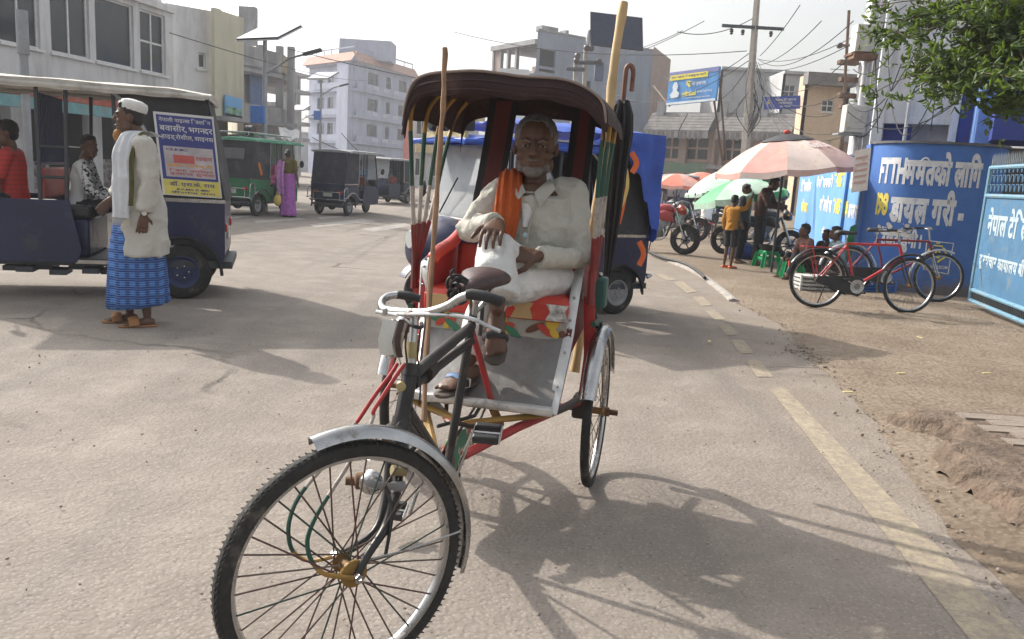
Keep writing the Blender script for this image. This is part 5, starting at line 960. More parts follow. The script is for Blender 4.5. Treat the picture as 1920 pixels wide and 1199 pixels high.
# foot tray, seat, sides
HW = .335
tray = lambda u, v: ((-HW+.075*(1-v))*(1-u)+HW*u, -.53+.30*v, .492+.235*v+.004*mnoise.noise(V((u*9, v*7, 0)))-.012*sin(pi*v))
q = mb(); q.grid(tray, 20, 14, .004); q.build('foot_tray', mat('scratched_tin', (.23, .225, .22), .48, metal=.7, var=.2, scale=9, bump=.25, bscale=18, dirt=.3, dcol=(.22, .19, .17), dscale=5), rk, 60)
q = mb(); q.tube([(-HW+.065+(2*HW-.055)*i/14, -.545+.006*mnoise.noise(V((i*.7, 3, 0))), .485+.006*mnoise.noise(V((i*.7, 0, 0)))) for i in range(15)], .021, 8, flat=(1, .8)); q.build('tray_lip', ALU, rk)
for s_ in (-1, 1):
    e = [(.53, .47), (.25, .72), (.20, .80), (.05, 1.03)] if s_ > 0 else [(.53, .47), (.25, .74), (.20, .98), (.16, 1.02)]
    top = [(.0, 1.05), (-.15, 1.09), (-.25, 1.11)] if s_ > 0 else [(.08, 1.045), (-.1, 1.07), (-.25, 1.11)]
    poly = [(-u, z) for u, z in e+top]+[(.27, .80), (.20, .72), (-.2, .66), (-.45, .45)]
    q = mb(); q.prism(poly, s_*(HW+.006)-.012, s_*(HW+.006)+.012, AXX); q.v = [V((p_.x+(max(0, -p_.y-.2)*.24 if s_ < 0 else 0), p_.y, p_.z)) for p_ in q.v]; q.build('side_panel', RED2 if s_ < 0 else DRED, rk, 25)
    sp = spline([(s_*(HW+.006)+(max(0, u-.2)*.24 if s_ < 0 else 0), -u, z) for u, z in e], 5); q = mb(); q.tube(sp, .020, 6, flat=(.25, 1.25), up=(0, 1, .4)); q.build('edge_strip', ALU, rk)
    q = mb()
    for i in range(2, len(sp)-1, 2): q.ell(sp[i]+V((0, -.008, .004)), (.006, .006, .006), 8, 5)
    q.build('rivets', CHR, rk)
    sp = spline([(s_*(HW-.02), -u, z) for u, z in e[-1:]+top], 5); q = mb(); q.tube(sp, .03, 10, rnd_=True); q.build('arm_pad', REDV, rk, 60)
q = mb(); q.b2((-HW+.01, -.235, .80), (HW-.01, .24, .90)); q.build('seat_cushion', REDV, rk, bevel=.035)
q = mb(); q.b2((-HW+.012, -.244, .795), (HW-.012, -.228, .875)); q.build('cushion_front', REDV, rk, bevel=.01)
for x0, m in ((-.30, TAN), (-.10, TAN), (.08, TAN), (.235, mat('printed_vinyl', (.45, .44, .42), .5, var=.6, scale=40))): q = mb(); q.prism([(x0, .80), (x0+.10, .80), (x0+.085, .845), (x0+.10, .872), (x0, .872), (x0+.02, .84)], .2445, .2465, Matrix(((1, 0, 0, 0), (0, 0, -1, 0), (0, 1, 0, 0), (0, 0, 0, 1)))); q.build('cushion_patch', m, rk)
q = mb(); q.box((-.19, -.03, .903), (.16, .2, .006), rz(.3)); q.build('cushion_patch', mat('printed_vinyl', (.45, .44, .42)), rk)
q = mb(tr(0, -.225, .76) @ rx(radians(-12))); q.box((0, 0, 0), (2*HW-.02, .012, .09)); q.build('painted_front_panel', mat('grey_painted_tin', (.36, .34, .30), .6, var=.25, scale=8, dirt=.3), rk)
FM = tr(0, -.233, .76) @ rx(radians(-12)) @ Matrix(((1, 0, 0, 0), (0, 0, -1, 0), (0, 1, 0, 0), (0, 0, 0, 1)))
def petal(x, z, a, l, w, m, k):
    q = mb(FM); pts = [(l*(.5-.5*cos(pi*i/6)), w*sin(pi*i/6)*.5) for i in range(7)]+[(l*(.5-.5*cos(pi*i/6)), -w*sin(pi*i/6)*.5) for i in range(5, 0, -1)]
    q.prism([(x+p_[0]*cos(a)-p_[1]*sin(a), z+p_[0]*sin(a)+p_[1]*cos(a)) for p_ in pts], .001, .003+k*.0006, Matrix()); q.build('painted_petal', m, rk, 0)
YF = mat('flower_yellow', (.55, .36, .04), .6); LFG = mat('flower_green', (.04, .16, .09), .6); FR_ = mat('flower_red', (.42, .05, .03), .6); BRN = mat('flower_brown', (.13, .05, .03), .6)
for i, (x, z) in enumerate(((.05, .0), (-.22, .0))):
    for j, (a, m, l) in enumerate(((pi/2, YF, .042), (-pi/2+.3, YF, .045), (pi/2+1.1, LFG, .06), (.0, FR_, .05), (pi, LFG, .07), (-.55, LFG, .09), (pi+.6, FR_, .05))): petal(x, z, a, l, .03, m, j)
for j, (x, z, a, l, m) in enumerate(((.15, -.02, .5, .09, BRN), (.2, .02, -.6, .09, FR_), (.26, 0, .9, .05, YF), (.26, 0, -.7, .05, YF), (.27, 0, 2.2, .05, YF), (.30, -.02, .3, .03, BRN))): petal(x, z, a, l, .032, m, j)
q = mb(tr(0, .235, .98) @ rx(radians(-10))); q.box((0, 0, 0), (2*HW-.03, .07, .25)); q.build('backrest', REDV, rk, bevel=.03)
q = mb(tr(0, .245, 1.135) @ rx(radians(-10))); q.box((0, 0, 0), (2*HW-.0, .095, .085)); q.build('backrest_roll', REDV, rk, bevel=.035)
q = mb(tr(0, .192, 1.085) @ rx(radians(-10))); q.box((0, 0, 0), (2*HW-.02, .022, .035)); q.build('backrest_band', BLUEB, rk, bevel=.005)
for x in (-.3, -.22, -.1, .1, .25): q = mb(); q.ell((x, .178, 1.085), (.007, .005, .007)); q.build('band_stud', CHR, rk)
for x, w_ in ((-.29, .05), (-.245, .02)): q = mb(tr(x, .196, 1.135) @ rx(radians(-10))); q.box((0, 0, 0), (w_, .008, .06)); q.build('backrest_patch', TAN, rk)
q = mb(tr(-.17, .198, .99) @ rx(radians(-10)) @ rx(pi/2)); q.prism([(-.05, -.055), (-.01, -.04), (.03, -.06), (.06, .05), (.02, .075), (-.03, .06)], 0, .006); q.build('backrest_patch', TAN, rk)
# hood
def hood_z(x):   # height of the hood across its width
    k = [(-.405, 1.62), (-.395, 1.69), (-.365, 1.765), (-.29, 1.80), (-.16, 1.81), (.03, 1.808), (.2, 1.798), (.32, 1.772), (.40, 1.735), (.435, 1.69), (.445, 1.63)]
    return k
HP = spline([(x, 0, z) for x, z in hood_z(0)], 4); nH = len(HP)
hood = lambda u, v: (lambda p_: V((p_.x*(1-.04*v), -.34+.76*v, p_.z-.02*v+.03*sin(pi*v)*.5+.010*mnoise.noise(V((p_.x*5, v*5, p_.z*5)))-.012*abs(sin(v*pi*3))*.6)))(HP[int(round(u*(nH-1)))])
q = mb(); q.grid(hood, nH-1, 22, -.008); q.build('hood', MAR, rk, 60)
q = mb(); q.grid(lambda u, v: hood(u, 0)+V((0, -.012*sin(pi*v), -.085*v-.006*sin(u*40)*v)), nH-1, 4, .006); q.build('hood_front_flap', MAR, rk, 60)
for k, dz in enumerate((.003, -.034, -.07)): q = mb(); q.tube([hood(i/(nH-1), 0)+V((0, -.016, dz)) for i in range(nH)], .006, 6); q.build('hood_piping', MAR if k else mat('dusty_piping', (.22, .17, .15), .8), rk)
q = mb(); q.grid(lambda u, v: hood(u, 1)+V((0, .0, -.09*v)), nH-1, 4, .006); q.build('hood_back_flap', MAR, rk, 60)
for s_, x0, x1 in ((-1, -.24, -.095), (1, .185, .305)):
    for a, b_, m in ((x0, x0+.035, BLUEB if False else mat('strap_black', (.012, .011, .012), .7)), (x0+.035, x1-.03, MARB), (x1-.03, x1, mat('strap_black', (.012, .011, .012), .7))):
        q = mb(); q.grid(lambda u, v: (a+(b_-a)*u-(.05*v if s_ < 0 else .02*v), .40-.10*v+.012*sin(v*5), 1.77-.64*v), 2, 10, .006); q.build('hood_strap', m, rk, 60)
# hood ribs fanning from the pivots
for s_ in (-1, 1):
    pv = V((s_*(.41), -.13, .97)); n_ = 4 if s_ < 0 else 3
    for i in range(n_):
        tp = V((-.39 if s_ < 0 else .43, -.30+.20*i, 1.66)); b0 = pv+V((s_*.004*i, .012*i, 0)); mid = b0.lerp(tp, .35)+V((0, .012*(i-1), 0)); pts = spline([b0, mid, b0.lerp(tp, .7)+V((0, -.02+.006*i, .01)), tp, tp+V((-s_*.06, .0, .09))], 6)
        cuts = [(0, 5, DRED), (5, 9, WHT2), (9, 15, GRN2), (15, len(pts)-1, YEL2)]
        for a, b_, m in cuts: q = mb(); q.tube(pts[a:b_+1], .013 if m is not DRED else .017, 7, flat=(1, .75)); q.build('hood_rib', m, rk)
    q = mb(); q.tube([pv+V((0, 0, .05)), pv+V((0, 0, -.10))], .03, 8, flat=(1, .6)); q.build('rib_pivot', DRED, rk)
# bicycle half
def T_(name, pts, r, m, n=10, k=None, **kw):
    p_ = [L(*a) for a in pts]; q = mb(); q.tube(spline(p_, k) if k else p_, r, n, **kw); return q.build(name, m, rk)
T_('head_tube', [(772, 684, 2.335), (751, 800, 2.26)], .0235, BFR); T_('head_lug', [(772, 684, 2.334), (769, 706, 2.32)], .027, BFR); T_('head_lug', [(754, 782, 2.27), (751, 800, 2.26)], .028, BFR)
T_('stem', [(772, 690, 2.335), (777, 588, 2.37)], .0135, CHR); T_('stem_sleeve', [(772, 672, 2.34), (774, 642, 2.35)], .021, BRASS)
T_('top_tube', [(778, 700, 2.325), (884, 612, 3.0)], .0185, BFR); T_('second_tube', [(776, 722, 2.32), (884, 640, 2.99)], .015, BFR); T_('tube_wrap', [(793, 702, 2.42), (806, 690, 2.5)], .033, mat('greasy_iron', (.05, .04, .03)))
T_('seat_tube', [(889, 580, 3.02), (838, 882, 2.90)], .0165, BFR); T_('down_tube', [(762, 768, 2.285), (838, 884, 2.90)], .02, BFR); T_('lower_tube', [(757, 790, 2.27), (832, 892, 2.88)], .016, BFR)
T_('seat_post', [(889, 590, 3.01), (897, 540, 2.96)], .012, CHR); T_('rear_strut', [(884, 620, 3.1), (905, 690, 3.14), (930, 785, 3.2)], .013, RED2, k=4); T_('rear_strut_foot', [(924, 765, 3.18), (938, 798, 3.22)], .018, YEL2)
T_('bottom_bracket', [(828, 884, 2.93), (852, 892, 2.82)], .026, BFR, 12)
# saddle
sc_ = L(904, 528, 2.93)
q = mb(); q.rings([(sc_+V((0, .12, -.01)), (.03, 0, 0), (0, 0, .012)), (sc_+V((0, .105, .0)), (.085, 0, 0), (0, .0, .03)), (sc_+V((0, .05, .012)), (.098, 0, 0), (0, 0, .038)), (sc_+V((0, -.02, .006)), (.075, 0, 0), (0, 0, .034)), (sc_+V((0, -.09, 0)), (.04, 0, 0), (0, 0, .028)), (sc_+V((0, -.15, -.004)), (.026, 0, 0), (0, 0, .022)), (sc_+V((0, -.165, -.01)), (.012, 0, 0), (0, 0, .01))], 18); sd = q.build('saddle', mat('brown_leather', (.055, .032, .032), .5, var=.3, scale=10, bump=.2), rk, 180)
q = mb(); q.tube(spline([L(889, 588, 3.02), sc_+V((0, .10, -.07)), sc_+V((0, .03, -.025))], 4), .011, 8); q.build('saddle_clamp', CHR, rk)
for k in (-1, 1): q = mb(); q.tube([sc_+V((k*.03, .09, -.02)), sc_+V((k*.02, .0, -.045)), sc_+V((k*.012, -.12, -.016))], .005, 6); q.build('saddle_rail', CHR, rk)
q = mb(); rr = random.Random(3)
for i in range(11):
    c = L(858+rr.uniform(-7, 9), 546+rr.uniform(-14, 12), 2.80); q.torus(rr.uniform(.022, .036), .0055, tr(c) @ rz(rr.uniform(-.5, .5)) @ rx(pi/2+rr.uniform(-.5, .5)) @ ry(rr.uniform(-.4, .4)), 18, 6)
q.tube(spline([L(850, 530, 2.79), L(845, 512, 2.78), L(852, 505, 2.79)], 4), .005, 5); q.build('rope_coil', BLK, rk)
T_('lock_chain', [(882, 560, 3.05), (884, 600, 3.04), (879, 640, 3.02), (874, 700, 3.02)], .008, RUST, 6, 5); q = mb(tr(L(876, 718, 3.0))); q.box((0, 0, 0), (.03, .016, .036)); q.build('padlock', CHR, rk, bevel=.004)
T_('spring_cable', [(905, 575, 3.04), (903, 600, 3.04), (900, 630, 3.03)], .008, BLK, 6, 4)
# handlebar
T_('handlebar', [(882, 553, 2.14), (862, 560, 2.15), (838, 575, 2.17), (800, 586, 2.22), (770, 586, 2.28), (738, 584, 2.33), (718, 579, 2.38), (716, 567, 2.44), (728, 556, 2.49), (750, 553, 2.5)], .0125, CHR, 10, 5)
T_('hand_grip', [(876, 553, 2.135), (905, 556, 2.13), (940, 566, 2.12)], [.016, .0185, .0165], BLK, 12, rnd_=True) if False else T_('hand_grip', [(874, 553, 2.135), (884, 552, 2.134), (910, 556, 2.13), (938, 566, 2.12), (943, 568, 2.12)], [.013, .0155, .015, .0155, .010], BLK, 12)
T_('hand_grip', [(742, 554, 2.5), (750, 553, 2.5), (770, 556, 2.5), (788, 561, 2.5)], [.012, .0145, .0145, .012], BLK, 12)
T_('brake_lever', [(706, 585, 2.30), (740, 590, 2.26), (800, 590, 2.2), (850, 592, 2.16), (890, 600, 2.13), (915, 612, 2.12), (938, 622, 2.11)], .0058, CHR, 8, 4)
for a in ((722, 585), (768, 590), (800, 589)): q = mb(tr(L(a[0], a[1], 2.24))); q.box((0, 0, 0), (.012, .016, .022)); q.build('lever_bracket', CHR, rk, bevel=.003)
q = mb(); c0 = [L(736, 596, 2.3), L(764, 600, 2.33)]; c1 = [L(724, 668, 2.28), L(752, 668, 2.31)]
q.grid(lambda u, v: c0[0].lerp(c0[1], u).lerp(c1[0].lerp(c1[1], u), v)+V((0, -.03*sin(pi*u)-.012*sin(pi*v), 0)), 8, 10, .003); q.build('lamp_shield', CHR, rk, 60)
q = mb(); q.tube([L(732, 600, 2.25), L(722, 640, 2.24), L(726, 665, 2.25)], .02, 6, flat=(.25, 1.2)); q.build('lamp_cover', mat('cloudy_cover', (.5, .5, .48), .2), rk)
T_('shield_strap', [(754, 600, 2.28), (745, 640, 2.26), (750, 670, 2.27)], .008, mat('brown_leather', (.05, .03, .03)), 6, 3, flat=(.4, 1.3))
T_('bell_strap', [(760, 600, 2.27), (775, 612, 2.24), (790, 614, 2.25), (790, 606, 2.28)], .006, BLK, 6, 4)
T_('brake_cable', [(790, 612, 2.28), (783, 660, 2.26), (788, 720, 2.25), (786, 760, 2.27)], .003, BLK, 5, 5); T_('brake_cable', [(770, 605, 2.26), (760, 640, 2.25), (764, 690, 2.26)], .003, BLK, 5, 4)
q = mb(tr(L(752, 725, 2.24)) @ rx(pi/2)); q.lathe([(.001, .008), (.013, .006), (.016, 0), (.001, -.004)], 14); q.build('head_badge', BRASS, rk)
# front wheel, fork, painted brace rods
HUB = RI_ @ G(650, 1063, .352); STE = radians(-40)
WM = tr(HUB) @ rz(STE); fw = wheel(rk, WM, .352, .047, 'spoke', 36, single=True, knobs=True, n=80, spk=[SPK, mat('green_spoke', (.03, .05, .04), .5), SPK, mat('red_spoke', (.10, .045, .04), .5), SPK, SPK])
# AXX maps disc angle 0 -> +y (back), 90 deg -> up; the guard runs from front-top to the rear
fender(rk, WM, .364, radians(-16), radians(106), .026, CHR, 34)
hb = RM @ HUB; axd = RM.to_3x3() @ (rz(STE).to_3x3() @ V((1, 0, 0)))
def hubside(o_): return RI_ @ (hb+axd*o_)
for s_, pts in ((1, [(754, 800, 2.235), (748, 870, 2.19), (742, 930, 2.13), (722, 990, 2.05), (690, 1040, 1.98)]), (-1, [(738, 806, 2.31), (730, 880, 2.27), (722, 940, 2.22), (700, 1000, 2.14)])):
    p_ = spline([L(*a) for a in pts]+[hubside(.062*s_)], 5); q = mb(); q.tube(p_, [.0165-.006*i/(len(p_)-1) for i in range(len(p_))], 10); q.build('fork_blade', BFR, rk)
q = mb(); q.tube([L(758, 802, 2.23), L(734, 806, 2.32)], .022, 10); q.build('fork_crown', BFR, rk); T_('fork_sleeve', [(753, 800, 2.236), (749, 850, 2.205)], .025, BFR)
T_('mudguard_clip', [(732, 806, 2.2), (727, 835, 2.17), (722, 860, 2.15)], .012, RUST, 6, 3, flat=(.3, 1)); T_('mudguard_stay', [(720, 905, 2.1), (735, 960, 2.06), (722, 1045, 2.02)], .005, BLK, 6, 4); T_('mudguard_stay', [(690, 1050, 1.99), (770, 1030, 2.05), (862, 997, 2.16)], .003, CHR, 5)
for s_, pts in ((1, [(758, 684, 2.29), (746, 700, 2.27), (722, 737, 2.24), (701, 770, 2.21), (697, 790, 2.2), (655, 868, 2.1), (622, 920, 2.03), (597, 960, 1.985), (579, 1000, 1.95), (577, 1030, 1.935), (588, 1058, 1.925), (612, 1078, 1.925)]), (-1, [(745, 682, 2.36), (733, 702, 2.34), (704, 740, 2.31), (672, 788, 2.28), (661, 800, 2.27), (612, 868, 2.21), (580, 905, 2.17), (556, 940, 2.14), (543, 975, 2.11), (541, 1005, 2.09), (550, 1035, 2.08), (580, 1052, 2.07)])):
    p_ = spline([L(*a) for a in pts]+[hubside(.07*s_)], 4); n_ = len(p_)
    for a, b_, m in ((0, 14, RED2), (14, 25, WHT2), (25, 40, GRN2), (40, n_-1, YEL2)): q = mb(); q.tube(p_[a:b_+1], .0062, 8); q.build('brace_rod', m, rk)
for s_ in (-1, 1): q = mb(tr(hubside(.072*s_)) @ rz(STE) @ ry(pi/2)); q.lathe([(.001, -.012), (.013, -.012), (.013, .008), (.006, .008), (.006, .02), (.001, .02)], 6); q.build('wheel_nut', CHR, rk)
q = mb(tr(hubside(.03)) @ rz(STE) @ ry(pi/2)); q.lathe([(.02, 0), (.036, .004), (.038, .016), (.02, .022)], 20); q.build('hub_cover', YEL2, rk)
bc = L(697, 905, 2.12); q = mb(tr(bc) @ rz(STE+.6) @ rx(pi/2)); q.lathe([(.034, .0), (.033, .012), (.027, .024), (.014, .032), (.001, .034)], 20); q.build('bell_dome', CHR, rk); q = mb(tr(bc) @ rz(STE+.6) @ rx(pi/2)); q.lathe([(.001, -.024), (.024, -.018), (.036, -.004), (.034, .001), (.001, .001)], 20); q.build('bell_base', CHR, rk)
T_('bell_bracket', [(676, 905, 2.10), (700, 908, 2.085), (725, 912, 2.1), (758, 914, 2.13)], .011, STEEL, 6, 3, flat=(1, .3)); q = mb(tr(L(668, 902, 2.16)) @ rz(.4) @ ry(pi/2)); q.lathe([(.001, -.03), (.012, -.03), (.014, -.005), (.024, .0), (.026, .03), (.001, .034)], 14); q.build('dynamo', RUST, rk)
T_('fork_clamp', [(735, 882, 2.15), (760, 884, 2.17)], .016, BRASS, 8); T_('fork_clamp', [(735, 914, 2.13), (757, 912, 2.15)], .016, STEEL, 8)
# cranks and pedals, chain, guard
def pedal(c, M): 
    q = mb(M); q.box((0, -.032, 0), (.09, .024, .03)); q.build('pedal_rubber', BLK, rk, bevel=.006).location = c; q = mb(M); q.box((0, .032, 0), (.09, .024, .03)); q.build('pedal_rubber', BLK, rk, bevel=.006).location = c
    q = mb(M); q.tube([(-.055, 0, 0), (.05, 0, 0)], .008, 8); q.box((.048, 0, 0), (.004, .088, .02)); q.box((-.046, 0, 0), (.004, .088, .02)); q.build('pedal_frame', CHR, rk).location = c
ca = L(856, 888, 2.80); pd = L(886, 812, 2.66); q = mb(); q.tube([ca, pd], [.012, .009], 8, flat=(1, .6)); q.build('crank_arm', CHR, rk); pedal(L(913, 813, 2.64), rz(.12) @ rx(.35))
ca2 = L(786, 912, 2.95); pd2 = L(768, 965, 2.90); q = mb(); q.tube([ca2, pd2], [.011, .009], 8, flat=(1, .6)); q.build('crank_arm', CHR, rk); pedal(L(738, 957, 2.92), rz(.1) @ rx(.3))
q = mb(tr(L(838, 888, 2.98)) @ AXX); q.lathe([(.02, -.002), (.095, -.002), (.098, .0), (.095, .002), (.02, .002)], 40); q.build('chainring', RUST, rk)
q = mb(); p0 = L(838, 888, 2.98); q.tube([p0+V((0, -.02, .097)), V((-.07, -.0, .40))], .006, 6); q.tube([p0+V((0, -.02, -.097)), V((-.07, 0, .31))], .006, 6); q.build('chain', mat('greasy_iron', (.05, .04, .03)), rk)
q = mb(tr(p0+V((-.02, .02, .0)))); q.prism([(-.11, -.02), (-.06, .09), (.02, .12), (.55, .06), (.55, .0), (.02, -.10), (-.07, -.09)], -.004, .004, AXX); q.build('chain_guard', mat('painted_guard', (.35, .30, .24), .6, fn=lambda n, L_, nz, mix, ramp, vec, b: mix(ramp(nz(9, 2).outputs[0], .48, .52), mix(ramp(nz(7, 2).outputs[0], .44, .47), (.35, .05, .04), (.04, .2, .12)), (.46, .42, .33))), rk)
T_('guard_fin', [(800, 742, 3.3), (830, 775, 3.2), (858, 795, 3.1)], .03, mat('painted_guard', (.3, .3, .3)), 6, 3, flat=(.2, 1))
q = mb(); q.tube([L(820, 800, 3.0), L(890, 780, 3.1), L(905, 755, 3.25)], .008, 6); q.build('brake_linkage', BLK, rk); q = mb(); q.tube(spline([L(845, 790, 3.0), L(870, 797, 3.02), L(885, 800, 3.05), L(930, 795, 3.15)], 4), .010, 6); q.build('linkage_bar', mat('greasy_iron', (.05, .04, .03)), rk)
T_('tray_leg', [(838, 742, 3.28), (836, 790, 3.2)], .010, RUST, 6)
# loose things on the rickshaw
q = mb(); st = [P(834, 90, 3.05), P(832, 180, 3.02), P(826, 262, 3.0), P(818, 380, 2.95), P(808, 520, 2.88), P(800, 660, 2.75), P(794, 790, 2.62)]; sp = spline(st, 5)
q.tube([p_+V((.004*mnoise.noise(V((i*.5, 0, 0))), 0, 0)) for i, p_ in enumerate(sp)], [.0095+.0015*sin(i*1.3) for i in range(len(sp))], 8); tag(q.build('wooden_stick', mat('stick_wood', (.24, .14, .08), .7, var=.25, scale=14)), 'long thin brown stick standing upright in front of the rickshaw hood', 'stick')
q = mb(); b0 = RM @ V((.30, .31, .45)); b1_ = P(1169, 5, 4.25); sp = [b0.lerp(b1_, i/26)+V((.006*sin(i*.5), 0, 0)) for i in range(27)]
q.tube(sp, [.022+(.004 if i % 5 == 0 else 0) for i in range(27)], 12); tag(q.build('bamboo_pole', mat('bamboo', (.44, .31, .15), .5, var=.18, scale=5)), 'stout yellow bamboo pole rising behind the rickshaw hood', 'pole')
um = thing('folded_umbrella', 'old folded black umbrella with curved cane handle hooked behind the hood', 'umbrella', (*[P(1160, 300, 4.25)[i] for i in (0, 1)], 0)); Iu = inv(um)
hd = spline([P(1184, 172, 4.22), P(1186, 150, 4.22), P(1187, 132, 4.22), P(1182, 123, 4.22), P(1175, 128, 4.22), P(1172, 150, 4.22), P(1168, 195, 4.22)], 6)
q = mb(Iu); q.tube(hd, .0125, 10); q.build('handle', mat('cane_handle', (.16, .075, .05), .5, var=.3, scale=20), um)
ax = [P(1168, 192, 4.22), P(1167, 215, 4.22), P(1164, 250, 4.22), P(1160, 300, 4.22), P(1150, 400, 4.22), P(1138, 520, 4.22)]; rr_ = [.03, .046, .052, .042, .034, .016]; q = mb(Iu); R_ = []
for i in range(26):
    t = i/25*(len(ax)-1); j = min(int(t), len(ax)-2); c = ax[j].lerp(ax[j+1], t-j); r_ = rr_[j]*(1-t+j)+rr_[j+1]*(t-j); R_.append([c+V((r_*(1+.28*sin(8*a+1))*cos(a), r_*(1+.28*sin(8*a+1))*sin(a), .012*sin(5*a) if i == 0 else 0)) for a in [2*pi*k/40 for k in range(40)]])
q.loft(R_); q.build('folded_canopy', mat('black_umbrella_cloth', (.022, .022, .025), .7, var=.3), um, 60)
# ---------------------------------------------------------------- people (x = person's left, y = behind, z up; they look towards -y)
SKIN = mat('dark_brown_skin', (.105, .055, .036), .5, var=.15, scale=14, spec=.35, bump=.08, bscale=60); SKIN2 = mat('brown_skin', (.17, .088, .056), .5, var=.12, scale=14, spec=.35)
HAIRB = mat('black_hair', (.012, .011, .011), .5, var=.3, bump=.6, bscale=120); HAIRG = mat('grey_hair', (.21, .20, .195), .6, var=.4, scale=40, bump=.8, bscale=140); EYEW = mat('eye_white', (.26, .23, .21), .35); EYED = mat('eye_dark', (.01, .008, .007), .15); LIPM = mat('lip_skin', (.12, .05, .04), .45)
def cloth(name, c, rough=.85, bump=0, bscale=11, dirt=0, fold=.75, **k): return mat(name, c, rough, var=.1, scale=5, dirt=dirt, spec=.2, fold=fold, **k)
STAND = dict(pelvis=(0, 0, .95), waist=(0, 0, 1.08), chest=(0, 0, 1.28), neck=(0, .015, 1.45), head=(0, -.02, 1.585), shL=(.18, .01, 1.39), elL=(.235, .03, 1.12), wrL=(.245, -.05, .88), shR=(-.18, .01, 1.39), elR=(-.235, .03, 1.12), wrR=(-.245, -.05, .88), hipL=(.09, 0, .92), knL=(.10, -.02, .50), anL=(.10, .02, .09), hipR=(-.09, 0, .92), knR=(-.10, -.02, .50), anR=(-.10, .02, .09))
def head_parts(q, M, s_=1):
    T0 = q.T; q.T = T0 @ M @ sc(s_, s_, s_)
    q.ell((0, .012, .025), (.074, .093, .098), 16, 12); q.ell((0, -.022, -.045), (.058, .068, .085), 14, 10); q.ell((0, -.060, -.090), (.034, .034, .030), 12, 8)
    q.rings([((0, -.083, .028), (.007, 0, 0), (0, .008, 0)), ((0, -.094, .005), (.010, 0, 0), (0, .012, 0)), ((0, -.106, -.022), (.016, 0, 0), (0, .014, 0)), ((0, -.100, -.032), (.015, 0, 0), (0, .012, 0))], 10)
    for k in (-1, 1):
        q.ell((k*.014, -.094, -.028), (.010, .011, .008), 8, 6); q.ell((k*.034, -.076, .026), (.024, .014, .009), 10, 6); q.ell((k*.031, -.0775, .0125), (.017, .010, .0055), 10, 6); q.ell((k*.031, -.076, -.0045), (.016, .009, .0055), 10, 6); q.ell((k*.042, -.060, -.032), (.024, .022, .022), 10, 6)
        q.ell((k*.075, .016, -.008), (.010, .020, .032), 10, 8, rz(k*.35)); q.ell((k*.055, -.012, -.07), (.016, .035, .03), 10, 6)
    q.ell((0, -.088, -.058), (.024, .010, .007), 10, 6); q.ell((0, -.086, -.070), (.021, .010, .008), 10, 6)
    q.T = T0
def hand(q, w, fdir, pn, side, curl=.5, sp=.22, s_=1.0, thumb=.9):   # w wrist, fdir finger direction, pn palm-side normal
    f_ = V(fdir).normalized(); pn = V(pn); pn = (pn-f_*pn.dot(f_)).normalized(); x = f_.cross(pn)*side; w = V(w)
    q.rings([(w-f_*.01, x*.026*s_, pn*.018*s_), (w+f_*.02*s_, x*.034*s_, pn*.016*s_), (w+f_*.06*s_, x*.041*s_, pn*.014*s_), (w+f_*.088*s_, x*.040*s_, pn*.012*s_)], 12)
    for i, (o, ln) in enumerate(((.033, .072), (.011, .080), (-.012, .075), (-.034, .060))):
        b0 = w+(f_*.080+x*o)*s_; p_ = [b0]; a = curl*.35; d = f_
        for k in range(3):
            d = (f_*cos(a)+pn*sin(a)+x*o*sp*4*(1 if k == 0 else .4)).normalized(); p_.append(p_[-1]+d*ln*s_*(.42, .33, .25)[k]); a += curl*.75
        q.tube(p_, [.0088*s_, .0084*s_, .0076*s_, .0064*s_], 8, rnd_=True)
    t0 = w+(f_*.018+x*.028+pn*.004)*s_; d1 = (f_*.6+x*thumb+pn*.35*curl).normalized(); d2 = (f_*.9+x*thumb*.35+pn*.5*curl).normalized()
    q.tube([t0, t0+d1*.036*s_, t0+d1*.036*s_+d2*.030*s_, t0+d1*.036*s_+d2*.052*s_], [.013*s_, .0115*s_, .010*s_, .0075*s_], 8, rnd_=True)
def foot(q, an, d, s_=1, tilt=0):   # bare foot from the ankle, toes along d
    an = V(an); d = V(d).normalized(); side = d.cross(V((0, 0, 1))); side = side.normalized() if side.length > .05 else V((1, 0, 0)); up = side.cross(d).normalized()
    if up.z < 0 and not tilt: up = -up
    h = an-up*.055*s_
    q.rings([(h-d*.055*s_, side*.018*s_, up*.02*s_), (h-d*.04*s_, side*.030*s_, up*.03*s_), (h+d*.01*s_, side*.034*s_, up*.040*s_), (h+d*.08*s_-up*.006*s_, side*.040*s_, up*.026*s_), (h+d*.14*s_-up*.014*s_, side*.044*s_, up*.016*s_), (h+d*.165*s_-up*.018*s_, side*.040*s_, up*.012*s_)], 12)
    for i in range(5): o = (.030, .013, -.002, -.017, -.031)[i]; q.ell(h+d*(.178-.008*i)*s_+side*o*s_-up*.02*s_, (.011*s_, .011*s_, .009*s_), 8, 6)
    return h, side, up
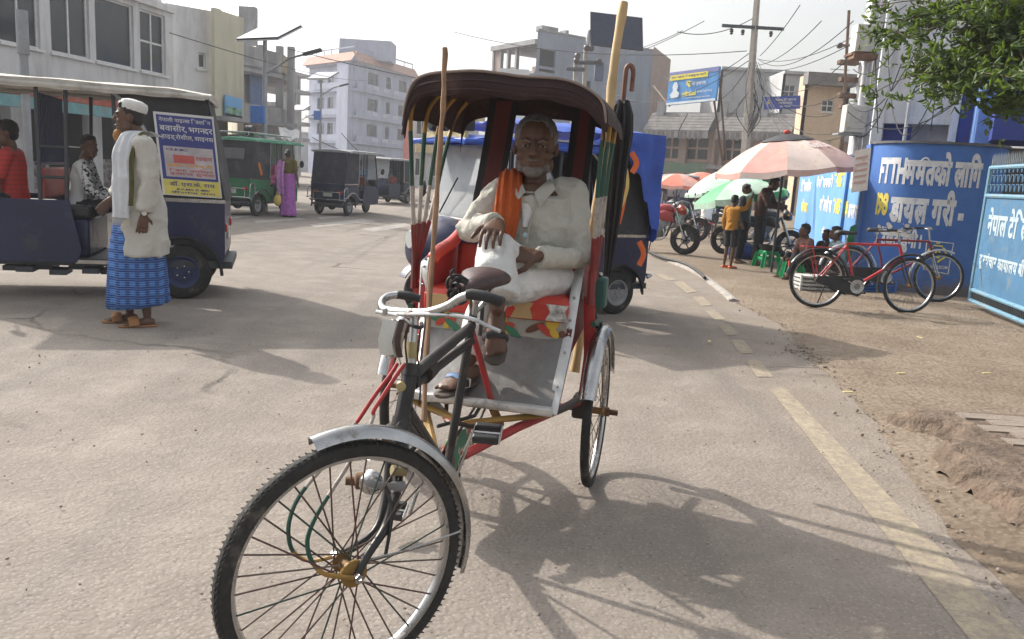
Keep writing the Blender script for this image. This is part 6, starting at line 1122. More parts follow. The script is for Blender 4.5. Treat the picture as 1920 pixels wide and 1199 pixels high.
def person(label, loc, rot, J={}, s=1.0, yaw=0, nod=0, shirt=None, pants=None, hair=HAIRB, skin=SKIN2, vox=.011, sleeve='long', hem=.0, legs='long', hands={}, feet={}, fat=1.0, root='person', hairstyle='short', shirtname='shirt', pantsname='trousers', disp=.012, roll=0, group=None, hsc=1.0, crease=0):
    j = {k: V(v) for k, v in {**STAND, **J}.items()}
    q = mb(); HM = tr(j['head']) @ rz(yaw) @ rx(nod) @ ry(roll) @ sc(hsc*(1.07 if hsc > 1 else 1), hsc, hsc*(.96 if hsc > 1 else 1))
    head_parts(q, HM); q.tube([j['neck']-V((0, 0, .05)), j['neck']+V((0, 0, .03)), j['head']-V((0, -.02, .06))], [.06, .05, .05], 10)
    ax = (j['shL']-j['shR']).normalized()
    up = (j['neck']-j['pelvis']).normalized(); bk = ax.cross(up).normalized()
    tors = [(j['pelvis']-up*.07, .125, .09), (j['pelvis'], .145, .10), (j['waist'], .132, .092), (j['chest'], .155, .105), (j['chest'].lerp(j['neck'], .6), .15, .09), (j['neck']-up*.01, .07, .06)]
    q.rings([(c, ax*a*.93*fat, bk*b_*.93*fat) for c, a, b_ in tors], 14)
    for S_ in 'LR':
        k = 1 if S_ == 'L' else -1; sh, el, wr = j['sh'+S_], j['el'+S_], j['wr'+S_]; hp, kn, an = j['hip'+S_], j['kn'+S_], j['an'+S_]
        q.tube([sh, sh.lerp(el, .5), el, el.lerp(wr, .35), wr], [.048, .042, .036, .036, .024], 10, rnd_=True)
        h = hands.get(S_, {}); fd = V(h.get('dir', (wr-el))); hand(q, wr, fd, h.get('palm', -ax*k if S_ else ax), k*h.get('flip', 1), h.get('curl', .45), s_=h.get('size', 1.0), thumb=h.get('thumb', .9))
        q.tube([hp, hp.lerp(kn, .5), kn, kn.lerp(an, .3), an], [.078*fat, .066, .05, .05, .032], 10, rnd_=True)
        foot(q, an, feet.get(S_, (k*.15, -1, -.0)))
    body = blob(q, root, skin, None, vox, 2); body.location = loc; body.rotation_euler = (0, 0, rot); body.scale = (s, s, s); tag(body, label, 'person', group)
    # eyes and brows
    for k in (-1, 1):
        e = mb(HM); e.ell((k*.031, -.0775, .004), (.0125, .0075, .005), 10, 6); e.build('eye', EYEW, body, 180); e = mb(HM); e.ell((k*.031, -.0838, .004), (.0055, .003, .0045), 8, 6); e.build('iris', EYED, body, 180)
        e = mb(HM); e.tube([(k*.014, -.0905, .020), (k*.032, -.0895, .027), (k*.052, -.076, .022)], [.0025, .0032, .0015], 6); e.build('eyebrow', hair, body)
    e = mb(HM); e.tube([(-.024, -.0885, -.063), (-.01, -.0975, -.0645), (.01, -.0975, -.0645), (.024, -.0885, -.063)], [.002, .0042, .0042, .002], 6); e.build('mouth', LIPM, body)
    if hair:
        e = mb(HM)
        if hairstyle == 'bald': e.ell((0, .024, .038), (.082, .092, .096), 16, 12); e.ell((0, .040, -.005), (.082, .064, .06), 14, 10)
        else: e.ell((0, .022, .040), (.081, .092, .092), 16, 12); e.ell((0, .05, -.005), (.074, .06, .07), 14, 10); e.ell((0, -.035, .085), (.058, .04, .036), 12, 8)
        if hairstyle == 'bun': e.ell((0, .11, .0), (.05, .045, .05), 12, 8)
        blob(e, 'hair', hair, body, .009, 1, .012, .02)
    if shirt:
        e = mb(); o = .018
        R_ = [(c, ax*(a*fat+o), bk*(b_*fat+o)) for c, a, b_ in tors[1:-1]]+[(j['neck']-up*(.02 if hsc == 1 else .05), ax*.085, bk*.075)]
        if hem: R_ = [(j['pelvis']-up*hem, ax*(.165*fat), bk*(.135*fat))]+R_
        else: R_ = [(j['pelvis']-up*.06, ax*(.15*fat), bk*.115)]+R_
        e.rings(R_, 16)
        for S_ in 'LR':
            sh, el, wr = j['sh'+S_], j['el'+S_], j['wr'+S_]
            e.tube([sh+(j['neck']-sh)*.3, sh], [.06, .067], 10, rnd_=True)
            if sleeve == 'long': e.tube([sh, sh.lerp(el, .5), el, el.lerp(wr, .5), el.lerp(wr, .93)], [.068, .060, .056, .050, .043], 12, rnd_=False)
            elif sleeve == 'short': e.tube([sh, sh.lerp(el, .5), sh.lerp(el, .85)], [.066, .062, .062], 12)
        blob(e, shirtname, shirt, body, max(vox, .007), 2, disp, .09, crease=crease)
    if pants:
        e = mb(); e.rings([(c, ax*(a*fat+.012), bk*(b_*fat+.012)) for c, a, b_ in tors[:3]], 14)
        for S_ in 'LR':
            hp, kn, an = j['hip'+S_], j['kn'+S_], j['an'+S_]
            if legs == 'long': e.tube([hp, hp.lerp(kn, .5), kn, kn.lerp(an, .5), kn.lerp(an, .95)], [.094*fat, .085, .072, .066, .060], 12)
            else: e.tube([hp, hp.lerp(kn, .5), hp.lerp(kn, .98)], [.094, .088, .085], 12)
        blob(e, pantsname, pants, body, vox, 2, disp, .11, crease=crease*.8)
    return body, j, HM
WSH = cloth('off_white_cotton', (.44, .43, .385), dirt=.2, dcol=(.42, .40, .33), dscale=3); WTR = cloth('white_cotton', (.60, .60, .59)); DSB = cloth('black_cloth', (.026, .026, .03)); ORC = cloth('orange_scarf_cloth', (.42, .09, .025), fold=.4, fscale=12)
# -- the rickshaw man: right leg crossed over the left, right hand on the raised knee
def RL(v, u, z): return (v, -u, z)
KR = LU(928, 470, .40)
mj = dict(pelvis=RL(.155, -.01, .97), waist=RL(.145, -.01, 1.07), chest=RL(.125, -.0, 1.22), neck=RL(.105, .015, 1.39), head=RL(.105, .055, 1.54),
          shR=RL(-.055, .01, 1.335), elR=RL(-.165, .12, 1.15), wrR=tuple(KR+V((-.005, .035, .112))), shL=RL(.285, -.01, 1.34), elL=RL(.335, .07, 1.06), wrL=tuple(LU(1006, 481, .33)),
          hipR=RL(.075, .03, .965), knR=tuple(KR), anR=tuple(LU(932, 578, .52)), hipL=RL(.235, .03, .965), knL=RL(.03, .40, .955), anL=RL(-.035, .46, .64))
man, j, HM = person('elderly man in off white clothes sitting cross legged on the rickshaw seat', RC, RROT, mj, 1, yaw=radians(8), nod=radians(4), shirt=WSH, pants=None, hair=HAIRG, skin=SKIN, vox=.0048, hairstyle='bald', fat=1.13, hsc=1.13, crease=.02, shirtname='kurta_shirt', disp=.016, hem=.10,
    hands=dict(R=dict(dir=(.05, -.93, -.30), palm=(.0, .3, -.93), curl=.62, size=1.16), L=dict(dir=(-.9, -.15, .05), palm=(.1, .6, -.6), curl=.9, size=1.12)), feet=dict(R=(.16, -.55, -.62), L=(-.35, -.9, -.1)))
e = mb(); bk = V((0, 1, 0)); ax = V((1, 0, 0))
e.rings([(V(RL(.155, -.03, .955)), V((.19, 0, 0)), V((0, .14, .02))), (V(RL(.155, 0, 1.03)), V((.17, 0, 0)), V((0, .125, 0)))], 16)
e.tube([j['hipL'], j['hipL'].lerp(j['knL'], .5), j['knL'], j['knL'].lerp(j['anL'], .5), j['knL'].lerp(j['anL'], .88)], [.105, .10, .088, .074, .070], 14)
e.tube([j['hipR'], j['hipR'].lerp(j['knR'], .5)+V((0, 0, .0)), j['knR'], j['knR'].lerp(j['anR'], .35), j['knR'].lerp(j['anR'], .84)], [.105, .095, .082, .092, .095], 14)
blob(e, 'trousers', WTR, man, .008, 2, .016, .10, crease=.014)
for S_, d in (('R', (.16, -.55, -.62)), ('L', (-.35, -.9, -.1))):    # slippers
    an = j['an'+S_]; dv = V(d).normalized(); sd = dv.cross(V((0, 0, 1))).normalized(); up = sd.cross(dv); h = an-up*.10
    e = mb(); e.rings([(h-dv*.07, sd*.028, up*.010), (h-dv*.04, sd*.042, up*.012), (h+dv*.05, sd*.040, up*.011), (h+dv*.14, sd*.052, up*.011), (h+dv*.19, sd*.040, up*.010), (h+dv*.205, sd*.02, up*.008)], 16); e.build('slipper', mat('grey_rubber_sole', (.075, .06, .05), .8, var=.2), man, 60)
    e = mb(); e.tube([h+sd*.05+dv*.09+up*.01, h+sd*.035+dv*.10+up*.055, h+dv*.10+up*.065, h-sd*.035+dv*.10+up*.055, h-sd*.05+dv*.09+up*.01], .014, 6, flat=(1, .35)); e.build('slipper_strap', BLK if S_ == 'R' else mat('blue_strap', (.05, .12, .25), .6), man)
# collar, undershirt, placket, button, cuffs, scarf, ring, stubble
nk = j['neck']
for k in (-1, 1):
    A_, B_, C_, D_ = V((k*.070, -.005, .012)), V((k*.020, -.098, -.052)), V((k*.052, -.128, -.112)), V((k*.105, -.055, -.030))
    e = mb(); e.grid(lambda u, v: nk+A_.lerp(B_, u).lerp(D_.lerp(C_, u), v)+V((0, -.016*sin(pi*v)-.01*sin(pi*u), .006*sin(pi*v))), 8, 5, .004*-k); e.build('collar', WSH, man, 60)
e = mb(); e.grid(lambda u, v: nk+V((-.035*(1-v)+.07*u*(1-v), -.098-.045*v+.01*(2*u-1)**2, -.055-.13*v)), 6, 6, .004); e.build('open_neck', SKIN, man, 60)
e = mb(); e.grid(lambda u, v: nk+V(((-.030+.06*u)*(1-.75*v), -.118-.034*v+.006*(2*u-1)**2, -.10-.10*v)), 4, 5, .004); e.build('undershirt', WTR, man, 60)
e = mb(); e.tube([nk+V((.030, -.125, -.115)), nk+V((.02, -.162, -.20)), nk+V((.015, -.172, -.27))], .012, 6, flat=(1, .3)); e.build('placket', WSH, man)
e = mb(); e.lathe([(.001, .004), (.010, .003), (.011, 0), (.001, -.002)], 14, tr(LU(985, 441, .19)) @ rx(pi/2)); e.build('button', mat('pale_blue_button', (.35, .5, .52), .4), man)
for S_ in 'RL': a, b_ = j['el'+S_], j['wr'+S_]; e = mb(); e.tube([a.lerp(b_, .74), a.lerp(b_, .90)], [.050, .047], 14); e.build('cuff', WSH, man, 60)
sp = spline([nk+V((-.085, .07, .0)), nk+V((-.105, -.02, .025)), nk+V((-.095, -.095, -.04)), nk+V((-.085, -.155, -.14)), nk+V((-.095, -.175, -.24)), nk+V((-.105, -.175, -.335)), nk+V((-.10, -.17, -.36))], 5)
e = mb(); n_ = len(sp)
R_ = []
for i, c in enumerate(sp):
    w_ = .042+.016*sin(pi*i/(n_-1)); t = (sp[min(i+1, n_-1)]-sp[max(i-1, 0)]).normalized(); X_ = V((1, .25, 0)); X_ = (X_-t*X_.dot(t)).normalized(); Y_ = t.cross(X_)
    R_.append([c+X_*(w_*cos(a))+Y_*(.020*sin(a)*(1+.45*sin(9*a+i*.15))) for a in [2*pi*k/36 for k in range(36)]])
e.loft(R_); e.build('orange_scarf', ORC, man, 60)
e = mb(HM); e.ell((0, -.0615, -.092), (.038, .036, .0305), 14, 8); e.ell((0, -.0915, -.0495), (.026, .008, .005), 12, 6)
for k in (-1, 1): e.ell((k*.0455, -.026, -.080), (.0155, .042, .026), 12, 8)
blob(e, 'white_stubble', mat('white_stubble', (.14, .125, .115), .8, var=.35, scale=90), man, .005, 1)
w_ = j['wrR']; e = mb(tr(w_+V((-.005, -.06, -.115)))); e.torus(.0105, .0028, rx(1.2), 14, 6); e.build('ring', CHR, man)
# -- standing man in a long kurta and checked lungi
KUR = cloth('pale_kurta_cloth', (.47, .455, .415), dirt=.1, dcol=(.4, .38, .33), dscale=2)
def lungi_fn(n, L_, nz, mix, ramp, vec, b):
    def stripes(ax_, s_):
        w = n.new('ShaderNodeTexWave'); w.bands_direction = ax_; w.inputs['Scale'].default_value = s_; w.inputs['Distortion'].default_value = .3; L_.new(vec, w.inputs['Vector']); return ramp(w.outputs[0], .45, .8)
    c = mix(stripes('Y', 4.6), (.05, .17, .48), (.012, .045, .20)); c = mix(stripes('Z', 4.6), c, (.013, .045, .20)); w2 = stripes('Z', 18); return mix(w2, c, mix(.35, c, (.3, .45, .7)))
LUN = mat('blue_checked_cloth', (.05, .15, .4), .85, fn=lungi_fn, spec=.2)
sj = dict(head=(0, -.06, 1.575), neck=(0, -.01, 1.44), shL=(.175, .02, 1.38), elL=(.21, .07, 1.10), wrL=(.215, .02, .86), shR=(-.175, .0, 1.38), elR=(-.19, -.06, 1.12), wrR=(-.14, -.20, .95), anL=(.10, .03, .09), anR=(-.10, -.09, .09), knL=(.1, 0, .5), knR=(-.1, -.08, .5))
a_ = G(268, 608); st, j, HM = person('standing man in long pale kurta, white cap and blue checked lungi', (a_.x, a_.y, 0), radians(-64), sj, 1.07, yaw=radians(-6), nod=radians(2), shirt=None, hair=HAIRB, skin=SKIN, vox=.007, feet=dict(L=(.05, -1, 0), R=(-.05, -1, 0)), hands=dict(L=dict(dir=(0, -.12, -1), palm=(-1, -.2, 0), curl=.5)))
e = mb(); e.rings([((.0, .01, .55), (.215, 0, 0), (0, .20, 0)), ((0, .01, .75), (.205, 0, 0), (0, .185, 0)), ((0, .01, .95), (.19, 0, 0), (0, .16, 0)), ((0, .0, 1.12), (.175, 0, 0), (0, .135, 0)), ((0, 0, 1.28), (.18, 0, 0), (0, .135, 0)), ((0, .01, 1.38), (.165, 0, 0), (0, .105, 0)), ((0, .0, 1.43), (.08, 0, 0), (0, .075, 0))], 20)
for S_ in 'LR': sh, el, wr = j['sh'+S_], j['el'+S_], j['wr'+S_]; e.tube([sh+(j['neck']-sh)*.3, sh, sh.lerp(el, .5), el, el.lerp(wr, .55), el.lerp(wr, .86)], [.065, .07, .068, .067, .064, .062], 14)
blob(e, 'kurta', KUR, st, .009, 2, .018, .13, crease=.02)
e = mb(); n_ = 44
def lr(z, rx_, ry_, fold): return [V((rx_*cos(a)*(1+fold*sin(9*a+z*3)), ry_*sin(a)*(1+fold*sin(9*a+z*3))-.03, z+.02*cos(a-pi/2))) for a in [2*pi*k/n_ for k in range(n_)]]
e.loft([lr(.98, .15, .13, 0), lr(.8, .175, .16, .01), lr(.6, .19, .19, .03), lr(.4, .18, .205, .06), lr(.24, .18, .215, .08), lr(.165, .182, .22, .08), lr(.15, .17, .2, .07)]); e.build('lungi', LUN, st, 60)
e = mb(HM); e.lathe([(.083, .045), (.087, .05), (.089, .085), (.080, .112), (.045, .126), (.001, .129)], 28, tr(0, .018, 0) @ rx(radians(-14)) @ sc(.93, 1.1, 1)); e.build('white_cap', WTR, st, 50)
e = mb(HM); e.rings([((0, -.070, -.095), (.033, 0, 0), (0, .028, 0)), ((0, -.086, -.12), (.032, 0, 0), (0, .032, 0)), ((0, -.094, -.16), (.024, 0, 0), (0, .022, 0)), ((0, -.092, -.195), (.007, 0, 0), (0, .007, 0))], 12)
blob(e, 'orange_beard', mat('henna_beard', (.38, .19, .07), .8, var=.4, scale=50, bump=.8, bscale=90), st, .006, 1, .01, .02)
SCF = cloth('white_towel_scarf', (.55, .57, .60)); OLV = cloth('olive_cloth', (.12, .11, .04))
for m_, k0, w_, nm, z1 in ((SCF, .0, .072, 'towel_scarf', .84), (OLV, .085, .015, 'olive_scarf_edge', .93)):
    D_ = V((.55, .83, 0)); N_ = V((.83, -.55, 0)); sp = spline([V((.07, .10, 1.44))+D_*k0*.3, V((.10, .02, 1.475))+D_*k0*.5, V((.13, -.07, 1.43))+D_*k0, V((.165, -.12, 1.28))+D_*k0, V((.172, -.125, 1.1))+D_*k0, V((.185, -.135, z1))+D_*k0], 5); e = mb(); R_ = []
    for i, c in enumerate(sp): R_.append([V(c)+D_*(w_*cos(a)*(1+.08*sin(i)))+N_*(.014*sin(a)*(1+.5*sin(7*a+i*.2))) for a in [2*pi*k/28 for k in range(28)]])
    e.loft(R_); e.build(nm, m_, st, 60)
e = mb(); 
for i in range(16): b0 = V((.185, -.135, .85))+V((.55, .83, 0))*(-.065+.0085*i); e.tube([b0, b0+V((.003*sin(i*2), 0, -.07))], [.004, .0015], 5)
e.build('scarf_fringe', mat('fringe_thread', (.5, .47, .40), .9), st)
w_ = j['wrL']; e = mb(); e.torus(.031, .007, tr(w_+V((0, .003, .02))), 20, 6); e.build('watch_strap', CHR, st); e = mb(tr(w_+V((.034, .003, .02))) @ ry(pi/2)); e.lathe([(.001, .006), (.017, .005), (.018, -.004), (.001, -.005)], 18); e.build('watch_face', WTR, st)
for S_ in 'LR':
    an = j['an'+S_]; e = mb(); h = an+V((0, -.03, -.083)); e.rings([(h+V((0, .10, 0)), (.025, 0, 0), (0, 0, .012)), (h+V((0, .07, 0)), (.042, 0, 0), (0, 0, .014)), (h+V((0, -.04, 0)), (.040, 0, 0), (0, 0, .012)), (h+V((0, -.12, 0)), (.052, 0, 0), (0, 0, .011)), (h+V((0, -.17, 0)), (.03, 0, 0), (0, 0, .010))], 14); e.build('sandal', mat('tan_leather', (.30, .14, .05), .6, var=.2), st, 60)
    e = mb(); e.tube([h+V((.052, -.06, .01)), h+V((.04, -.065, .05)), h+V((0, -.07, .066)), h+V((-.04, -.065, .05)), h+V((-.052, -.06, .01))], .028, 8, flat=(.35, 1.3), up=(1, 0, 0)); e.build('sandal_strap', mat('tan_leather', (.3, .14, .05)), st)
# -- seated people: a shared sitting pose
def sit(seat=.46, lean=.0, arms=None):
    z = seat+.09; d = dict(pelvis=(0, 0, z), waist=(0, -.01-lean*.2, z+.12), chest=(0, -.02-lean*.6, z+.31), neck=(0, -.02-lean, z+.48), head=(0, -.06-lean*1.1, z+.62), shL=(.175, -.02-lean, z+.42), shR=(-.175, -.02-lean, z+.42), elL=(.215, -.10-lean, z+.17), elR=(-.215, -.10-lean, z+.17), wrL=(.12, -.30-lean, z+.10), wrR=(-.12, -.30-lean, z+.10), hipL=(.09, -.02, z-.02), hipR=(-.09, -.02, z-.02), knL=(.12, -.42, z+.02), knR=(-.12, -.42, z+.02), anL=(.12, -.40, z-.38), anR=(-.12, -.40, z-.38)); d.update(arms or {}); return d
eR = er1.rotation_euler.z; EM = tr(er1.location) @ rz(eR) @ sc(*er1.scale)
def at_(o, p_): return tuple(tr(o.location) @ rz(o.rotation_euler.z) @ sc(*o.scale) @ V(p_))
REDSH = mat('red_striped_shirt', (.42, .04, .035), .85, spec=.2, fn=lambda n, L_, nz, mix, ramp, vec, b: (lambda w: (setattr(w, 'bands_direction', 'Z'), setattr(w.inputs['Scale'], 'default_value', 7.0), L_.new(vec, w.inputs['Vector']), mix(ramp(w.outputs[0], .86, .95), (.42, .045, .04), (.22, .05, .05)))[-1])(n.new('ShaderNodeTexWave')))
person('driver in a red striped shirt at the left picture edge', at_(er1, (.18, -1.30, .76-.46+.0)), eR, sit(.46), 1.0, shirt=REDSH, pants=DSB, skin=SKIN, sleeve='short', vox=.01, yaw=.2)
FLOR = mat('white_black_floral_shirt', (.5, .5, .5), .85, spec=.2, fn=lambda n, L_, nz, mix, ramp, vec, b: (lambda s_: (L_.new(vec, s_.inputs[0]), mix(ramp(s_.outputs['X'], -.02, .0), (.52, .52, .53), (.52, .52, .53)), mix(ramp(nz(38, 2).outputs[0], .50, .54), (.53, .53, .54), mix(ramp(s_.outputs['Y'], -.10, -.07), (.02, .02, .022), (.53, .53, .54))))[-1])(n.new('ShaderNodeSeparateXYZ')))
person('boy passenger in white shirt with black floral front sitting in the navy vehicle', at_(er1, (.14, -.84, .76-.46)), eR+pi, sit(.46, .05), .93, shirt=FLOR, pants=DSB, skin=SKIN, vox=.01, yaw=radians(-55))
# -- people at the green and the dark vehicles
PUR = mat('purple_sari_cloth', (.30, .10, .33), .8, var=.35, scale=22, bump=.3, spec=.2); PUR2 = mat('lilac_sari_end', (.42, .20, .44), .8, var=.3, scale=16, spec=.2); PINK_ = cloth('pink_cloth', (.50, .13, .24)); ORG = cloth('orange_sari_cloth', (.55, .16, .03)); OLB = cloth('olive_blouse', (.10, .08, .015))
a_ = G(540, 407); sw_, j, HM = person('woman in a purple sari standing with her back turned by the green vehicle', (a_.x, a_.y, 0), radians(180-15), dict(elL=(.25, .0, 1.14), wrL=(.26, -.12, .95)), 1.0, shirt=OLB, pants=None, skin=SKIN, hairstyle='bun', sleeve='short', vox=.014)
e = mb(); e.loft([[V((r1*cos(a)*(1+.04*sin(7*a)), r2*sin(a)*(1+.04*sin(7*a)), z)) for a in [2*pi*k/36 for k in range(36)]] for z, r1, r2 in ((1.10, .15, .12), (1.0, .18, .15), (.85, .195, .165), (.6, .18, .165), (.3, .19, .18), (.05, .22, .21), (.04, .2, .19))]); e.build('sari_skirt', PUR, sw_, 60)
e = mb(); e.grid(lambda u, v: V((.02+.20*u-.0*v, .145+.02*sin(u*9)-.0*v+.05*sin(pi*v), 1.40-.82*v)), 12, 10, .015); e.grid(lambda u, v: V((.20-.10*u+.05*v, .14-.28*u, 1.42+.02*sin(pi*u)-.1*v)), 6, 4, .015); e.build('sari_end', PUR2, sw_, 60)
bg_ = thing('carry_bag', 'yellow plastic carry bag held by the woman in the sari', 'bag', (P(520, 375, a_.y-.1).x, a_.y-.1, 0)); q = mb(inv(bg_)); c = P(521, 376, a_.y-.1); q.ell(c, (.11, .08, .15)); q.build('sack', mat('yellow_bag', (.55, .42, .12), .6, var=.2), bg_, 180); q = mb(inv(bg_)); q.tube(spline([c+V((-.05, 0, .12)), c+V((0, 0, .26)), c+V((.05, 0, .12))], 5), .008, 6); q.build('bag_handle', mat('yellow_bag', (.5, .4, .1)), bg_)
person('woman in orange sitting inside the green vehicle', at_(er2, (-.30, .0, .34)), er2.rotation_euler.z, sit(.46), .95, shirt=ORG, pants=ORG, skin=SKIN, hairstyle='bun', vox=.016)
person('woman in pink sitting deeper inside the green vehicle', at_(er2, (-.28, -.86, .30)), er2.rotation_euler.z+pi, sit(.46), .93, shirt=PINK_, pants=PINK_, skin=SKIN, hairstyle='bun', vox=.016)
person('driver in a pale blue shirt steering the dark navy vehicle', at_(er3, (-.12, -1.26, .30)), er3.rotation_euler.z, sit(.46), .97, shirt=cloth('pale_blue_shirt', (.28, .40, .52)), pants=DSB, vox=.016)
# ---------------------------------------------------------------- motorcycles, bicycles, stall
def two_pt(r_, f_):   # rear and front contact -> location of the midpoint, rotation
    h = (f_-r_); h.z = 0; h.normalize(); return (r_+f_)/2, head_rot((h.x, h.y)), (f_-r_).length
MBK = mat('motorcycle_black', (.015, .015, .017), .3, coat=.5, var=.2); MRD = mat('motorcycle_red', (.30, .02, .02), .3, coat=.6, var=.1); ENG = mat('engine_alloy', (.22, .22, .23), .45, metal=.7, var=.25)
def motorcycle(label, loc, rot, paint, lean=.10):
    t = thing('motorcycle', label, 'motorcycle', loc, rot, 'parked motorcycles'); t.rotation_euler = (0, lean, rot); K = t
    wheel(K, tr(0, -.65, .30), .30, .10, 'alloy'); wheel(K, tr(0, .65, .30), .30, .12, 'alloy')
    def tb(nm, pts, r, m, n=8, k=None, **kw): q = mb(); q.tube(spline(pts, k) if k else pts, r, n, **kw); return q.build(nm, m, K, 50)
    for s_ in (-1, 1):
        tb('fork_leg', [(s_*.085, -.65, .30), (s_*.085, -.42, .86)], [.026, .02], CHR if s_ else BLK); tb('swing_arm', [(s_*.09, .65, .30), (s_*.09, .12, .36)], .022, MBK); tb('shock', [(s_*.10, .58, .36), (s_*.10, .45, .68)], .026, RED2)
        tb('mirror_stalk', [(s_*.22, -.40, 1.0), (s_*.30, -.38, 1.18)], .007, BLK); q = mb(); q.ell((s_*.31, -.37, 1.2), (.06, .015, .04)); q.build('mirror', BLK, K, 180); q = mb(); q.ell((s_*.16, -.55, .88), (.03, .03, .02)); q.build('indicator', mat('amber_lens', (.5, .2, .02), .3), K)
    q = mb(); q.rings([((0, .10, .80), (.08, 0, 0), (0, 0, .05)), ((0, .02, .84), (.13, 0, 0), (0, 0, .10)), ((0, -.15, .88), (.15, 0, 0), (0, 0, .115)), ((0, -.30, .88), (.12, 0, 0), (0, 0, .10)), ((0, -.38, .86), (.06, 0, 0), (0, 0, .06))], 16); q.build('fuel_tank', paint, K, 180)
    q = mb(); q.rings([((0, .08, .80), (.10, 0, 0), (0, 0, .04)), ((0, .2, .80), (.13, 0, 0), (0, 0, .05)), ((0, .5, .84), (.12, 0, 0), (0, 0, .05)), ((0, .74, .88), (.07, 0, 0), (0, 0, .03))], 14); q.build('saddle', SEATM, K, 180)
    q = mb(); q.rings([((0, .1, .68), (.09, 0, 0), (0, 0, .09)), ((0, .4, .72), (.11, 0, 0), (0, 0, .07)), ((0, .82, .84), (.05, 0, 0), (0, 0, .035))], 12); q.build('tail_fairing', paint, K, 180)
    q = mb(); q.ell((0, -.05, .45), (.13, .20, .15), 14, 10); q.box((0, -.17, .58), (.17, .16, .2), rx(.5)); q.build('engine', ENG, K, 60, .01); q = mb(); q.lathe([(.001, -.16), (.09, -.155), (.1, 0), (.09, .155), (.001, .16)], 18, tr(0, .02, .40) @ ry(pi/2)); q.build('crankcase', ENG, K)
    for s_ in (-1, 1): q = mb(); q.rings([((s_*.12, -.38, .72), (.02, 0, 0), (0, .03, .1)), ((s_*.15, -.25, .74), (.03, 0, 0), (0, .06, .12)), ((s_*.12, -.05, .72), (.02, 0, 0), (0, .05, .06))], 10); q.build('tank_shroud', paint, K, 180)
    tb('exhaust', [(-.10, -.20, .48), (-.12, -.24, .30), (-.13, 0, .24), (-.15, .35, .28), (-.17, .8, .40)], [.02]*9+[.045]*8, CHR, 10, 4)
    q = mb(); q.rings([((0, -.46, .90), (.10, 0, 0), (0, 0, .10)), ((0, -.56, .88), (.115, 0, 0), (0, 0, .10)), ((0, -.63, .86), (.08, 0, 0), (0, 0, .07))], 14); q.build('headlight_cowl', paint, K, 180); q = mb(); q.ell((0, -.625, .86), (.075, .03, .06)); q.build('headlight', LENS, K, 180); q = mb(); q.grid(lambda u, v: ((u*2-1)*.09*(1-.3*v), -.55+.10*v, .97+.12*v), 4, 3, .006); q.build('fly_screen', BLK, K)
    tb('handlebar', [(-.36, -.28, .98), (-.22, -.38, 1.0), (0, -.42, .96), (.22, -.38, 1.0), (.36, -.28, .98)], .013, BLK, 8, 4)
    q = mb(); q.grid(lambda u, v: ((u*2-1)*.07, -.65+.335*cos(pi*(.30+.5*v)), .30+.335*sin(pi*(.30+.5*v))), 4, 12, .008); q.build('front_mudguard', MBK, K, 60); q = mb(); q.grid(lambda u, v: ((u*2-1)*.08, .65+.35*cos(pi*(.05+.5*v)), .32+.35*sin(pi*(.05+.5*v))), 4, 12, .008); q.build('rear_mudguard', MBK, K, 60)
    tb('down_tube', [(0, -.40, .82), (0, -.26, .35), (0, .12, .28)], .02, MBK); tb('side_stand', [(.1, .05, .28), (.2, .1, .03)], .012, MBK); tb('grab_rail', [(-.1, .5, .86), (-.11, .8, .92), (.11, .8, .92), (.1, .5, .86)], .011, CHR)
    return t
f1 = G(1283, 478, GZ); motorcycle('red and black motorcycle half hidden behind the blue tarpaulin', (f1.x-.62, f1.y+.25, GZ), head_rot((.93, -.36)), MRD)
f1 = G(1482, 474, GZ); f1.y = 16.6; f1.x = P(1478, 470, 16.6).x; motorcycle('black motorcycle parked behind the standing man under the parasol', (f1.x-.64, f1.y+.05, GZ), head_rot((.98, -.2)), MBK)
f1 = G(1232, 440, GZ); motorcycle('dark motorcycle farther back at the edge of the tarpaulin', (f1.x+.1, 20.5, GZ), head_rot((.85, -.5)), MBK)
hm = thing('crash_helmet', 'grey crash helmet hung on the black motorcycle handlebar', 'helmet', tuple(P(1467, 366, 16.2))); q = mb(); q.ell((0, 0, .0), (.13, .15, .13), 18, 12); q.build('shell', mat('helmet_grey', (.12, .125, .13), .3, coat=.5), hm, 180); q = mb(); q.grid(lambda u, v: V((.137*cos(-pi*.85+pi*.7*u), .157*sin(-pi*.85+pi*.7*u), -.05+.09*v)), 10, 3, .004); q.build('visor', mat('visor_dark', (.03, .03, .035), .08), hm, 60)
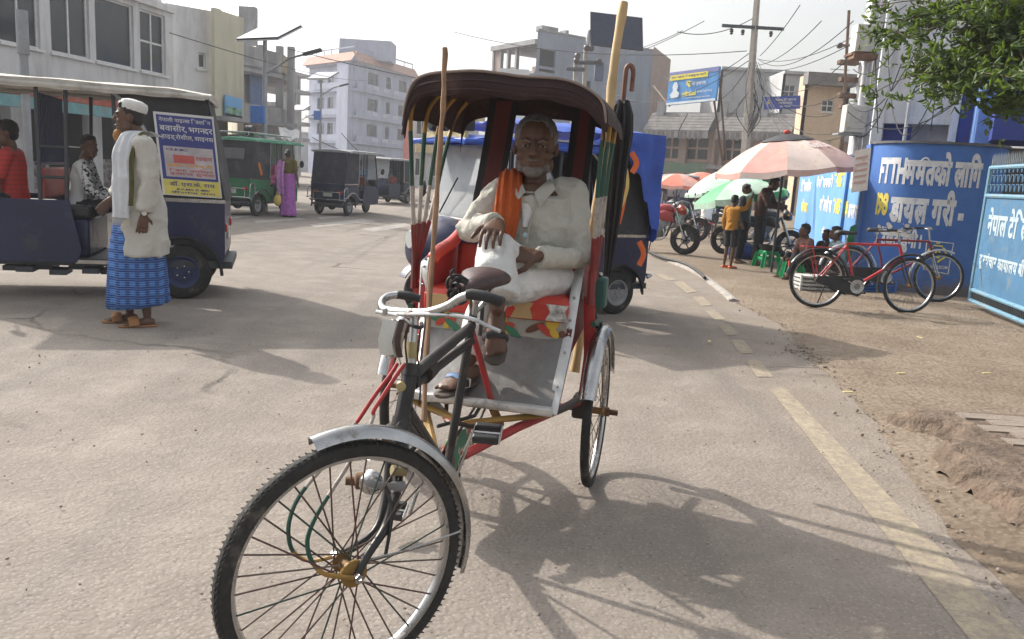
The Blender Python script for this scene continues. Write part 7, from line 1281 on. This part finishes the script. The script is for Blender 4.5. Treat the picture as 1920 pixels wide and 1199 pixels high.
def bicycle(label, rc, fc, frame, accent, rack=True, z=GZ):
    m_, rot, wb = two_pt(rc, fc); t = thing('bicycle', label, 'bicycle', (m_.x, m_.y, z), rot, 'bicycles by the blue wall'); t.rotation_euler = (0, .07, rot); h = wb/2; R = .34
    def tb(nm, pts, r, m, n=8, k=None, **kw): q = mb(); q.tube(spline(pts, k) if k else pts, r, n, **kw); return q.build(nm, m, t, 50)
    wheel(t, tr(0, h, R), R, .036, 'spoke', 28); wheel(t, tr(0, -h, R) @ rz(.12), R, .036, 'spoke', 28)
    bb, st_, ht, hb_ = (0, .10, .29), (0, .25, .80), (0, -h+.17, .82), (0, -h+.12, .66)
    tb('seat_tube', [bb, st_], .015, frame); tb('top_tube', [st_, ht], .016, frame); tb('down_tube', [bb, hb_], .018, frame); tb('head_tube', [ht, hb_], .020, frame)
    for s_ in (-1, 1): tb('chain_stay', [(s_*.02, .10, .29), (s_*.055, h, R)], .010, frame); tb('seat_stay', [(s_*.02, .25, .78), (s_*.055, h, R)], .009, frame); tb('fork_blade', [(s_*.035, -h+.12, .66), (s_*.05, -h+.07, .5), (s_*.052, -h, R)], .011, accent, 8, 4)
    tb('seat_post', [st_, (0, .27, .90)], .012, CHR); q = mb(); q.rings([((0, .40, .92), (.05, 0, 0), (0, 0, .02)), ((0, .37, .93), (.085, 0, 0), (0, 0, .03)), ((0, .28, .93), (.06, 0, 0), (0, 0, .03)), ((0, .14, .93), (.02, 0, 0), (0, 0, .018))], 14); q.build('saddle', BLK, t, 180)
    tb('stem', [ht, (0, -h+.20, .98)], .012, CHR); tb('handlebar', [(-.27, -h+.42, .98), (-.24, -h+.26, 1.0), (-.1, -h+.17, .99), (.1, -h+.17, .99), (.24, -h+.26, 1.0), (.27, -h+.42, .98)], .011, CHR, 8, 4)
    for s_ in (-1, 1): tb('hand_grip', [(s_*.262, -h+.34, .99), (s_*.272, -h+.46, .98)], .016, BLK)
    for y, a0, a1 in ((h, radians(8), radians(205)), (-h, radians(-15), radians(115))): fender(t, tr(0, y, R), R+.022, a0, a1, .026, accent, 22)
    q = mb(); q.prism([(.02, .22), (.03, .38), (.14, .42), (h+.02, .39), (h+.05, .33), (h, .30), (.16, .19), (.08, .17)], -.075, -.05, AXX); q.build('chain_case', BLK, t, 30); q = mb(tr(-.06, .10, .29) @ AXX); q.lathe([(.04, -.02), (.085, -.022), (.085, -.018), (.04, -.02)], 20); q.build('chainring', CHR, t)
    for s_, a in ((-1, .5), (1, .5+pi)): tb('crank_arm', [(s_*.07, .10, .29), (s_*.085, .10+.165*cos(a), .29+.165*sin(a))], .009, CHR); q = mb(tr(s_*.13, .10+.165*cos(a), .29+.165*sin(a))); q.box((0, 0, 0), (.09, .07, .025)); q.build('pedal', BLK, t, bevel=.005)
    tb('kick_stand', [(.03, h-.12, .30), (.09, h-.05, .02)], .008, BLK)
    if rack:
        q = mb()
        for x in (-.06, 0, .06): q.tube([(x, .30, .74), (x, h+.22, .74)], .006, 6)
        q.tube([(-.065, .30, .74), (-.065, h+.22, .74), (.065, h+.22, .74), (.065, .30, .74)], .006, 6, closed=True)
        for s_ in (-1, 1): q.tube([(s_*.065, h+.12, .74), (s_*.06, h, R)], .006, 6)
        q.build('luggage_rack', frame, t)
    q = mb(); q.box((0, h+.36, .52), (.04, .012, .06)); q.build('reflector', REDL, t)
    return t
BRD = mat('bicycle_red', (.42, .018, .025), .35, var=.12, coat=.4); BMA = mat('bicycle_maroon', (.16, .02, .03), .45, var=.15)
bicycle('red bicycle with rear rack standing on the dirt before the blue wall', G(1527, 577, GZ), G(1699, 588, GZ), BRD, MBK)
bicycle('maroon bicycle with chrome bars leaning behind the red one', G(1583, 553, GZ)+V((.0, .0, 0)), G(1750, 566, GZ)+V((0, -.05, 0)), BMA, CHR, False)
GST = mat('green_stool_plastic', (.02, .32, .12), .4, var=.1, dirt=.15, dcol=(.1, .2, .1))
def stool(label, p_, rot, H=.30, W=.15):
    t = thing('plastic_stool', label, 'stool', p_, rot, 'green plastic stools'); q = mb(); q.rings([((0, 0, H-.03), (W*1.25, 0, 0), (0, W*1.25, 0)), ((0, 0, H-.008), (W*1.28, 0, 0), (0, W*1.28, 0)), ((0, 0, H), (W*1.18, 0, 0), (0, W*1.18, 0))], 4); q.T = Matrix(); q.v = [rz(pi/4) @ p2 for p2 in q.v]; q.build('seat', GST, t, 30, .008)
    for sx_ in (-1, 1):
        for sy_ in (-1, 1):
            q = mb(); q.add([(sx_*(W*k+dx), sy_*(W*k+dy), z) for z, k in ((0, 1.18), (H-.03, .84)) for dx, dy in ((0, 0), (-sx_*.055, 0), (-sx_*.055, -sy_*.012), (-sx_*.012, -sy_*.012), (-sx_*.012, -sy_*.055), (0, -sy_*.055))], [(i, (i+1) % 6, 6+(i+1) % 6, 6+i) for i in range(6)]+[(0, 1, 2, 3, 4, 5), (6, 7, 8, 9, 10, 11)]); q.build('leg', GST, t, 20)
    for a in range(4): q = mb(rz(a*pi/2)); q.box((W*.98, 0, H*.52), (.012, W*1.7, .05)); q.build('apron', GST, t); q = mb(rz(a*pi/2)); q.box((W*.86, 0, H-.05), (.012, W*1.6, .05)); q.build('top_apron', GST, t)
    return t
stool('green plastic stool with a black pan on top under the parasol', tuple(G(1438, 501, GZ)), .2); stool('green plastic stool nearest the red bicycle wheel', tuple(G(1484, 522, GZ)), -.15); stool('green plastic stool half hidden behind the bicycle wheel', tuple(G(1512, 514, GZ)), .4)
pn = thing('cooking_pan', 'flat black cooking pan resting on a green stool', 'pan', tuple(G(1440, 501, GZ)+V((0, 0, .302)))); q = mb(); q.lathe([(.001, .0), (.16, 0), (.2, .05), (.205, .09), (.195, .09), (.19, .05), (.15, .012), (.001, .012)], 24); q.build('bowl', mat('black_iron_pan', (.015, .015, .015), .5), pn); q = mb(); q.tube([(.2, 0, .08), (.3, .02, .09)], .012, 6); q.build('pan_handle', DST, pn)
def crate(label, p_, rot, d, m):
    t = thing('plastic_crate', label, 'crate', p_, rot); x, y, z = d
    for k in range(4): q = mb(); q.box((0, 0, z*(k+.5)/4), (x, y, z/7)); q.v = q.v; q.build('slat_band', m, t, bevel=.004)
    for sx_ in (-1, 1):
        for sy_ in (-1, 1): q = mb(); q.box((sx_*x/2, sy_*y/2, z/2), (.03, .03, z)); q.build('corner_post', m, t)
    return t
crate('white slatted plastic crate behind the red bicycle rear wheel', tuple(G(1522, 543, GZ)), .1, (.5, .32, .22), mat('white_crate_plastic', (.52, .52, .5), .5, dirt=.3)); crate('blue plastic crate behind the bicycle frames', tuple(G(1628, 545, GZ)), .15, (.62, .35, .16), mat('blue_crate_plastic', (.03, .14, .45), .45))
sk = thing('cloth_bundle', 'blue cloth bundle on the ground behind the boys legs', 'bundle', tuple(G(1388, 485, GZ))); q = mb(); q.ell((0, 0, .14), (.28, .22, .17), 16, 10); q.ell((.15, -.05, .1), (.2, .18, .12), 12, 8); blob(q, 'wrapped_cloth', mat('navy_cloth', (.03, .05, .16), .9), sk, .02, 2, .05, .1)
gc = thing('green_plastic_sheet', 'crumpled green plastic sheet behind the bicycle handlebars', 'sheet', tuple(G(1625, 530, GZ)+V((0, .3, 0)))); q = mb(); q.grid(lambda u, v: (-.25+.5*u, .1*sin(u*7+v*3), .25+.62*v+.08*sin(u*6)), 12, 12, .006); q.build('sheet', GRN, gc, 60); q = mb(); q.tube([(0, .1, 0), (0, .1, .8)], .015, 6); q.build('stick', DST, gc)
# people at the stall
MUS = cloth('mustard_jacket', (.36, .17, .03)); BRS = cloth('brown_shirt', (.075, .045, .038)); CHK = mat('brown_check_shirt', (.16, .08, .07), .85, var=.6, scale=26, spec=.2); GBS = cloth('grey_blue_shirt', (.27, .36, .40)); ORS = mat('orange_rubber', (.65, .12, .02), .5)
a_ = G(1364, 503, GZ); by, j, HM = person('small boy in a mustard jacket reaching up to the green parasol', (a_.x, a_.y, GZ), radians(125), dict(elL=(.22, -.10, 1.50), wrL=(.20, -.28, 1.70)) if False else dict(elR=(-.28, -.10, 1.42), wrR=(-.30, -.22, 1.66)), .74, shirt=MUS, pants=DSB, legs='short', skin=SKIN, vox=.013, hem=.06)
for S_ in 'LR': an = j['an'+S_]; e = mb(); h = an+V((0, -.04, -.06)); e.rings([(h+V((0, .10, 0)), (.03, 0, 0), (0, 0, .03)), (h+V((0, .0, 0)), (.048, 0, 0), (0, 0, .035)), (h+V((0, -.12, -.005)), (.05, 0, 0), (0, 0, .03)), (h+V((0, -.17, -.01)), (.03, 0, 0), (0, 0, .02))], 12); e.build('clog', ORS, by, 180)
a_ = G(1392, 497, GZ); person('boy in dark clothes standing behind the mustard jacket', (a_.x, a_.y+.3, GZ), radians(60), dict(), .86, shirt=cloth('slate_shirt', (.07, .075, .09)), pants=DSB, vox=.014, skin=SKIN)
a_ = G(1406, 490, GZ); person('boy with an olive shirt peering past the standing man', (a_.x, a_.y+.6, GZ), radians(70), dict(), .80, shirt=cloth('olive_shirt', (.2, .19, .13)), pants=DSB, vox=.015, skin=SKIN)
a_ = G(1416, 497, GZ); sm_, j, HM = person('man in brown shirt and black trousers stooping under the parasol', (a_.x, a_.y, GZ), radians(60), dict(head=(0, -.18, 1.52), neck=(0, -.10, 1.42), chest=(0, -.03, 1.27), shL=(.175, -.06, 1.37), shR=(-.175, -.06, 1.37), elL=(.2, -.18, 1.14), elR=(-.2, -.16, 1.12), wrL=(.08, -.36, 1.12), wrR=(-.08, -.34, 1.10)), .99, nod=.35, shirt=BRS, pants=DSB, vox=.014, skin=SKIN)
for px, py, Y, s_, sh, lab, r_ in ((1520, 470, 12.9, .86, CHK, 'boy in a brown checked shirt sitting low by the blue wall', -80), (1556, 470, 13.3, .78, DSB, 'child in black crouching between the two seated boys', -60), (1580, 470, 12.6, .86, GBS, 'boy in a grey blue shirt sitting by the bicycle handlebars', -95)):
    p_ = P(px, py, Y); person(lab, (p_.x, p_.y, GZ), radians(r_), sit(.20, .1, dict(knL=(.12, -.38, .45), knR=(-.12, -.38, .45), anL=(.12, -.45, .09), anR=(-.12, -.45, .09))), s_, shirt=sh, pants=DSB, vox=.013, skin=SKIN)
    t = thing('wooden_block', 'low wooden block seat under the '+lab.split(' sitting')[0].split(' crouching')[0], 'seat', (p_.x, p_.y, GZ), radians(r_)); q = mb(); q.box((0, .0, .08), (.3, .22, .03)); q.build('seat_board', mat('old_wood', (.16, .1, .06), .8, var=.3), t, bevel=.004)
    for s2 in (-1, 1): q = mb(); q.box((s2*.11, 0, .033), (.03, .2, .066)); q.build('foot_board', mat('old_wood', (.16, .1, .06)), t)
p_ = P(1322, 430, 21.5); person('man in a white shirt sitting with his back to the street', (p_.x, p_.y, GZ), radians(170), sit(.48, .15), .95, shirt=WTR, pants=DSB, vox=.016)
t = thing('tall_stool', 'red brown stool under the man in the white shirt', 'stool', (p_.x, p_.y, GZ)); q = mb(); q.box((0, 0, .42), (.34, .34, .03)); q.build('seat', RED2, t, bevel=.01)
for sx_ in (-1, 1):
    for sy_ in (-1, 1): q = mb(); q.tube([(sx_*.14, sy_*.14, .41), (sx_*.17, sy_*.17, 0)], .014, 6); q.build('leg', DRED, t)
q = mb(); q.tube([(-.16, -.16, .15), (.16, -.16, .15), (.16, .16, .15), (-.16, .16, .15)], .008, 6, closed=True); q.build('foot_ring', DRED, t)
# farther traffic
for px, py, h_, lab, sc2 in ((745, 381, (-.3, -.95), 'distant dark electric rickshaw seen left of the hood posts', 1.0), (1262, 418, (-.1, -1), 'dark electric rickshaw parked under the red parasols', 1.0), (1300, 414, (.2, -1), 'second dark electric rickshaw parked by the red parasols', 1.0), (705, 372, (.3, .95), 'farthest dark electric rickshaw before the blue house', 1.0)):
    c = copy_tree(er3); a_ = G(px, py); c.location = (a_.x, a_.y, 0); c.rotation_euler = (0, 0, head_rot(h_)); c['label'] = lab; c.scale = (sc2,)*3
a_ = G(728, 379); motorcycle('distant motorcycle crossing behind the dark navy vehicle', (a_.x, a_.y, 0), head_rot((1, .2)), MBK); person('rider in a pale blue shirt on the distant motorcycle', (a_.x, a_.y, .34), head_rot((1, .2)), sit(.46), 1, shirt=cloth('pale_blue_shirt', (.28, .4, .52)), pants=DSB, vox=.02)
# ---------------------------------------------------------------- thin town haze
q = mb(); q.b2((-420, -30, -1), (420, 260, 24)); hz = q.build('haze', [], smooth=0); tag(hz, 'thin pale dusty haze hanging over the street', kind='stuff')
hm_ = bpy.data.materials.new('haze_air'); hm_.use_nodes = True; n_ = hm_.node_tree.nodes; n_.remove(n_['Principled BSDF']); pv = n_.new('ShaderNodeVolumePrincipled'); pv.inputs['Color'].default_value = (.93, .95, 1, 1); pv.inputs['Density'].default_value = .0013; pv.inputs['Anisotropy'].default_value = .3
hm_.node_tree.links.new(pv.outputs[0], n_['Material Output'].inputs['Volume']); hz.data.materials.append(hm_)
